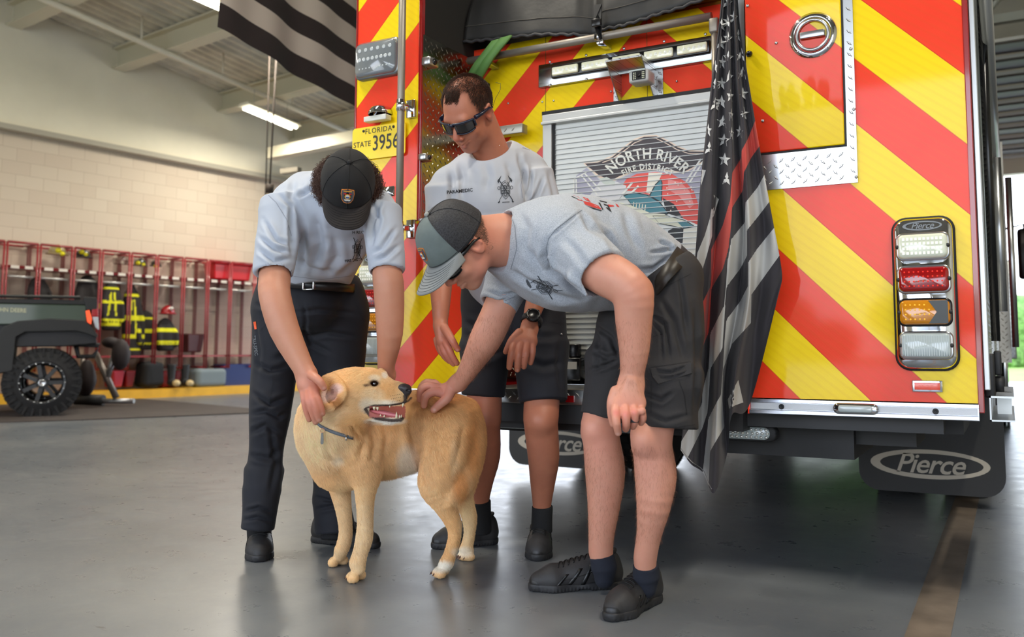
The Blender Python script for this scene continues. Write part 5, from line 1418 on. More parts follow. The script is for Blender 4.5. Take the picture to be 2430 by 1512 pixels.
# c in -.5...5 red; below the canton edge all dark
isred=t.math('LESS_THAN',t.math('ABSOLUTE',t.math('SUBTRACT',c,.5)),.5); canton=t.math('LESS_THAN',c,0)
col_=t.mix(isred,col_,srgb(196,72,62)); col_=t.mix(canton,col_,ink)
t.link(col_,t.p.inputs['Base Color']); t.set(Roughness=.8,Sheen_Weight=.1); t.bump(t.noise(700,2),.1,.001)
FLAGM=t.m
FG=thing('hanging_flag','black and white flag with stars and one red stripe hanging beside the shutter','flag',tuple(PYY(1730,1000,2.9)))
m=MB(); m.grid(G,uv=UVf); fo=m.build('flag_cloth',FLAGM,FG,recalc=False)
from mathutils.bvhtree import BVHTree as _B
_bv=_B.FromPolygons([tuple(v) for v in m.v],m.f)
def onflag(px,py,e=.0012):
    r,f=ray(px,py); d=Vector(r).normalized(); h=_bv.ray_cast(Vector(O),d,9)
    return None if h[0] is None else np.array(h[0])-np.array(d)*e
stars=[(315,15,1),(318,130,.8),(355,105,.7),(283,150,1),(278,258,1),(320,230,.8),(383,215,.8),(400,330,1),(322,345,.9),(288,375,.6),(245,400,.5),(408,440,1.1),(328,460,.7),(283,500,.8),(243,510,1.1),(408,560,1),(335,575,.6),(282,610,1),(243,625,1.1),(413,680,1.1),(340,690,.4),(290,730,1.1),(203,780,.6),(390,790,.6),(343,800,.35),(296,840,1),(208,888,1.4),(300,955,1),(313,1070,1)]
m=MB()
for sx_,sy_,w in stars:
    cx,cy_=1600+sx_/2.52,sy_/2.52; R=15; P=[]
    for k in range(10):
        a=math.pi*2*k/10-math.pi/2+.08; r=R if k%2==0 else R*.42; P.append((cx+r*math.cos(a)*min(w,1.05),cy_+r*math.sin(a)*1.12))
    Q=[onflag(*p) for p in P]; C0=onflag(cx,cy_)
    if C0 is None: continue
    for k in range(10):
        tr=[C0,Q[k],Q[(k+1)%10]]
        if any(q is None for q in tr) or max(np.linalg.norm(tr[0]-tr[1]),np.linalg.norm(tr[0]-tr[2]))>.06: continue
        m.add(tr,[(0,1,2)])
m.build('star_print',mat('star_white',(222,220,216),.7),fo,recalc=False)
m=MB()
for poly in ([(1694,462),(1706,473),(1691,497),(1690,560),(1676,610),(1664,650),(1653,700),(1648,650),(1655,600),(1672,560),(1684,520)],[(1663,402),(1675,404),(1664,440),(1662,425)],[(1752,902),(1764,955),(1745,962),(1730,970),(1727,948)]):
    n_=len(poly); cxy=np.mean(poly,0)
    # fan with subdivided rim
    rim=[]
    for a_,b_ in zip(poly,poly[1:]+poly[:1]):
        for s_ in np.linspace(0,1,5)[:-1]: rim.append((a_[0]*(1-s_)+b_[0]*s_,a_[1]*(1-s_)+b_[1]*s_))
    P=[onflag(*q,.0012) for q in rim]
    for lvl0,lvl1 in ((0,.34),(.34,.67),(.67,1.0)):
        for k in range(len(rim)):
            q=[tuple(cxy+(np.array(rim[(k+e)%len(rim)])-cxy)*l) for e,l in ((0,lvl0),(0,lvl1),(1,lvl1),(1,lvl0))]
            W_=[onflag(*z,.0015) for z in q]
            if any(w is None for w in W_): continue
            if lvl0==0: m.add([W_[0],W_[1],W_[2]],[(0,1,2)])
            else: m.add(W_,[(0,1,2,3)])
m.build('white_stripe_fold',mat('flag_white',(184,182,178),.8),fo,recalc=False)
# hem stitching at the bottom edge
m=MB(); m.tube([np.array(p)+TOW*.003 for p in G[-3][:56]],.0015,5); m.build('hem_stitching',mat('hem_grey',(150,148,146),.8),fo)
# large striped flag hanging over the neighbouring bay
a0=PD(512,70,5.9); th=math.atan((1872-1310)/2062.); dr=RIGHT*math.sin(th)-TOW*math.cos(th); nr=np.cross(dr,(0,0,1))
G=[];UVf=[]
for j in range(61):
    v=j/60; row=[];ur=[]
    for i in range(141):
        u=i/140; sag=.02*math.sin(u*4+1)
        p=a0+dr*(u*4.4+.03*math.sin(v*3))+UP*(v*1.9+sag*(1-v)-.05*u)+nr*(.025*math.sin(u*19+v*2)+.015*math.sin(u*43+1))*(1-.3*v)
        row.append(p); ur.append((v*1.9/.186,u))
    G.append(row);UVf.append(ur)
t=NT('big_flag_cloth'); uvn=t.node('ShaderNodeUVMap'); x=t.node('ShaderNodeSeparateXYZ'); t.link(uvn.outputs[0],x.inputs[0])
par=t.math('GREATER_THAN',t.math('FRACT',t.math('MULTIPLY',x.outputs[0],.5)),.5)
t.link(t.mix(par,srgb(44,36,36),srgb(196,190,180)),t.p.inputs['Base Color']); t.set(Roughness=.85)
FB=thing('ceiling_flag','large black and white striped flag hanging from the roof above the left man','flag',tuple(a0))
m=MB(); m.grid(G,uv=UVf); m.build('flag_cloth',t.m,FB,recalc=False)
m=MB(); m.tube([G[-1][0]-dr*.2,G[-1][-1]+dr*.1],.03,10)
m.build('flag_pole',ALU,FB)
m=MB()
for q in (G[-1][5],G[-1][-30]): m.tube([q,np.array(q)+UP*.75],.006,6)
m.build('hanging_rope',mat('rope',(60,54,48),.8),FB)
# ---------------------------------------------------------------- left man, bending over the dog
A_=thing('person','left man in silver grey shirt, navy trousers and black cap bending to the dog','person',tuple(PZ(700,1290)))
fd=TOW
def leftman():
    par=A_
    # trousers
    s=SDF()
    s.cone(PD(668,716,3.42),PD(803,722,3.46),PR(64,3.42),PR(66,3.46),.05,'u',(fd,.8)); s.cone(PD(672,672,3.40),PD(800,680,3.44),PR(52,3.4),PR(52,3.44),.06)
    s.ell(PD(738,725,3.36),(.12,.10,.10),.05); s.cone(PD(715,790,3.44),PD(700,850,3.42),PR(38,3.4),PR(26,3.4),.05); s.cone(PD(745,790,3.48),PD(765,860,3.5),PR(38,3.4),PR(34,3.4),.05)
    s.pchain([(664,750,3.42,62),(652,870,3.40,54),(640,985,3.36,48),(628,1110,3.38,42)],.05); s.capc(PD(628,1110,3.38),PD(611,1258,3.36),PR(42,3.38),PR(39,3.38),.03,rd=.008)
    s.pchain([(806,755,3.48,68),(806,870,3.5,59),(795,985,3.52,50),(785,1110,3.52,43)],.05); s.capc(PD(785,1110,3.52),PD(795,1262,3.50),PR(43,3.5),PR(45,3.5),.03,rd=.008)
    s.plane(PD(735,655,3.4),nrm(UP-.05*RIGHT),.006)
    fz=folds(.0075,2.2,11,(1,1,2.4),.55); fz2=folds(.004,6,12,(1,1,1.6),.5)
    lowk=lambda P: np.clip((.75-P[:,2])/.4,.25,1)
    s.disp=lambda P: (fz(P)+fz2(P))*lowk(P)
    p,q=s.mesh(.0055)
    p=crease(p,q,[([(600,720),(650,735),(700,740)],5,.006),([(700,742),(760,735),(850,745)],5,.006),([(715,800),(690,835),(650,850)],6,.008),([(600,860),(640,880),(690,870)],6,.007),([(595,930),(640,960),(688,940)],6,.009),([(592,985),(630,975),(660,990),(690,975)],5,.009),([(590,1030),(630,1010),(672,1035)],6,.008),([(588,1080),(640,1090),(668,1060)],6,.007),([(640,1000),(655,1100),(640,1180)],6,.006),([(580,1215),(615,1205),(655,1220)],4,.008),([(578,1235),(610,1228),(650,1240)],3.5,.007),([(604,760),(615,830),(612,900)],5,.005),([(720,800),(780,790),(850,800)],5,.006),([(715,770),(740,815),(790,840)],5,.006),([(755,900),(800,890),(850,880)],5,.006),([(748,1180),(790,1190),(835,1175)],4,.007),([(750,1210),(790,1200),(838,1215)],4,.008),([(720,720),(726,760),(722,800)],4,.004)])
    tr=mesh_object('trousers',p,q,mat('navy_twill',(22,24,33),.8,bump=(500,.25,.001),sheen=.04,var=.1,vscale=12),par)
    bv=bvh_of(tr)
    drape_polys(bv,[[(601,764),(607,763),(609,781),(604,782)]],'pocket_tab',mat('tab_orange',(240,90,40),.5),tr,.003)
    drape_polys(bv,text_px('TRU-SPEC',(605,820),11,math.radians(82),bold=.01),'leg_lettering',mat('leg_grey',(110,114,120),.6),tr,.002)
    seam=mat('seam_navy',(22,24,32),.8)
    drape_polys(bv,lines_px([[(705,700),(712,740),(722,790)],[(690,700),(640,760),(612,790)],[(735,690),(748,740),(742,790),(725,796)],[(835,700),(862,760),(876,800)],[(640,860),(648,900),(640,960)]],1.6),'trouser_seam',seam,tr,.001)
    # belt
    m=MB(); ring=[]
    for (x,y,d) in ((612,664,3.45),(640,668,3.32),(680,671,3.25),(720,675,3.215),(760,678,3.215),(800,681,3.25),(835,684,3.34),(852,684,3.5)): ring.append(PD(x,y,d))
    m.grid([[r_+UP*.017 for r_ in ring],[r_-UP*.017 for r_ in ring]]); be=m.build('belt',mat('belt_leather',(28,26,26),.4),par,solid=.006)
    c_=PD(733,677,3.20); m=MB(); m.bbox(c_[0]-.028,c_[0]+.028,c_[1]-.006,c_[1]+.004,c_[2]-.018,c_[2]-.013,.002); m.bbox(c_[0]-.028,c_[0]+.028,c_[1]-.006,c_[1]+.004,c_[2]+.013,c_[2]+.018,.002); m.bbox(c_[0]-.028,c_[0]-.022,c_[1]-.006,c_[1]+.004,c_[2]-.018,c_[2]+.018,.002); m.bbox(c_[0]+.022,c_[0]+.028,c_[1]-.006,c_[1]+.004,c_[2]-.018,c_[2]+.018,.002); m.build('buckle',CHROME,be)
    # shirt
    s=SDF()
    s.chain([(PD(742,672,3.40),PR(84,3.4)),(PD(760,630,3.31),PR(88,3.3)),(PD(785,560,3.16),PR(98,3.15)),(PD(790,480,3.04),PR(82,3.04))],.05,(fd,.8))
    s.cone(PD(692,478,3.05),PD(892,492,3.04),PR(52,3.04),PR(48,3.04),.06); s.cone(PD(722,448,3.12),PD(845,446,3.12),PR(46,3.12),PR(46,3.12),.06)
    s.capc(PD(672,480,3.02),PD(649,652,2.92),PR(56,3.02),PR(46,2.93),.045,rd=.006); s.capc(PD(905,500,3.02),PD(918,645,2.95),PR(49,3.02),PR(42,2.95),.045,rd=.006)
    s.plane(PD(742,676,3.25),nrm(-UP),.004)
    s.cone(PD(650,652,2.915),PD(649,700,2.90),PR(38,2.93),PR(38,2.93),.004,'s'); s.cone(PD(918,645,2.95),PD(919,700,2.95),PR(36.5,2.95),PR(36.5,2.95),.004,'s')
    f1=folds(.006,2.4,21,(1.6,1,.8),.5); f2=folds(.0035,6,22,(1,1,1.5),.5)
    s.disp=lambda P: f1(P)+f2(P)
    p,q=s.mesh(.0045)
    p=crease(p,q,[([(700,420),(690,470),(720,520)],7,.008),([(655,455),(690,490),(690,560),(694,610)],5,.010),([(700,470),(740,450),(775,460)],5,.008),([(730,420),(745,455),(790,470)],5,.006),([(612,560),(650,590),(690,600)],5,.009),([(610,590),(650,620),(692,615)],5,.008),([(625,520),(655,570),(692,585)],5,.008),([(745,500),(760,580),(740,640)],10,.010),([(715,520),(722,600),(710,660)],8,.008),([(790,560),(800,610),(770,655)],9,.008),([(860,560),(850,620),(800,655)],7,.007),([(905,470),(885,530),(880,590)],5,.010),([(940,540),(905,590),(882,605)],5,.009),([(950,580),(915,610),(884,620)],5,.008),([(880,470),(900,520),(885,580)],5,.007),([(692,610),(740,640),(800,650)],6,.006)])
    sh=mesh_object('shirt',p,q,mat('shirt_silver',(180,187,200),.7,bump=(700,.12,.001),sheen=.15),par)
    bv=bvh_of(sh)
    emblem_px(bv,(848,590),17,34,.05,'shirt_emblem',INK,sh,axes=False,w=1.1)
    drape_polys(bv,text_px('H RIVE',(850,552),9.5,.0,bold=.02)+text_px('FIRE DISTRICT',(846,617),9.0,-.12,bold=.02),'shirt_lettering',INK2,sh)
    drape_polys(bv,lines_px([[(628,455),(655,480),(680,520),(692,560)],[(606,645),(650,650),(692,648)],[(879,637),(918,640),(956,632)],[(690,655),(760,664),(840,654)]],1.3),'shirt_stitching',mat('seam_silver',(150,154,166),.8),sh,.0012)
    # skin
    hc=PD(824,455,2.94); hf=CV(.08,-.91,.42); hu=CV(.24,.42,.87)
    s=SDF(); L,M=head_prims(s,hc,hf,hu,.98)
    s.cone(L(0,-.05,-.035),PD(792,462,3.10),.056,.062,.03)
    s.chain([(PD(792,480,3.1),PR(54,3.1)),(PD(770,600,3.24),PR(58,3.2)),(PD(742,690,3.44),PR(48,3.4))],.03,(fd,.7)); s.cone(PD(700,485,3.06),PD(885,495,3.05),PR(30,3.05),PR(28,3.05),.03)
    s.pchain([(664,520,2.99,30),(653,625,2.94,33),(652,660,2.92,36.5),(652,700,2.89,37),(674,780,2.87,35),(714,862,2.86,26),(729,886,2.855,23)],.03)
    s.pchain([(912,540,2.99,27),(918,615,2.96,31),(919,650,2.95,35),(923,690,2.95,36),(925,790,2.98,31),(917,862,3.03,21),(917,885,3.05,20)],.03)
    s.pchain([(668,760,3.43,38),(642,985,3.38,26),(618,1210,3.39,18),(616,1275,3.42,18)],.02); s.pchain([(798,760,3.49,40),(795,985,3.53,28),(793,1210,3.51,18),(790,1262,3.5,18)],.02)
    # right hand on the dog's cheek
    s.cone(PD(727,898,2.85),PD(733,925,2.84),PR(24,2.85),PR(22,2.84),.02,'u',(fd,.6)); s.cone(PD(722,915,2.84),PD(744,918,2.84),PR(13,2.84),PR(13,2.84),.02)
    for F4 in ([(745,918,2.835,10.5),(751,940,2.815,9.5),(759,962,2.815,8.7),(765,981,2.825,7.6)],[(738,922,2.83,10.5),(744,948,2.808,9.3),(752,974,2.81,8.5),(758,996,2.825,7.4)],[(729,924,2.835,10.2),(733,952,2.81,9.2),(742,980,2.815,8.3),(749,1002,2.83,7.2)],[(720,922,2.84,9.8),(722,948,2.822,8.6),(727,974,2.825,7.6),(734,996,2.835,6.6)],[(736,888,2.84,12),(748,896,2.815,10.5),(760,907,2.805,9.6),(768,920,2.812,8.4)]): add_finger(s,F4)
    # left hand behind the dog's head
    s.cone(PD(917,895,3.06),PD(915,925,3.08),PR(20,3.06),PR(20,3.08),.02,'u',(fd,.6))
    for i,(x,y) in enumerate(((902,948),(909,955),(917,957),(925,952))): add_finger(s,[(904+7*i,918,3.09,8.5),(903+6.5*i,938,3.085,8),(x,y,3.08,7)])
    add_finger(s,[(903,900,3.07,10),(897,915,3.05,9),(895,930,3.05,8)])
    p,q=s.mesh(.0032)
    nails=[(PD(765,984,2.81),.007,(236,190,178),.9),(PD(758,999,2.81),.007,(236,190,178),.9),(PD(749,1005,2.815),.006,(236,190,178),.9),(PD(769,922,2.80),.007,(232,180,165),.9)]
    col=skin_colors(p,(206,150,122),[(PD(740,930,2.82),.09,(212,128,108),.55),(PD(750,960,2.82),.06,(218,130,112),.6),(L(0,-.03,.11),.05,(205,120,100),.5)]+nails,4)
    mesh_object('body',p,q,skinmat('skin_left_man',(206,150,122),(190,120,95),(190,118,92)),par,col)
    # cap, hair
    capm=mat('cap_black',(22,21,22),.85,bump=(400,.2,.001),sheen=.03); brimm=mat('cap_brim_brown',(40,34,32),.85,bump=(300,.2,.001))
    crown,pt,G=cap_mesh(par,L,M,1.,capm,capm,brimm,gs=1.07); patch_on(crown,pt,0,.68,1.0)
    hp=SDF(); hp.ell(L(0,.0,-.035),(.088,.075,.075),.02,'u',M); p,q=hp.mesh(.006)
    loc=(p-np.array(L(0,0,0)))@np.array(M).T
    msk=((loc[:,1]<.042)&(loc[:,2]<.03)).astype(np.float32)
    hb_=mesh_object('hair',p,q,mat('hair_dark_under',(48,30,22),.8,bump=(60,1,.01)),par)
    strands('hair_curls',p,q,msk,5200,.045,.0011,hairmat('hair_brown',(74,44,32)),hb_,lean=(0,0,-.3),leanw=.15,seed=5,npt=12,curl=.009,jit=.5)
    # shoes
    shoe(par,PD(617,1290,3.5),PZ(615,1335)); shoe(par,PZ(742,1283),PZ(905,1303))
    SK=mat('sock_black',(24,24,26),.9,bump=(300,.4,.001))
    for (a_,b_) in (((614,1240,3.40),(616,1292,3.45)),((794,1235,3.52),(788,1282,3.50))):
        s=SDF(); s.capc(PD(*a_),PD(*b_),PR(27,3.45),PR(27,3.45),.01,rd=.004); p,q=s.mesh(.005); mesh_object('sock',p,q,SK,par)
leftman()
# ---------------------------------------------------------------- middle man, standing behind, sunglasses
B_=thing('person','middle man in grey paramedic shirt and sunglasses standing behind the other two men','person',tuple(PZ(1210,1300)))
def middleman():
    par=B_
    s=SDF()
    s.cone(PD(1165,690,3.42),PD(1262,690,3.42),PR(68,3.4),PR(68,3.4),.06,'u',(fd,.85)); s.cone(PD(1168,640,3.40),PD(1255,636,3.40),PR(60,3.4),PR(60,3.4),.06)
    s.pchain([(1162,740,3.42,66),(1155,820,3.42,58)],.05); s.capc(PD(1155,820,3.42),PD(1146,940,3.42),PR(58,3.42),PR(51,3.42),.04,rd=.006)
    s.pchain([(1270,740,3.38,72),(1280,820,3.34,65)],.05); s.capc(PD(1280,820,3.34),PD(1289,953,3.30),PR(65,3.34),PR(57,3.3),.04,rd=.006)
    s.plane(PD(1205,600,3.3),UP,.01)
    f1=folds(.005,2.6,31,(1,1,.8),.5); s.disp=lambda P:f1(P)
    p,q=s.mesh(.0055)
    p=crease(p,q,[([(1100,760),(1150,790),(1210,800)],7,.007),([(1110,840),(1150,850),(1200,830)],7,.006),([(1230,850),(1290,870),(1340,860)],8,.006),([(1240,760),(1280,800),(1330,800)],7,.007),([(1210,760),(1216,820),(1214,880)],5,.008),([(1330,800),(1325,870),(1335,940)],6,.005)])
    shr=mesh_object('shorts',p,q,mat('navy_shorts',(20,21,30),.8,bump=(500,.2,.001),sheen=.03),par)
    m=MB(); 
    bv=bvh_of(shr); drape_polys(bv,lines_px([[(1296,930),(1342,925)],[(1290,760),(1335,770)],[(1300,700),(1318,690)]],1.5),'shorts_seam',mat('seam_navy',(22,24,32),.8),shr,.001)
    pb=drape(bv,1332,793,.004)
    if pb is not None: m.lathe(pb,TOW,[(.005,0),(.004,.003),(.0001,.004)],10); m.build('snap_button',STEEL,shr)
    # shirt
    s=SDF()
    s.chain([(PD(1205,690,3.38),PR(96,3.38)),(PD(1185,610,3.32),PR(100,3.3)),(PD(1165,500,3.2),PR(110,3.2)),(PD(1165,430,3.16),PR(85,3.16))],.05,(fd,.78))
    s.cone(PD(1072,440,3.16),PD(1250,408,3.24),PR(50,3.16),PR(56,3.2),.06); s.cone(PD(1130,415,3.2),PD(1205,380,3.2),PR(48,3.2),PR(50,3.2),.06)
    s.capc(PD(1062,450,3.14),PD(1046,610,3.14),PR(52,3.14),PR(40,3.14),.04,rd=.006); s.capc(PD(1262,415,3.22),PD(1312,560,3.2),PR(54,3.22),PR(44,3.2),.04,rd=.006)
    s.cone(PD(1050,560,3.14),PD(1044,660,3.12),PR(34,3.14),PR(34,3.12),.004,'s')
    NB=PD(1158,352,3.13); s.cone(PD(1128,322,3.02),PD(1172,352,3.17),PR(47,3.1),PR(42,3.15),.006,'s')
    f1=folds(.0055,2.6,41,(1.6,1,.7),.5); f2=folds(.003,7,42,(1,1,.8),.5); s.disp=lambda P: f1(P)+f2(P)
    p,q=s.mesh(.0045)
    p=crease(p,q,[([(1070,400),(1075,440),(1068,500)],7,.008),([(1090,380),(1098,420),(1095,470)],7,.006),([(1240,380),(1246,440),(1250,480)],5,.010),([(1262,400),(1256,450),(1248,485)],4,.009),([(1290,420),(1275,460),(1250,490)],4,.008),([(1150,380),(1160,420),(1150,460)],9,.005),([(1200,380),(1212,410),(1210,450)],7,.005),([(1020,500),(1060,520),(1090,560)],6,.008),([(1300,400),(1312,440),(1320,480)],6,.006),([(1230,360),(1236,400),(1242,430)],5,.006)])
    sh=mesh_object('shirt',p,q,mat('shirt_grey_light',(184,186,193),.7,bump=(700,.12,.001),sheen=.15),par)
    bv=bvh_of(sh)
    drape_polys(bv,text_px('PARAMEDIC',(1091,454),11.5,-.10,bold=.02),'shirt_lettering',INK2,sh)
    emblem_px(bv,(1199,449),25,33,-.05,'shirt_emblem',INK,sh,axes=True,w=1.1)
    drape_polys(bv,lines_px([[(1242,408),(1236,440),(1240,470)],[(1240,350),(1275,362),(1305,385)]],1.3),'shirt_stitching',mat('seam_silver',(150,154,166),.8),sh,.0012)
    # skin
    hf=CV(-.40,-.71,.58); hu=CV(-.30,.66,.66); hc=PD(1112,272,3.03)
    s=SDF(); L,M=head_prims(s,hc,hf,hu,1.0,smile=True)
    s.cone(L(0,-.045,-.04),PD(1166,372,3.17),.058,.064,.03); s.cone(L(.02,-.06,-.03),PD(1180,380,3.16),.045,.05,.03)
    s.chain([(PD(1165,430,3.2),PR(54,3.2)),(PD(1175,560,3.27),PR(66,3.3)),(PD(1210,690,3.42),PR(52,3.4))],.03,(fd,.7)); s.cone(PD(1085,442,3.18),PD(1240,412,3.24),PR(30,3.2),PR(32,3.2),.03)
    s.pchain([(1060,470,3.15,28),(1048,590,3.15,28),(1046,650,3.15,29),(1046,720,3.10,22.5),(1045,768,3.08,17)],.03)
    s.pchain([(1275,450,3.22,38),(1308,560,3.2,36),(1306,640,3.2,33),(1272,715,3.14,24),(1258,765,3.10,18)],.03)
    s.pchain([(1162,740,3.42,42),(1150,900,3.42,42),(1150,985,3.40,40),(1149,1010,3.41,38),(1150,1080,3.47,37),(1143,1140,3.51,28),(1140,1195,3.54,20),(1142,1250,3.56,20)],.03)
    s.ell(PD(1148,992,3.385),(.042,.045,.045),.03)
    s.pchain([(1270,740,3.38,44),(1282,860,3.34,42),(1286,930,3.31,42),(1284,985,3.285,42),(1284,1010,3.285,40),(1290,1085,3.34,37),(1288,1140,3.39,30),(1286,1200,3.44,21.5),(1284,1250,3.45,20)],.03)
    s.ell(PD(1282,998,3.245),(.045,.045,.045),.03)
    # right hand (image left): palm, relaxed
    s.cone(PD(1046,782,3.07),PD(1049,808,3.06),PR(19,3.07),PR(17,3.06),.02,'u',(RIGHT,.85))
    for F4 in ([(1054,806,3.05,9),(1064,826,3.03,8.4),(1074,846,3.03,7.6),(1084,862,3.04,6.6)],[(1048,812,3.06,9),(1055,834,3.04,8.3),(1065,852,3.045,7.4),(1076,864,3.055,6.4)],[(1042,812,3.07,8.6),(1047,832,3.055,7.8),(1056,848,3.06,7),(1066,858,3.07,6)],[(1036,806,3.085,8),(1040,824,3.075,7),(1047,838,3.08,6.4),(1055,846,3.09,5.8)],[(1054,778,3.05,11),(1066,796,3.03,9.6),(1076,813,3.02,8.6),(1086,829,3.03,7.2)]): add_finger(s,F4)
    # left hand (image right), back of the hand
    s.cone(PD(1256,783,3.09),PD(1243,812,3.06),PR(22,3.09),PR(25,3.07),.02,'u',(fd,.55)); s.cone(PD(1226,812,3.055),PD(1262,812,3.065),PR(14,3.06),PR(13,3.06),.02)
    for F4 in ([(1222,815,3.05,10.5),(1215,836,3.03,9.2),(1211,856,3.035,8.4),(1209,872,3.05,7.2)],[(1236,818,3.045,10.5),(1231,840,3.025,9.2),(1229,860,3.03,8.5),(1228,877,3.045,7.4)],[(1250,816,3.05,10),(1248,838,3.03,8.8),(1245,856,3.035,8.2),(1243,870,3.05,7.2)],[(1263,812,3.06,9.4),(1264,832,3.045,8),(1262,848,3.05,7.4),(1259,861,3.06,6.6)],[(1232,790,3.06,11),(1216,806,3.05,9.4),(1207,821,3.05,8),(1200,835,3.055,6.6)]): add_finger(s,F4)
    p,q=s.mesh(.003)
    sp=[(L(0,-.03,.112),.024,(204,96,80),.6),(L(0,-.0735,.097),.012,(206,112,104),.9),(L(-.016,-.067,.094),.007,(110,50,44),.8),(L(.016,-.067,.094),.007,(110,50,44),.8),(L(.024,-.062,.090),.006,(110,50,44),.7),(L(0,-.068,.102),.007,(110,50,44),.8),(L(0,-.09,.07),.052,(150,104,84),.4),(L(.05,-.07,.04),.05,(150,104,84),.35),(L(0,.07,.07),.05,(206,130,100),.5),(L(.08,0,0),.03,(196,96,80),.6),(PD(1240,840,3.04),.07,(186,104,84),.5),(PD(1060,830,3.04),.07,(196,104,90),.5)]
    for x,y,d in ((1209,875,3.03),(1228,880,3.03),(1243,873,3.03),(1086,831,3.02)): sp.append((PD(x,y,d),.006,(222,168,152),.9))
    col=skin_colors(p,(200,130,100),sp,6)
    # sharp hairline free forehead; mouth line darker
    mesh_object('body',p,q,skinmat('skin_middle_man',(184,116,88),(160,92,70),(150,84,66)),par,col)
    # hair: thinning, short
    hs=SDF(); hs.ell(L(0,.042,-.022),(.0795,.0905,.100),.02,'u',M); p,q=hs.mesh(.004)
    loc=(p-np.array(L(0,0,0)))@np.array(M).T
    x,y,z=loc.T
    # front line: forelock in the middle, receding temples, then down in front of the ear
    zf=np.interp(np.abs(x),[0,.026,.034,.050,.062,.072,.09],[.066,.062,.030,.022,.034,.030,.020])
    low=np.interp(z,[-.13,-.06,.0,.04],[-.04,-.03,.012,.03])
    line=np.clip((zf-z)/.006,0,1)*np.clip((y-low)/.006,0,1)
    thin=np.exp(-((x/.040)**2+((z+.005)/.040)**2))*(y>.09)
    msk=(line*(1-.62*thin)).astype(np.float32); msk[(np.abs(x)<.03)&(z>.035)&(line>0)]*=1.7
    strands('hair',p,q,msk,15000,.009,.0006,hairmat('hair_dark_brown',(62,38,28)),par,lean=tuple(nrm(M[2]*.8-M[1]*.3)),leanw=.55,seed=8,npt=4,jit=.35)
    sunglasses(par,L,M,1.,mat('frame_navy',(22,28,48),.25),mat('lens_dark',(20,16,18),.08,coat=1))
    m=MB(); S_,U_,F_=M
    bb=[L(.086,.004,-.035),L(.10,.03,-.05),L(.115,.05,-.075),L(.10,.055,-.11),L(.06,.05,-.13)]
    from_=[]
    for i in range(len(bb)-1):
        for t_ in np.linspace(0,1,5)[:-1]: from_.append(bb[i]*(1-t_)+bb[i+1]*t_)
    m.tube(from_,.0008,5); m.build('glasses_cord',mat('cord_black',(26,20,18),.6),par)
    m=MB(); nk=[PD(1188,312,3.10),PD(1187,328,3.09),PD(1185,346,3.09)]
    for i in range(14):
        t_=i/13; c_=nk[0]*(1-t_)+nk[2]*t_; m.lathe(c_+TOW*.004,UP,[(.0001,-.0016),(.0016,0),(.0001,.0016)],6)
    m.build('neck_chain',CHROME,par)
    # watch and ring
    w=PD(1264,766,3.045); ax=nrm(PD(1246,800,3.06)-PD(1272,715,3.14)); side=nrm(np.cross(ax,TOW)); nn=nrm(np.cross(side,ax)); 
    if nn@TOW<0: nn=-nn
    m=MB(); cc=PD(1262,762,3.105); R=.036
    for k in range(1): 
        ring=[cc+R*1.0*(math.cos(a)*side+math.sin(a)*nn) for a in np.linspace(0,2*math.pi,33)]
        m.grid([[r_-ax*.012 for r_ in ring],[r_+ax*.012 for r_ in ring]])
    wt=m.build('watch_strap',mat('strap_black',(26,26,28),.55),par,solid=.004)
    fc=cc+nn*(R+.003); m=MB(); m.lathe(fc,nn,[(.026,-.005),(.0275,.0),(.026,.006),(.022,.009),(.0195,.0065),(.0001,.0065)],28)
    for k in range(4):
        a=math.pi/2*k+.6; m.lathe(fc+(math.cos(a)*ax+math.sin(a)*side)*.024,nn,[(.004,0),(.003,.010),(.0001,.011)],8)
    m.build('watch_case',BLKG,wt)
    c_=PD(1246.5,846,3.032); d_=nrm(PD(1245,856,3.035)-PD(1248,838,3.03)); m=MB(); m.lathe(c_,d_,[(.0128,-.003),(.0138,-.003),(.0138,.003),(.0128,.003)],24,close=True); m.build('wedding_ring',mat('silver_ring',(214,210,200),.15,1.),par)
    # socks and shoes
    SK=mat('sock_black',(24,24,26),.9,bump=(300,.4,.001))
    for (a,b) in (((1140,1188,3.53),(1142,1262,3.565)),((1286,1200,3.44),(1285,1262,3.455))):
        s=SDF(); s.capc(PD(*a),PD(*b),PR(25,3.45),PR(25,3.45),.01,rd=.004); s.disp=folds(.002,9,3,(.5,.5,2),.5); p,q=s.mesh(.004); mesh_object('sock',p,q,SK,par)
    shoe(par,PZ(1178,1289),PZ(1022,1303)); shoe(par,PD(1284,1292,3.53),PZ(1276,1333))
middleman()
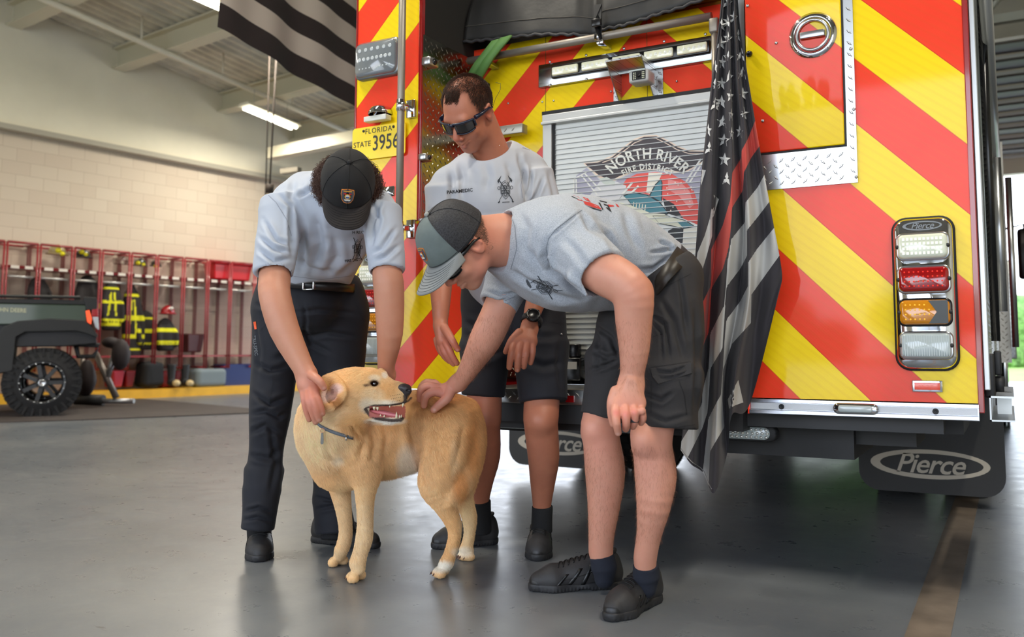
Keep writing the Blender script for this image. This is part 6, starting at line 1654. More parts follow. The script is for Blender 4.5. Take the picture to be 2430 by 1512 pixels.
# ---------------------------------------------------------------- right man, bent far forward, trucker cap
C_=thing('person','right man in grey t-shirt and mesh back cap bending to stroke the dog','person',tuple(PZ(1500,1440)))
def rightman():
    par=C_
    # shorts
    s=SDF()
    s.cone(PD(1590,650,2.72),PD(1560,680,2.84),PR(66,2.72),PR(66,2.8),.06)
    s.chain([(PD(1588,690,2.70),PR(82,2.7)),(PD(1592,790,2.67),PR(84,2.67)),(PD(1582,900,2.64),PR(84,2.64))],.06); s.capc(PD(1582,880,2.64),PD(1576,1022,2.62),PR(84,2.64),PR(86,2.62),.05,rd=.006)
    s.chain([(PD(1508,720,2.88),PR(80,2.88)),(PD(1463,850,2.87),PR(70,2.87))],.06); s.capc(PD(1463,850,2.87),PD(1431,996,2.85),PR(70,2.87),PR(60,2.85),.05,rd=.006)
    s.plane(PD(1606,612,2.7),nrm(PD(1545,560,2.7)-PD(1596,640,2.7)),.008)
    f1=folds(.005,2.6,51,(1,1,1.3),.5); f2=folds(.003,7,52,(1,1,1.5),.5); s.disp=lambda P:f1(P)+f2(P)
    p,q=s.mesh(.005)
    p=crease(p,q,[([(1405,770),(1450,800),(1470,850)],5,.008),([(1400,830),(1440,850),(1480,840)],5,.007),([(1395,880),(1430,870),(1475,850)],4,.008),([(1410,760),(1420,820),(1415,900)],5,.005),([(1540,745),(1580,770),(1590,860)],4,.006),([(1560,700),(1600,760),(1625,860)],6,.006),([(1610,640),(1622,720),(1630,800)],5,.006),([(1650,720),(1655,850),(1650,1000)],6,.007),([(1520,930),(1570,950),(1600,930)],5,.006),([(1530,980),(1580,1000),(1640,985)],5,.005),([(1545,880),(1590,884),(1640,868)],3,.008),([(1548,888),(1560,905),(1640,885)],2.5,.006),([(1545,760),(1570,790),(1572,860)],3,.005)])
    sho=mesh_object('cargo_shorts',p,q,mat('charcoal_twill',(46,44,45),.85,bump=(420,.35,.001),var=.14,vscale=14),par)
    bv=bvh_of(sho); st=mat('seam_black',(28,27,28),.8)
    drape_polys(bv,lines_px([[(1545,872),(1640,858)],[(1547,890),(1560,912),(1642,886)],[(1612,905),(1625,940),(1630,985)],[(1495,1012),(1570,1020),(1650,1008)],[(1380,992),(1430,985),(1480,990)],[(1540,745),(1574,755),(1580,790),(1548,800)],[(1560,690),(1640,650)],[(1545,905),(1545,980)]],1.7),'pocket_stitching',st,sho,.001)
    m=MB(); P=[drape(bv,x,y,.010) for x,y in ((1543,874),(1642,860),(1642,886),(1562,912),(1547,894))]
    if all(x is not None for x in P): m.prism(P,-TOW*.006); m.build('pocket_flap',sho.data.materials[0],sho,bevel=.002)
    # belt
    m=MB(); 
    def bl(a,b,w_=.019):
        a=np.array(a);b=np.array(b); return a,b
    top=[(1608,574,2.82),(1606,586,2.70),(1590,610,2.62),(1570,640,2.60),(1552,664,2.62),(1530,690,2.66),(1500,712,2.72)]
    bot=[(1648,612,2.84),(1640,618,2.68),(1612,640,2.585),(1586,668,2.565),(1566,694,2.585),(1545,715,2.63),(1520,735,2.70)]
    m.grid([[PD(*q_) for q_ in top],[PD(*q_) for q_ in bot]]); be=m.build('belt',mat('belt_dark_brown',(38,30,22),.45),par,solid=.005)
    # shirt
    s=SDF()
    s.chain([(PD(1212,582,2.74),PR(80,2.74)),(PD(1270,588,2.74),PR(112,2.74)),(PD(1345,598,2.74),PR(144,2.74)),(PD(1440,610,2.76),PR(130,2.76)),(PD(1520,622,2.77),PR(96,2.77)),(PD(1582,640,2.78),PR(73,2.78))],.03)
    s.cone(PD(1330,560,2.60),PD(1215,640,2.90),PR(72,2.62),PR(56,2.9),.05)
    s.capc(PD(1345,575,2.60),PD(1431,652,2.47),PR(76,2.6),PR(66,2.47),.035,rd=.004)
    s.cone(PD(1372,655,2.465),PD(1391,700,2.44),PR(22,2.45),PR(5,2.45),.012)
    s.capc(PD(1218,650,2.90),PD(1182,724,2.86),PR(56,2.9),PR(46,2.86),.035,rd=.004)
    s.plane(PD(1600,620,2.72),nrm(PD(1680,668,2.72)-PD(1600,620,2.72)+0*UP),.004)
    s.cone(PD(1405,630,2.50),PD(1470,688,2.42),PR(59,2.5),PR(62,2.42),.003,'s'); s.cone(PD(1196,695,2.87),PD(1172,750,2.855),PR(43,2.86),PR(43,2.86),.003,'s')
    s.cone(PD(1190,560,2.70),PD(1140,600,2.66),PR(60,2.70),PR(64,2.66),.006,'s')
    f1=folds(.0055,2.4,61,(1,1,1),.5); f2=folds(.003,7,62,(1,1.4,1),.5); s.disp=lambda P:f1(P)+f2(P)
    p,q=s.mesh(.0045)
    p=crease(p,q,[([(1300,570),(1292,610),(1305,640),(1340,665),(1389,704)],6,.014),([(1380,500),(1345,530),(1300,568)],3,.005),([(1375,490),(1400,540),(1440,560),(1468,600)],7,.010),([(1210,640),(1250,668),(1300,690)],7,.008),([(1260,660),(1310,700),(1380,720)],8,.007),([(1480,500),(1500,560),(1520,600)],9,.006),([(1540,600),(1580,595),(1605,590)],4,.008),([(1500,640),(1550,640),(1590,612)],6,.007),([(1560,570),(1590,585),(1600,600)],4,.008),([(1460,680),(1500,665),(1545,640)],6,.006),([(1150,690),(1190,700),(1230,695)],4,.006),([(1148,712),(1185,716),(1215,705)],3.5,.005),([(1240,580),(1290,640),(1340,665)],8,.006),([(1335,560),(1370,600),(1400,650)],9,.006),([(1230,500),(1250,540),(1245,600)],9,.005)])
    t=NT('heather_jersey'); n1=t.noise(380,3,rough=.8); n2=t.noise(30,3)
    c=t.ramp(n1,[(.35,srgb(140,146,155)),(.65,srgb(186,191,200))]); t.link(c,t.p.inputs['Base Color']); t.set(Roughness=.9,Sheen_Weight=.15); t.bump(n1,.15,.001)
    sh=mesh_object('t_shirt',p,q,t.m,par); bv=bvh_of(sh)
    # print on the chest, stitching, print on the back
    emblem_px(bv,(1293,682),44,24,.42,'shirt_emblem',INK,sh,axes=False,w=1.4)
    drape_polys(bv,[[(1250,662),(1256,670),(1262,682),(1258,684),(1251,676),(1248,667)]]+lines_px([[(1258,672),(1275,662),(1290,668),(1310,690),(1335,690)]],1.4),'shirt_emblem_axe',INK,sh)
    sm=mat('heather_seam',(120,126,134),.9)
    drape_polys(bv,lines_px([[(1382,498),(1350,520),(1318,545),(1302,566),(1296,590),(1300,618),(1312,638)],[(1466,602),(1430,650),(1386,698)],[(1462,597),(1426,646),(1382,694)],[(1150,712),(1180,722),(1222,704)],[(1208,490),(1222,540),(1226,590),(1212,640)]],1.3),'shirt_stitching',sm,sh,.001)
    RP=mat('print_red',(186,52,46),.7); bk=[]
    drape_polys(bv,[[(1360,463),(1372,467),(1384,477),(1372,475)],[(1384,477),(1400,480),(1420,488),(1428,497),(1410,493),(1388,485)],[(1382,467),(1395,471),(1402,479),(1390,475)],[(1442,485),(1456,487),(1458,490),(1446,491)],[(1460,483),(1466,486),(1470,492),(1464,490)]],'back_print',RP,sh,.002)
    drape_polys(bv,[[(1420,481),(1424,481),(1432,497),(1430,499)],[(1432,483),(1444,487),(1452,504),(1440,495),(1438,491),(1444,493),(1440,488),(1434,487)],[(1357,465),(1372,472),(1371,473),(1356,467)],[(1422,475),(1440,479),(1440,482),(1424,478)],[(1388,487),(1410,494),(1428,499),(1427,501),(1408,496)]],'back_print',INK2,sh,.002)
    # skin
    hu=CV(-.68,.52,.54); hf=CV(-.46,-.84,.30); hc=PD(1093,591,2.64)
    s=SDF(); L,M=head_prims(s,hc,hf,hu,.97)
    s.cone(L(0,-.03,-.045),PD(1205,582,2.74),.066,.074,.03); s.cone(L(0,-.0,-.055),PD(1195,552,2.74),.056,.062,.03)
    s.chain([(PD(1225,582,2.75),PR(58,2.74)),(PD(1345,600,2.75),PR(105,2.74)),(PD(1500,622,2.77),PR(78,2.77)),(PD(1575,650,2.78),PR(54,2.78))],.03)
    s.cone(PD(1330,565,2.62),PD(1225,635,2.88),PR(50,2.62),PR(40,2.9),.04)
    s.pchain([(1352,580,2.58,54),(1420,638,2.49,55),(1478,672,2.45,52),(1502,705,2.44,49.5),(1504,760,2.45,44),(1505,830,2.46,36),(1500,890,2.47,28),(1497,915,2.47,28)],.02)
    s.ell(PD(1525,690,2.46),(.026,.03,.03),.025)
    s.pchain([(1222,655,2.88,42),(1195,710,2.86,40),(1176,755,2.865,39),(1152,805,2.90,38),(1127,850,2.97,29),(1102,893,3.04,21.5),(1088,908,3.07,20)],.02)
    s.pchain([(1582,740,2.68,62),(1560,930,2.63,54),(1546,1035,2.60,50),(1550,1075,2.61,47),(1556,1130,2.62,49),(1551,1200,2.62,40),(1540,1270,2.65,29),(1531,1325,2.68,27),(1533,1352,2.69,24)],.02)
    s.ell(PD(1530,1040,2.56),(.035,.04,.045),.025)
    s.pchain([(1505,740,2.88,50),(1450,900,2.87,42),(1424,1008,2.84,45),(1428,1050,2.84,44),(1436,1120,2.86,47),(1433,1200,2.86,38),(1427,1270,2.87,30),(1426,1310,2.885,28.5),(1430,1330,2.885,25)],.02)
    s.ell(PD(1412,1016,2.81),(.035,.038,.038),.025)
    # left hand hanging in front of the shorts
    s.cone(PD(1497,915,2.465),PD(1491,948,2.45),PR(30,2.46),PR(36,2.45),.02,'u',(fd,.55)); s.cone(PD(1468,962,2.44),PD(1514,958,2.45),PR(19,2.44),PR(18,2.45),.02,'u',(fd,.8))
    for F4 in ([(1462,962,2.44,12.5),(1461,980,2.42,11),(1463,1005,2.41,9.8),(1467,1027,2.43,8.4)],[(1482,964,2.435,12),(1485,984,2.415,11),(1486,1006,2.42,9.6),(1485,1018,2.45,8.4)],[(1501,962,2.44,11),(1506,980,2.42,9.8),(1506,1002,2.43,8.8),(1502,1013,2.455,7.8)],[(1516,958,2.445,10.5),(1523,976,2.435,9.4),(1526,994,2.44,8.4),(1521,1004,2.458,7.4)],[(1462,930,2.455,15),(1453,955,2.45,13),(1452,985,2.455,10.5),(1456,1006,2.46,9)]): add_finger(s,F4)
    for (x,y,r) in ((1461,979,11.8),(1485,983,11.8),(1506,979,10.4),(1523,975,9.8)): s.ell(PD(x,y,2.422),(PR(r,2.42),)*3,.005)
    for L_ in ([(1490,900),(1477,940),(1466,972)],[(1495,900),(1490,940),(1487,975)],[(1502,900),(1504,935),(1506,970)],[(1507,905),(1514,935),(1520,965)]): s.chain([(PD(x,y,2.44-.0),PR(5,2.44)) for x,y in L_],.010)
    # right hand on the dog's back
    s.cone(PD(1088,908,3.075),PD(1062,925,3.09),PR(19,3.08),PR(17,3.09),.02); s.cone(PD(1058,938,3.075),PD(1030,912,3.13),PR(14,3.08),PR(12,3.13),.02)
    for F4 in ([(1056,934,3.075,12),(1030,930,3.065,10.5),(1010,941,3.06,9.8),(1006,962,3.075,8.2)],[(1040,922,3.09,11),(1014,916,3.085,9.8),(999,927,3.085,9),(997,948,3.10,7.6)],[(1032,912,3.12,10.5),(1012,908,3.12,9),(1000,918,3.13,8),(996,932,3.14,7)],[(1070,925,3.07,14),(1062,944,3.055,11.5),(1046,958,3.05,10.4),(1030,972,3.055,9)]): add_finger(s,F4)
    p,q=s.mesh(.003); P_body,Q_body=p,q
    sp=[(L(0,-.03,.112),.03,(216,120,104),.6),(L(.07,-.06,.03),.06,(206,128,112),.45),(L(.075,-.02,-.06),.07,(206,118,88),.6),(L(.08,0,-.01),.035,(224,134,112),.6),(PD(1490,985,2.43),.055,(226,140,122),.7),(PD(1515,690,2.42),.06,(218,140,116),.5),(PD(1035,935,3.06),.07,(214,132,118),.6),(PD(1425,1030,2.79),.10,(232,160,142),.5),(PD(1540,1060,2.56),.10,(232,166,148),.5)]
    for x,y in ((1463,980),(1486,983),(1506,978)): sp.append((PD(x,y,2.405),.012,(234,130,120),.8))
    for x,y,d in ((1467,1030,2.42),(1031,974,3.04)): sp.append((PD(x,y,d),.007,(238,196,184),.9))
    col=skin_colors(p,(216,158,134),sp,9)
    mesh_object('body',p,q,skinmat('skin_right_man',(216,158,134),(196,124,96),(204,128,106)),par,col)
    c_=PD(1504,998,2.43); d_=nrm(PD(1504,1004,2.43)-PD(1505,986,2.428)); m=MB(); m.lathe(c_,d_,[(.0128,-.004),(.0142,-.004),(.0142,.004),(.0128,.004)],24,close=True); m.build('black_ring',mat('silicone_ring',(36,42,48),.5),par)
    # cap: grey front, black mesh back
    t=NT('mesh_black'); w_=t.node('ShaderNodeTexVoronoi'); w_.inputs['Scale'].default_value=260; t.link(t.coord('Object'),w_.inputs['Vector']); t.link(t.ramp(w_.outputs['Distance'],[(.3,srgb(24,24,27)),(.6,srgb(48,48,52))]),t.p.inputs['Base Color']); t.set(Roughness=.7); t.bump(w_.outputs['Distance'],.5,.001)
    crown,pt,G=cap_mesh(par,L,M,1.,mat('cap_sage',(104,114,112),.8,bump=(400,.2,.001),var=.12,vscale=20),t.m,mat('brim_grey',(138,140,139),.8,bump=(300,.15,.001)),button=mat('button_grey',(150,152,148),.7),tr=True,gs=1.12,blen=.094)
    patch_on(crown,pt,0,.70,.8)
    # clipped hair at the back and side
    hs=SDF(); hs.ell(L(0,.030,-.020),(.0785,.086,.1005),.02,'u',M); hs.cone(L(0,-.03,-.045),PD(1150,584,2.69),.0655,.068,.03); p,q=hs.mesh(.005)
    loc=(p-np.array(L(0,0,0)))@np.array(M).T; x,y,z=loc.T
    msk=((y<.05)&(y>-.055)&(z<.03-.4*np.clip(-y,0,1))&(z>-.2)).astype(np.float32)*np.clip((y+.06)/.05,.15,1)
    strands('hair',p,q,msk,9000,.0038,.00045,hairmat('hair_clipped',(112,82,60)),par,lean=tuple(-M[1]),leanw=.5,seed=18,npt=3,jit=.3)
    sunglasses(par,L,M,1.,mat('frame_black',(20,20,20),.3),mat('lens_dark',(20,16,18),.08))
    # low socks and shoes
    SK=mat('sock_navy',(28,32,44),.9,bump=(300,.4,.001))
    for (a,b,r) in (((1428,1318,2.885),(1434,1350,2.885),30),((1532,1340,2.69),(1534,1370,2.70),29)):
        s=SDF(); s.capc(PD(*a),PD(*b),PR(r,2.8),PR(r,2.8),.01,rd=.004); b2=PD(*b); s.cone(b2,b2-UP*.03,PR(r,2.8),PR(r-6,2.8),.01); p,q=s.mesh(.004); mesh_object('sock',p,q,SK,par)
    shoe(par,PZ(1478,1392),PZ(1248,1402),w=.05); shoe(par,PZ(1556,1422),PZ(1440,1478),w=.05)
    x_,y_=project(P_body.astype(float)); bm_=(((y_>1060)&(y_<1290)&(x_>1370)&(x_<1620))|((y_>760)&(y_<940)&(x_>1455)&(x_<1555)&(P_body[:,2]>.5))|((y_>745)&(y_<900)&(x_<1215)&(x_>1080))).astype(np.float32)
    strands('body_hair',P_body,Q_body,bm_,7000,.011,.00016,hairmat('body_hair_brown',(142,92,62)),par,lean=(0,0,-1),leanw=.75,seed=28,npt=4,jit=.5)
rightman()
# ================================================================ gear lockers on the left wall and what they hold
def PWL(px,py,off):
    r,f=ray(px,py); P=W0[:2]+wn_[:2]*(off-.6); n=wn_[:2]; t=((P-O[:2])@n)/(r[:2]@n); return O+r*t
def s_of(p): return float((p-W0)@wd)
FO=.52
posts=[-72,8,88,170,237,307,370,434,492,546,604,655]
SP=[s_of(PWL(x,700,FO)) for x in posts]
ZT=PWL(307,600,FO)[2]; ZB=PWL(480,872,FO)[2]; ZS=PWL(307,652,FO)[2]; ZR=PWL(307,668,FO)[2]; ZSEAT=PWL(480,845,FO)[2]
LR=mat('locker_red',(150,38,44),.4,coat=.3); LDK=mat('locker_dark_red',(104,12,20),.45)
t=NT('wire_mesh'); 
t.set(Base_Color=srgb(150,60,60),Roughness=.5,Metallic=.2)
u=t.node('ShaderNodeUVMap'); x=t.node('ShaderNodeSeparateXYZ'); t.link(u.outputs[0],x.inputs[0])
A=t.math('ABSOLUTE',t.math('SUBTRACT',t.math('FRACT',t.math('ADD',t.math('MULTIPLY',x.outputs[0],14),t.math('MULTIPLY',x.outputs[1],22))),.5))
B=t.math('ABSOLUTE',t.math('SUBTRACT',t.math('FRACT',t.math('SUBTRACT',t.math('MULTIPLY',x.outputs[1],22),t.math('MULTIPLY',x.outputs[0],14))),.5))
al=t.math('LESS_THAN',t.math('MINIMUM',A,B),.07); t.link(al,t.p.inputs['Alpha']); t.link(t.mix(.5,srgb(196,150,140),srgb(222,206,196)),t.p.inputs['Base Color'])
MESHM=t.m
POSW=['at the far left behind the green vehicle','above the front of the vehicle cargo box','above the middle of the vehicle cargo box','behind the rear of the vehicle cargo box','holding the first full yellow striped coat','holding the second yellow striped coat','above the black duffel bag','above the upright boots','above the grey sack','above the blue bin','partly hidden behind the left man']
def quad_uv(m,P,U):
    b=m.add(P,[(0,1,2,3)]); 
    for i in range(4): m.uv[b+i]=U[i]
for i in range(len(posts)-1):
    s0,s1=SP[i]+.022,SP[i+1]-.022
    lk=thing('gear_locker','open red wire mesh gear locker '+POSW[i],'locker',tuple(WP((s0+s1)/2,.14,.3)))
    lk['group']='red gear lockers along the block wall'
    for (s_,nm) in ((s0,'front_post'),(s1,'front_post')):
        m=MB(); m.tube([WP(s_,ZB-.02,FO),WP(s_,ZT,FO),WP(s_+.0,ZT,.08)],.014,8); m.tube([WP(s_,ZB,FO),WP(s_,ZB,.06)],.016,8); m.build(nm,LR,lk)
    m=MB(); m.tube([WP(s0,ZT,FO),WP(s1,ZT,FO)],.018,8); m.tube([WP(s0,ZT,.06),WP(s1,ZT,.06)],.018,8); m.build('top_rail',LR,lk)
    m=MB()
    for s_ in (s0+.02,s0+.055): m.prism([WP(s_,ZB,.04),WP(s_+.02,ZB,.04),WP(s_+.02,ZT,.04),WP(s_,ZT,.04)],wn_*.03)
    m.build('rear_upright',LDK,lk)
    m=MB(); quad_uv(m,[WP(s0+.004,ZB,.05),WP(s0+.004,ZB,FO-.02),WP(s0+.004,ZT,FO-.02),WP(s0+.004,ZT,.05)],[(0,0),(.47,0),(.47,ZT-ZB),(0,ZT-ZB)]); m.build('mesh_side',MESHM,lk,recalc=False)
    if i>2:
        m=MB(); quad_uv(m,[WP(s0+.03,ZB,.03),WP(s1,ZB,.03),WP(s1,ZT,.03),WP(s0+.03,ZT,.03)],[(0,0),(s1-s0,0),(s1-s0,ZT-ZB),(0,ZT-ZB)]); m.build('mesh_back',MESHM,lk,recalc=False)
    m=MB(); m.prism([WP(s0+.01,ZS-.02,.06),WP(s0+.01,ZS-.02,FO-.04),WP(s0+.01,ZS+.02,FO-.02),WP(s0+.01,ZS-.0,.06)],wd*(s1-s0-.02)); sh_=m.build('shelf',LR,lk)
    m=MB()
    for q in (.15,.62): m.prism([WP(s0+(s1-s0)*q,ZS-.025,FO-.02),WP(s0+(s1-s0)*(q+.28),ZS-.025,FO-.02),WP(s0+(s1-s0)*(q+.28),ZS+.018,FO-.02),WP(s0+(s1-s0)*q,ZS+.018,FO-.02)],wn_*.006)
    m.build('name_strip',mat('strip_white',(226,216,206),.5),sh_)
    m=MB(); m.tube([WP(s0+.02,ZR-.03,FO-.06),WP(s1-.02,ZR-.03,FO-.06)],.018,8); m.build('hanging_rail',mat('rail_silver',(206,204,200),.35,.5),lk)
    m=MB(); m.prism([WP(s0+.02,ZSEAT-.015,.06),WP(s0+.02,ZSEAT-.015,FO-.02),WP(s0+.02,ZSEAT+.015,FO-.02),WP(s0+.02,ZSEAT+.015,.06)],wd*(s1-s0-.03)); m.build('seat_shelf',LR,lk)
# turnout coats
t=NT('turnout'); a=t.node('ShaderNodeVertexColor'); a.layer_name='Col'; t.link(a.outputs[0],t.p.inputs['Base Color']); t.set(Roughness=.8); t.bump(t.noise(60,3),.4,.004); TURN=t.m
def coat(i,px,ytop,ybot,wpx,label,bands,off=.34,seed=0,sleeves=True,vstr=False):
    a=PWL(px,ytop,off);b=PWL(px,ybot,off); d=14.; R=PR(wpx/2,d); a_=a-UP*.02
    s=SDF(); fl=(wn_,.6)
    mid=(a*.65+b*.35)
    s.chain([(a_,R*.18),(a*.85+b*.15,R*.55),(mid,R*.8),((a+b)/2,R*.9),(b+UP*R*.5,R*.95)],.05,fl)
    if sleeves:
        for e in (-1,1): s.chain([(a*.85+b*.15+wd*R*.4*e,R*.25),((a+b)/2+wd*R*(.85)*e+wn_*.06,R*.27),(a*.2+b*.8+wd*R*.8*e+wn_*.08,R*.25)],.04)
    s.plane(b,-UP,.02); s.disp=folds(.02,1.6,seed+5,(1,1,.6),.5)
    p,q=s.mesh(.016,14,.04)
    z=(p[:,2]-b[2])/(a[2]-b[2]); sx_=((p-a)@wd)/R
    c=np.tile(lin((34,28,28)),(len(p),1)); y_=lin((226,222,20)); g_=lin((150,170,40))
    for (z0,z1) in bands: c[(z>z0)&(z<z1)]=y_
    if vstr:
        for e in (-1,1): c[(np.abs(sx_-e*(.15+.5*(.75-z)))<.085)&(z>.3)&(z<.78)]=y_
    for z0,z1 in bands[:1]:
        c[(z>z0+.02)&(z<z1-.02)&(np.sin(sx_*26)>.2)&(np.abs(z-(z0+z1)/2)<.018)]=lin((70,66,20))
    o=mesh_object('turnout_coat',p,q,TURN,None,c); tag(o,label,'coat','turnout coats hanging in the gear lockers'); return o
coat(0,91,655,735,48,'dark turnout coat hanging in the locker above the vehicle cargo box, mostly unstriped',[(.05,.12)],seed=1)
coat(1,208,655,765,60,'dark turnout coat with a yellow name patch hanging just above the vehicle tail lamp',[(.30,.42)],seed=2)
coat(2,263,668,785,50,'turnout coat with yellow cross straps and a wide yellow bottom band left of the others',[(.10,.24),(.55,.60),(.84,.88)],seed=3,vstr=True,off=.42)
coat(3,312,672,850,48,'tall turnout coat with scattered yellow bands hanging in the middle locker',[(.10,.13),(.26,.32),(.50,.56),(.82,.85)],seed=4,vstr=True)
coat(4,345,740,830,56,'bulky turnout coat folded low beside the tall coat with yellow spots',[(.12,.18),(.45,.54),(.8,.84)],seed=5)
coat(5,392,755,835,52,'turnout coat heaped under the red helmet with two yellow blocks',[(.20,.32),(.58,.70)],seed=6,off=.44)
# helmets
def helmet(px,py,rpx,col,label,off=.36,tilt=0,spots=()):
    c0=PWL(px,py,off); R=PR(rpx,14.)
    s=SDF(); s.ell(c0,(R*.8,R*.95,R*.8),.02); s.plane(c0-UP*R*.25,-UP,.01)
    s.ell(c0-UP*R*.28,(R*1.05,R*1.35,R*.13),.02); s.cone(c0-wd*R*.7+UP*R*.3,c0+wd*R*.7+UP*R*.3,R*.12,R*.12,.02); s.cone(c0+UP*R*.78-wn_*R*.5,c0+UP*R*.78+wn_*R*.5,R*.1,R*.1,.03)
    p,q=s.mesh(.011,14,.02); th_=thing('fire_helmet',label,'helmet',tuple(c0)); th_['group']='fire helmets in the gear lockers'
    mesh_object('helmet_shell',p,q,mat('helmet_%d_%d_%d'%col,col,.35,coat=.5),th_)
    for (dx,dy,r,cc) in spots:
        q_=PWL(px+dx,py+dy,off+R*1.0); m=MB(); m.lathe(q_,wn_,[(PR(r,14),-.03),(PR(r,14),0),(.0001,.012)],14); m.build('helmet_reflector',mat('refl_%d_%d_%d'%cc,cc,.4),th_)
helmet(136,598,19,(176,160,112),'tan fire helmet with two yellow reflectors on the top shelf left of the black helmet',spots=((4,-4,6,(236,224,20)),(13,4,5,(236,224,20))))
helmet(197,606,17,(30,26,26),'black fire helmet with yellow trim and red brim on the top shelf',spots=((-2,-8,5,(226,214,20)),(8,-2,4,(226,214,20))))
helmet(290,622,15,(116,84,76),'dull brown fire helmet on the top shelf between two lockers',spots=((2,2,4,(190,176,160)),))
helmet(333,626,15,(34,32,30),'black fire helmet with yellow spots on the top shelf above the tall coat',spots=((-4,-2,5,(220,210,20)),(8,2,4,(220,210,20))))
helmet(370,628,13,(44,40,34),'small dark fire helmet at the end of the helmet row',spots=((0,4,4,(214,190,20)),))
helmet(398,740,18,(150,16,22),'red fire helmet with a white edge lying on the heaped coat',off=.46,spots=((10,-8,4,(226,222,214)),))
# bins, bags, boots
def bin_(name,x0,x1,y0,y1,col,label,cat,off0=.12,off1=.46,taper=.03,lid=True):
    a=PWL(x0,y1,off1);b=PWL(x1,y1,off1); z1=PWL((x0+x1)/2,y0,off1)[2]; z0=PWL((x0+x1)/2,y1,off1)[2]; s0,s1=s_of(a),s_of(b)
    t_=thing(name,label,cat,tuple(WP((s0+s1)/2,z0,(off0+off1)/2)))
    m=MB(); lo=[WP(s0+taper,z0,off1-taper),WP(s1-taper,z0,off1-taper),WP(s1-taper,z0,off0+taper),WP(s0+taper,z0,off0+taper)]; hi=[WP(s0,z1,off1),WP(s1,z1,off1),WP(s1,z1,off0),WP(s0,z1,off0)]
    m.add(lo+hi,[(3,2,1,0),(0,1,5,4),(1,2,6,5),(2,3,7,6),(3,0,4,7),(4,5,6,7)]); mt_=mat('bin_%d_%d_%d'%col,col,.4,coat=.3); m.build('container',mt_,t_,bevel=.02)
    if lid:
        m=MB(); m.prism([WP(s0-.02,z1,off1+.02),WP(s1+.02,z1,off1+.02),WP(s1+.02,z1,off0-.02),WP(s0-.02,z1,off0-.02)],UP*.035); m.build('lid',mt_,t_,bevel=.01)
bin_('storage_bin',508,598,628,664,(206,24,34),'bright red plastic storage bin on top of the last lockers','bin')
bin_('storage_bin',530,640,864,917,(20,44,108),'large dark blue plastic storage bin on the yellow kerb','bin',lid=False)
bin_('storage_bin',268,296,880,919,(176,50,70),'pinkish red plastic bin on the kerb left of the black duffel bag','bin',lid=False)
bin_('storage_bin',297,322,880,919,(110,0,10),'dark red bin on the kerb touching the black duffel bag','bin',lid=False)
bin_('storage_bin',384,432,880,919,(150,10,24),'red bin standing behind the two boots','bin',off1=.34,lid=False)
bin_('wooden_crate',444,485,792,836,(74,26,26),'dark maroon open box on a locker seat shelf','box',lid=False)
def bag(px0,px1,py0,py1,col,label,name,off=.38,seed=0):
    a=PWL(px0,py1,off);b=PWL(px1,py0,off); c0=(a+b)/2; s=SDF(); h_=(b-a)
    s.box(c0,(abs(h_@wd)/2,.16,abs(h_[2])/2),.07,.02,'u',np.array([wd,wn_,UP])); s.disp=folds(.018,2.2,seed,(1,1,1),.5); p,q=s.mesh(.014,14,.03)
    tag(mesh_object(name,p,q,mat('bag_%d_%d_%d'%col,col,.8),None),label,'bag')
bag(328,382,858,918,(22,22,24),'black duffel bag slumped on the kerb under the coats','duffel_bag',seed=3)
bag(456,527,874,918,(126,138,142),'grey fabric sack standing on the kerb left of the blue bin','fabric_sack',seed=4,off=.42)
def boot(px,label):
    t_=thing('fire_boot',label,'boot',tuple(PWL(px,918,.5)),group='boots standing on the kerb')
    b=PWL(px,916,.5); s=SDF(); s.chain([(b+UP*.07,.055),(b+UP*.2,.06),(b+UP*.37,.075)],.02); s.cone(b+UP*.05,b+UP*.045+wn_*.14,.055,.05,.03); s.plane(b+UP*.36,UP,.01); p,q=s.mesh(.01,14); 
    mesh_object('boot_shaft',p,q,mat('boot_black',(40,40,42),.6),t_)
    s=SDF(); s.ell(b+UP*.05+wn_*.15,(.062,.062,.055),.01); p,q=s.mesh(.01,12); mesh_object('toe_cap',p,q,mat('boot_tan',(214,190,140),.6),t_)
boot(406,'left upright black boot with a tan toe in front of the red bin'); boot(438,'right upright black boot with a tan toe beside the grey sack')
# ================================================================ green utility vehicle
_r,_f=ray(205,800); AWv=nrm([_r[0],_r[1],0]); _w0=PZ(100,990)
UV=thing('utility_vehicle','green and black off-road utility vehicle parked by the lockers, only its rear in view','utility vehicle',tuple(PZ(60,992)))
AW=AWv; dn=10.05
def Q(x,y,d=dn):
    r,f=ray(x,y); p=_w0+AW*(d-dn); return O+r*(((p-O)@AW)/(r@AW))
GRN=mat('utv_green',(40,62,42),.35,coat=.4); UBL=mat('utv_black',(30,31,32),.55,bump=(60,.2)); UG=mat('utv_dark_metal',(44,44,46),.45,.4)
def pr(name,pts,w,mt,d=dn,par=UV,bev=.01):
    m=MB(); m.prism([Q(x,y,d) for x,y in pts],AW*w); return m.build(name,mt,par,bevel=bev)
bd=pr('cargo_box',[(-420,712),(205,724),(206,758),(205,768),(-420,775)],1.35,GRN)
m=MB(); v,f=text_polys('JOHN DEERE',1.,0,bold=.02); m.add([Q(24+a*13.5,736-b_*13.5+.06*a*10,dn-.004) for a,b_ in v[:,:2]],f); m.build('maker_lettering',mat('deere_lettering',(196,196,160),.5),bd,recalc=False)
pr('box_top_rail',[(-420,700),(205,712),(205,724),(-420,712)],1.4,UBL)
m=MB(); m.tube([Q(-420,696),Q(190,706)],.02,8); m.tube([Q(-420,696,dn+1.3),Q(190,706,dn+1.3)],.02,8); m.build('box_grab_rail',UBL,UV)
pr('box_corner_cap',[(198,704),(229,706),(231,716),(230,736),(205,736)],1.42,UBL,dn-.02)
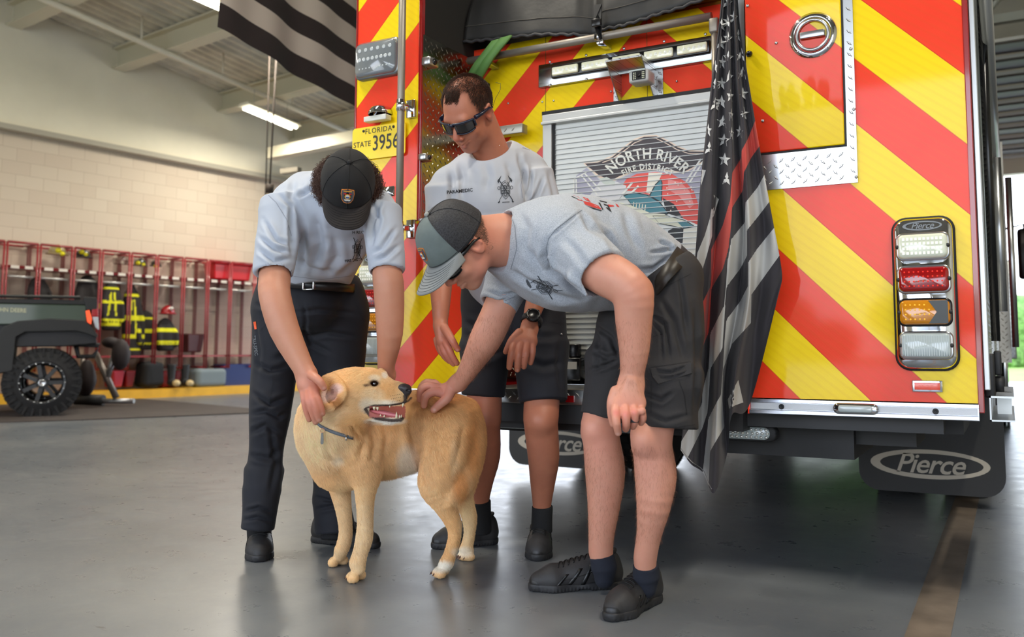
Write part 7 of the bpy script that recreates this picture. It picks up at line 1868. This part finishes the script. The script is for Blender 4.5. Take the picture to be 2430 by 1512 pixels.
m=MB(); m.prism([Q(203,738,dn-.02),Q(212,736,dn-.02),Q(218,756,dn-.02),Q(216,770,dn-.02),Q(207,764,dn-.02)],AW*.04); m.build('side_marker',mat('marker_orange',(250,86,40),.3,emit=(255,90,40),estr=.6),UV)
pr('tail_lamp',[(218,732),(231,732),(233,752),(218,752)],.12,mat('tail_red',(170,10,20),.3),dn-.02); pr('reverse_lamp',[(219,752),(233,752),(235,784),(226,776)],.12,mat('tail_white',(196,202,210),.3),dn-.02)
pr('rear_fender',[(-20,812),(10,775),(40,762),(120,756),(200,760),(220,778),(232,795),(230,802),(205,792),(180,786),(60,788),(38,800),(30,880),(-6,888),(-14,840)],.42,UBL,dn-.03)
pr('box_underside',[(-420,770),(215,765),(228,800),(230,815),(150,822),(-420,830)],1.1,UG,dn+.06)
pr('front_fender',[(-420,790),(-60,790),(-40,850),(-60,900),(-420,900)],1.3,UBL,dn+.05)
m=MB(); m.tube([Q(100,812,dn+.25),Q(236,820,dn+.25),Q(222,846,dn+.25),Q(186,846,dn+.25),Q(180,818,dn+.25)],.03,8); m.build('rear_bumper_tube',UBL,UV)
m=MB(); m.tube([Q(100,906,dn+.2),Q(100,906,dn+1.35)],.05,10); m.build('axle',UG,UV)
def utv_wheel(px,d):
    R=.395; c0=Q(px,910,d); c0[2]=R
    m=MB(); prof=[(R*.62,-.02),(R*.66,.0),(R*.88,-.02),(R*.96,.02),(R*.98,.08),(R*.98,.20),(R*.96,.24),(R*.88,.27),(R*.62,.26),(R*.60,.1)]
    m.lathe(c0,AW,prof,48,close=True)
    side=np.array([AW[1],-AW[0],0])
    for k in range(26):
        a=2*math.pi*k/26; rad=math.cos(a)*side+math.sin(a)*UP; tan=-math.sin(a)*side+math.cos(a)*UP
        m.obox(c0+rad*R*.965+AW*(.035+.01),rad*.028,tan*.026,AW*.05); 
        a2=a+.12; rad=math.cos(a2)*side+math.sin(a2)*UP; tan=-math.sin(a2)*side+math.cos(a2)*UP
        m.obox(c0+rad*R*.97+AW*.14,rad*.026,tan*.022,AW*.05); m.obox(c0+rad*R*.9+AW*(-.012),rad*.05,tan*.014,AW*.015)
    t_=m.build('tyre',mat('utv_tyre',(36,36,37),.85),UV)
    m=MB(); m.lathe(c0,AW,[(R*.62,-.015),(R*.56,-.02),(R*.53,.03),(R*.5,.12)],40)
    for k in range(7):
        a=2*math.pi*k/7; rad=math.cos(a)*side+math.sin(a)*UP; tan=-math.sin(a)*side+math.cos(a)*UP; m.obox(c0+rad*R*.33+AW*.04,rad*R*.22,tan*.022,AW*.02)
    m.lathe(c0,AW,[(.06,-.02),(.07,.06)],20); rm=m.build('wheel_rim',BLKG,t_)
    m=MB()
    for k in range(20):
        a=2*math.pi*k/20; m.lathe(c0+(math.cos(a)*side+math.sin(a)*UP)*R*.585-AW*.02,-AW,[(.010,0),(.008,.008),(.0001,.01)],8)
    m.lathe(c0-AW*.02,-AW,[(.045,-.02),(.04,.01),(.03,.014),(.028,.004),(.0001,.006)],20); m.build('rim_bolt',mat('bolt_bright',(200,202,204),.25,.9),rm)
utv_wheel(100,dn); utv_wheel(108,dn+1.15); utv_wheel(-330,dn)
# equipment stand behind the vehicle
ES=thing('equipment_stand','grey folding metal stand with crossed legs and a base bar behind the utility vehicle','stand',tuple(PZ(270,955)))
eg=mat('stand_grey',(120,112,106),.4,.5); de=11.9
def bar(name,a,b,r,mt=eg,par=ES,d=de): 
    m=MB(); m.tube([PD(*a,d),PD(*b,d)],r,8); return m.build(name,mt,par)
bar('cross_leg',(226,838),(276,944),.045); bar('cross_leg',(272,838),(252,905),.04,mat('leg_light',(150,150,152),.3,.7)); bar('cross_leg',(196,850),(190,938),.03); bar('base_bar',(200,952),(318,952),.035,mat('leg_light',(150,150,152)))
bar('base_bar',(178,948),(246,950),.075,UBL)
m=MB(); c0=PD(264,822,de)
s=SDF(); s.ell(PD(262,812,de),(.13,.12,.09),.04); s.ell(PD(286,840,de),(.12,.12,.22),.04); s.ell(PD(205,895,de),(.13,.12,.26),.04); s.disp=folds(.015,3,9,(1,1,1),.5); p,q=s.mesh(.014,14,.03); mesh_object('hanging_gear',p,q,mat('gear_dark',(44,36,38),.7),ES)
# ================================================================ dog
def dog():
    D=thing('dog','yellow labrador dog standing between the men, mouth open, head turned to the right','dog',tuple(PZ(950,1330)))
    ax=nrm(PD(1060,1010,3.22)-PD(800,1020,3.12)); lat=nrm(np.cross(ax,(0,0,1)))
    fl=(lat,.84)
    s=SDF()
    s.chain([(PD(795,1012,3.11),PR(84,3.11)),(PD(840,1030,3.13),PR(100,3.13)),(PD(890,1032,3.16),PR(104,3.16)),(PD(945,1026,3.18),PR(98,3.18)),(PD(1000,1015,3.20),PR(86,3.2)),(PD(1052,1008,3.22),PR(78,3.22)),(PD(1075,1012,3.23),PR(70,3.23))],.04,fl)
    s.pchain([(785,985,3.06,66),(790,1040,3.07,72),(815,1100,3.10,58)],.05)
    s.ell(PD(790,1115,3.10),(.07,.06,.06),.05)
    # neck
    s.pchain([(822,950,2.98,56),(808,990,3.02,68),(800,1030,3.08,78)],.05); s.pchain([(772,960,2.97,40),(775,1000,3.02,58)],.05)
    s.pchain([(838,985,2.95,36),(826,1010,2.98,36)],.04)
    # head
    s.pchain([(812,932,2.95,52),(842,926,2.945,54),(866,923,2.94,47)],.04); s.pchain([(880,905,2.925,26),(900,912,2.92,24)],.03)
    s.pchain([(893,928,2.925,37),(926,931,2.91,30),(950,930,2.90,22.5)],.025); s.pchain([(900,948,2.905,20),(930,950,2.895,15),(955,948,2.892,12)],.014)
    s.pchain([(850,958,2.945,30),(876,977,2.93,19),(905,989,2.915,14.5),(930,995,2.908,12),(948,994,2.902,9.5)],.02)
    s.ell(PD(960,927,2.895),(PR(16,2.9),PR(16,2.9),PR(13,2.9)),.012)
    # mouth
    s.pchain([(884,972,2.93,5),(905,973,2.92,9),(930,974,2.905,11.5),(965,973,2.895,14)],.006,(TOW,3.5),'s')
    # eye socket, brow
    s.ell(PD(889,911,2.888),(PR(10,2.9),PR(9,2.9),PR(8,2.9)),.010,'s'); s.pchain([(876,901,2.896,6),(890,897,2.893,6),(900,902,2.895,5)],.012)
    # ears
    s.pchain([(786,902,2.89,17),(806,917,2.865,14),(813,932,2.85,11),(804,948,2.847,12),(791,961,2.855,9)],.010,(TOW,.6)); s.pchain([(774,907,2.885,17),(762,928,2.868,13),(763,948,2.858,11),(774,966,2.848,9),(788,968,2.845,7)],.010,(TOW,.6))
    s.ell(PD(786,934,2.842),(PR(13,2.9),.020,PR(18,2.9)),.008,'s'); s.pchain([(904,884,3.0,10),(912,890,3.0,8),(917,896,3.0,5)],.01)
    # shoulders and front legs
    s.pchain([(845,1040,3.06,58),(862,1095,3.05,44),(868,1135,3.045,31),(866,1180,3.045,22),(866,1235,3.045,18),(864,1275,3.04,19),(856,1308,3.035,17),(848,1335,3.03,17)],.035)
    s.pchain([(800,1060,3.18,56),(800,1120,3.22,36),(806,1155,3.24,25),(815,1208,3.24,18),(820,1258,3.24,15.5),(816,1288,3.235,16),(810,1305,3.23,15)],.035)
    # hind legs
    s.pchain([(1068,1020,3.14,64),(1062,1075,3.11,62),(1045,1120,3.10,50),(1034,1155,3.09,38),(1052,1196,3.09,25),(1074,1236,3.10,19.5),(1079,1268,3.10,15),(1071,1305,3.09,13.5),(1060,1334,3.085,14)],.035)
    s.pchain([(1085,1020,3.30,56),(1096,1080,3.32,52),(1092,1135,3.32,38),(1098,1180,3.33,22),(1113,1225,3.34,18),(1114,1262,3.34,13),(1109,1290,3.335,13),(1104,1304,3.33,13)],.035)
    # tail
    s.pchain([(1108,975,3.20,28),(1124,1020,3.17,27),(1124,1070,3.13,26),(1108,1125,3.09,23),(1085,1168,3.07,15),(1068,1196,3.06,5)],.03)
    # paws
    def paw(hx,hy,hd,tx,ty,td,w):
        a=PD(hx,hy,hd);b=PD(tx,ty,td); b[2]=max(b[2],.016); l=nrm(np.array([b[0]-a[0],b[1]-a[1],0])); sd=np.array([-l[1],l[0],0]); cl=[]
        s.cone(a,b-l*.02,w*.62,w*.7,.015)
        for k,(o_,f_) in enumerate(((-.75,-.014),(-.27,.0),(.27,.0),(.75,-.014))):
            p=b+sd*w*o_*1.0+l*f_; p[2]=.015; s.ell(p,(.0185,.0185,.0175),.003); q0=p+l*.016+np.array([0,0,.002]); cl.append((q0,q0+l*.012-np.array([0,0,.009])))
        return cl
    claws=[]
    claws+=paw(849,1336,3.03,838,1350,3.035,.032); claws+=paw(810,1306,3.23,797,1318,3.25,.030); claws+=paw(1061,1336,3.085,1040,1345,3.09,.030); claws+=paw(1105,1305,3.33,1100,1310,3.325,.028)
    s.plane((0,0,.002),(0,0,-1),.002)
    s.disp=lambda P: (.0016*vnoise(P*np.array([1,1,.5],np.float32),14,71,3)).astype(np.float32)
    p,q=s.mesh(.0042)
    p=crease(p,q,[([(880,1000),(885,1060),(880,1100)],8,.008),([(868,1010),(860,1060),(850,1100)],8,.006),([(985,960),(975,1020),(985,1080)],9,.009),([(993,1080),(1000,1120),(1010,1150)],6,.008),([(760,1050),(790,1090),(820,1110)],8,.007),([(740,1040),(760,1080),(800,1110)],7,.005),([(830,1010),(850,1035),(865,1030)],5,.007),([(1100,1000),(1090,1060),(1070,1120)],7,.005),([(905,1000),(915,1040),(905,1090)],6,.004)])
    X,Y=project(p.astype(float))
    def colour(P):
        x,y=project(P.astype(float)); c=np.tile(lin((238,196,142)),(len(P),1)).astype(np.float32)
        def sp(cx,cy_,rx,ry,colr,st=1,pw=1.):
            nonlocal c
            d=((x-cx)/rx)**2+((y-cy_)/ry)**2; w=(np.clip(1.25-d,0,1)*st)[:,None]; w=np.clip(w,0,1); c=c*(1-w)+lin(colr)*w
        sp(760,1030,80,90,(248,222,180),.8); sp(1060,960,130,40,(206,150,90),.8); sp(1130,1040,40,110,(208,148,84),.8); sp(900,1010,60,90,(222,172,114),.5); sp(985,1010,26,110,(190,136,82),.5)
        sp(1070,1050,60,90,(226,178,118),.6); sp(966,1100,30,50,(238,224,204),.8); sp(990,1060,16,60,(196,150,104),.5); sp(1075,1090,12,50,(240,214,172),.4)
        sp(860,1190,60,60,(236,202,150),.6); sp(866,1280,40,90,(240,212,168),.8); sp(812,1230,30,110,(238,206,158),.8); sp(1070,1270,40,80,(226,176,112),.5); sp(1045,1345,40,16,(246,238,222),.95); sp(1110,1240,22,90,(240,212,164),.9); sp(1100,1310,30,14,(246,232,208),.9); sp(1118,1060,20,70,(216,152,86),.7); sp(1092,1150,22,44,(218,152,84),.85)
        sp(838,1350,36,20,(238,210,166),.8); sp(800,1318,36,18,(236,206,160),.8); sp(800,1092,16,14,(246,230,206),.6)
        # head
        sp(850,900,60,34,(228,182,120),.7); sp(780,935,36,40,(206,150,86),.8); sp(800,955,16,16,(184,120,62),.85); sp(920,925,34,22,(214,156,92),.8); sp(905,960,50,12,(244,232,210),.9); sp(915,1000,50,10,(246,240,228),.95); sp(885,940,30,24,(236,208,164),.6); sp(872,962,22,20,(242,226,200),.8)
        sp(830,1010,36,30,(218,164,98),.7); sp(760,1000,30,30,(240,214,172),.8); sp(890,897,16,9,(244,226,196),.7); sp(914,890,9,9,(244,232,214),.9)
        sp(800,922,16,13,(238,208,198),.95); sp(772,940,12,18,(236,208,198),.95); sp(790,938,12,14,(226,188,176),.8); sp(789,930,5,8,(150,100,92),.7)
        # dark eye rim, lips
        sp(888,910,15,9,(64,40,28),1.0); sp(870,914,9,4,(96,62,40),.9)
        def near(L,w,colr):
            nonlocal c
            b=np.full(len(P),1e9)
            for a_,b_ in zip(L[:-1],L[1:]):
                a_=np.array(a_,float);b_=np.array(b_,float);d=b_-a_; t=np.clip(((x-a_[0])*d[0]+(y-a_[1])*d[1])/(d@d),0,1); b=np.minimum(b,np.hypot(x-a_[0]-t*d[0],y-a_[1]-t*d[1]))
            w_=np.clip((w-b)/2+.5,0,1)[:,None]; c=c*(1-w_)+lin(colr)*w_
        near([(868,972),(878,986),(900,994),(930,998),(950,997),(957,990)],4.2,(50,46,48)); near([(870,968),(890,962),(925,962),(950,958),(968,952),(976,944)],2.2,(58,48,46)); near([(960,940),(962,950),(958,957)],3.4,(70,64,64))
        inm=((x>876)&(x<962)&(y>964)&(y<991)); c[inm]=lin((176,96,92))
        c*=(1+.10*vnoise(P*np.array([1,1,.45],np.float32),26,5)+.05*vnoise(P,90,6))[:,None]
        return np.clip(c,0,1)
    col=colour(p)
    t=NT('dog_coat'); a=t.node('ShaderNodeVertexColor'); a.layer_name='Col'; n=t.noise(160,3); t.link(t.mix(t.math('MULTIPLY',n,.2),a.outputs[0],srgb(180,128,76)),t.p.inputs['Base Color']); t.set(Roughness=.8); t.bump(t.noise(300,2,vec=t.scaled((1,1,.3))),.3,.002)
    body=mesh_object('body',p,q,t.m,D,col)
    # fur
    hc=np.array(PD(850,930,2.94)); tail_=np.array(PD(1100,1100,3.1))
    def lean(P):
        x,y=project(P.astype(float)); hd=((x>745)&(x<980)&(y<1010)&(np.linalg.norm(P-hc,axis=1)<.22))[:,None]
        out=np.where(hd,-RIGHT*.85-UP*.35,ax*.45-UP*.9)
        return out/np.linalg.norm(out,axis=1)[:,None]
    x,y=X,Y
    m_=np.ones(len(p),np.float32)
    m_[((x>872)&(x<975)&(y>962)&(y<992))]=0; m_[((x-888)/15)**2+((y-910)/9)**2<1]=0; m_[((x>944)&(y>908)&(y<945)&(x<985)&(np.linalg.norm(p-hc,axis=1)<.3))]=0; m_[p[:,2]<.012]=.2
    def lenf(P):
        x,y=project(P.astype(float)); L_=np.ones(len(P))
        hd=((x>745)&(x<985)&(y<1005)&(np.linalg.norm(P-hc,axis=1)<.25)); L_[hd]=.5; L_[(x>900)&hd]=.28; L_[y>1150]=.6; L_[P[:,2]<.06]=.4
        L_[((x-1095)/40)**2+((y-1120)/90)**2<1]=1.5; L_[(x<800)&(y>960)&(y<1120)]=1.25
        return L_
    def fc(P):
        c=colour(P.astype(np.float32)); r=np.random.default_rng(3); return np.clip(1.10*c*r.uniform(.86,1.15,(len(P),1)),0,1)
    strands('fur',p,q,m_,FURN,.0105,.00034,hairmat('fur_strands',(220,176,120),True,.6),D,lean=lean,leanw=.80,seed=2,npt=4,colors=fc,jit=.14,lenf=lenf)
    # eye, nose, tongue, teeth, claws
    m=MB(); e=PD(889,911,2.897); 
    s=SDF(); s.ell(e,(.0122,.0122,.0122),.001); p2,q2=s.mesh(.0015,8); mesh_object('eye',p2,q2,mat('dog_eye',(30,16,10),.04,coat=1),D)
    s=SDF(); s.ell(PD(963,926,2.885),(PR(15,2.9),PR(13,2.9),PR(14,2.9)),.01); s.ell(PD(956,920,2.88),(PR(12,2.9),PR(11,2.9),PR(9,2.9)),.01); s.pchain([(963,935,2.885,6),(962,946,2.885,4)],.006)
    s.ell(PD(968,927,2.868),(.005,.006,.003),.003,'s'); s.ell(PD(976,925,2.886),(.004,.005,.004),.003,'s'); s.disp=lambda P:.0003*vnoise(P,220,3,1)
    p2,q2=s.mesh(.0013,12); mesh_object('nose',p2,q2,mat('dog_nose',(58,52,54),.35,bump=(500,.5,.0006)),D)
    s=SDF(); s.pchain([(880,976,2.93,7),(905,979,2.91,9),(930,984,2.903,9.5),(946,987,2.90,7)],.008,(UP,.6)); p2,q2=s.mesh(.0015,12); mesh_object('tongue',p2,q2,mat('tongue_pink',(214,120,124),.35,coat=.5),D)
    TO=mat('tooth_ivory',(240,226,190),.25)
    for (x0,y0,x1,y1,d,r) in ((941,993,941,977,2.887,3.4),(948,992,949,984,2.884,2.2),(952,991,953,984,2.886,2.0),(888,965,888,974,2.90,4.2),(896,966,896,975,2.897,3.6),(925,962,925,968,2.89,2.2),(957,957,955,967,2.885,2.6),(912,990,912,984,2.893,2.2),(903,988,903,983,2.895,2.4)):
        m=MB(); m.tube([PD(x0,y0,d),PD((x0+x1)/2,(y0+y1)/2,d),PD(x1,y1,d)],[PR(r,d),PR(r*.75,d),PR(.4,d)],8); m.build('tooth',TO,D)
    for a_,b_ in claws:
        m=MB(); m.tube([a_,(a_+b_)/2+np.array([0,0,.002]),b_],[.0042,.0034,.0008],8); m.build('claw',mat('claw_brown',(84,52,42),.35),D)
    bv=bvh_of(body)
    # muzzle whisker spots
    m=MB()
    for r_,yy in ((0,940),(1,947),(2,954)):
        for k in range(7-r_):
            c_=drape(bv,927+k*4.2+r_*2,yy-k*.8,.001)
            if c_ is not None: m.lathe(c_,TOW,[(.0011,0),(.0001,.0012)],6)
    m.build('whisker_spot',mat('whisker_dark',(96,66,46),.7),D)
    # collar with tag
    K=thing('dog_collar','grey dog collar with a hanging metal tag around the neck of the yellow dog','collar',tuple(PD(790,1025,3.0)))
    L_=[(752,1004),(760,1011),(772,1018),(786,1024),(800,1029),(814,1033),(826,1037),(838,1040)]
    P=[drape(bv,a_,b_,.006) for a_,b_ in L_]; P=[x for x in P if x is not None]
    m=MB(); m.grid([[x+UP*.0055 for x in P],[x-UP*.0055 for x in P]]); m.build('collar_band',mat('collar_grey',(96,102,110),.5),K,solid=.003)
    c0=drape(bv,765,1022,.012); c1=drape(bv,764,1046,.014)
    m=MB(); m.tube([c0+.007*(math.cos(a)*RIGHT+math.sin(a)*UP)*np.array([1,1,1]) for a in np.linspace(0,6.283,17)],.0012,6,caps=False); m.build('tag_ring',mat('ring_copper',(196,150,120),.25,1.),K)
    m=MB(); a_=c0-UP*.008; b_=np.array([a_[0],a_[1],a_[2]-.036])+TOW*.004
    m.prism([a_+RIGHT*x+UP*y for x,y in ((-.0035,0),(.0035,0),(.0048,-.02),(.005,-.032),(.003,-.037),(-.003,-.037),(-.005,-.032),(-.0048,-.02))],TOW*.0015); m.build('name_tag',mat('tag_steel',(96,94,90),.4,.9),K)
    c2=drape(bv,822,1037,.010); m=MB(); m.tube([c2+UP*.006,c2-UP*.012+TOW*.004],.0022,8); m.build('collar_buckle',CHROME,K)
FURN=190000
dog()
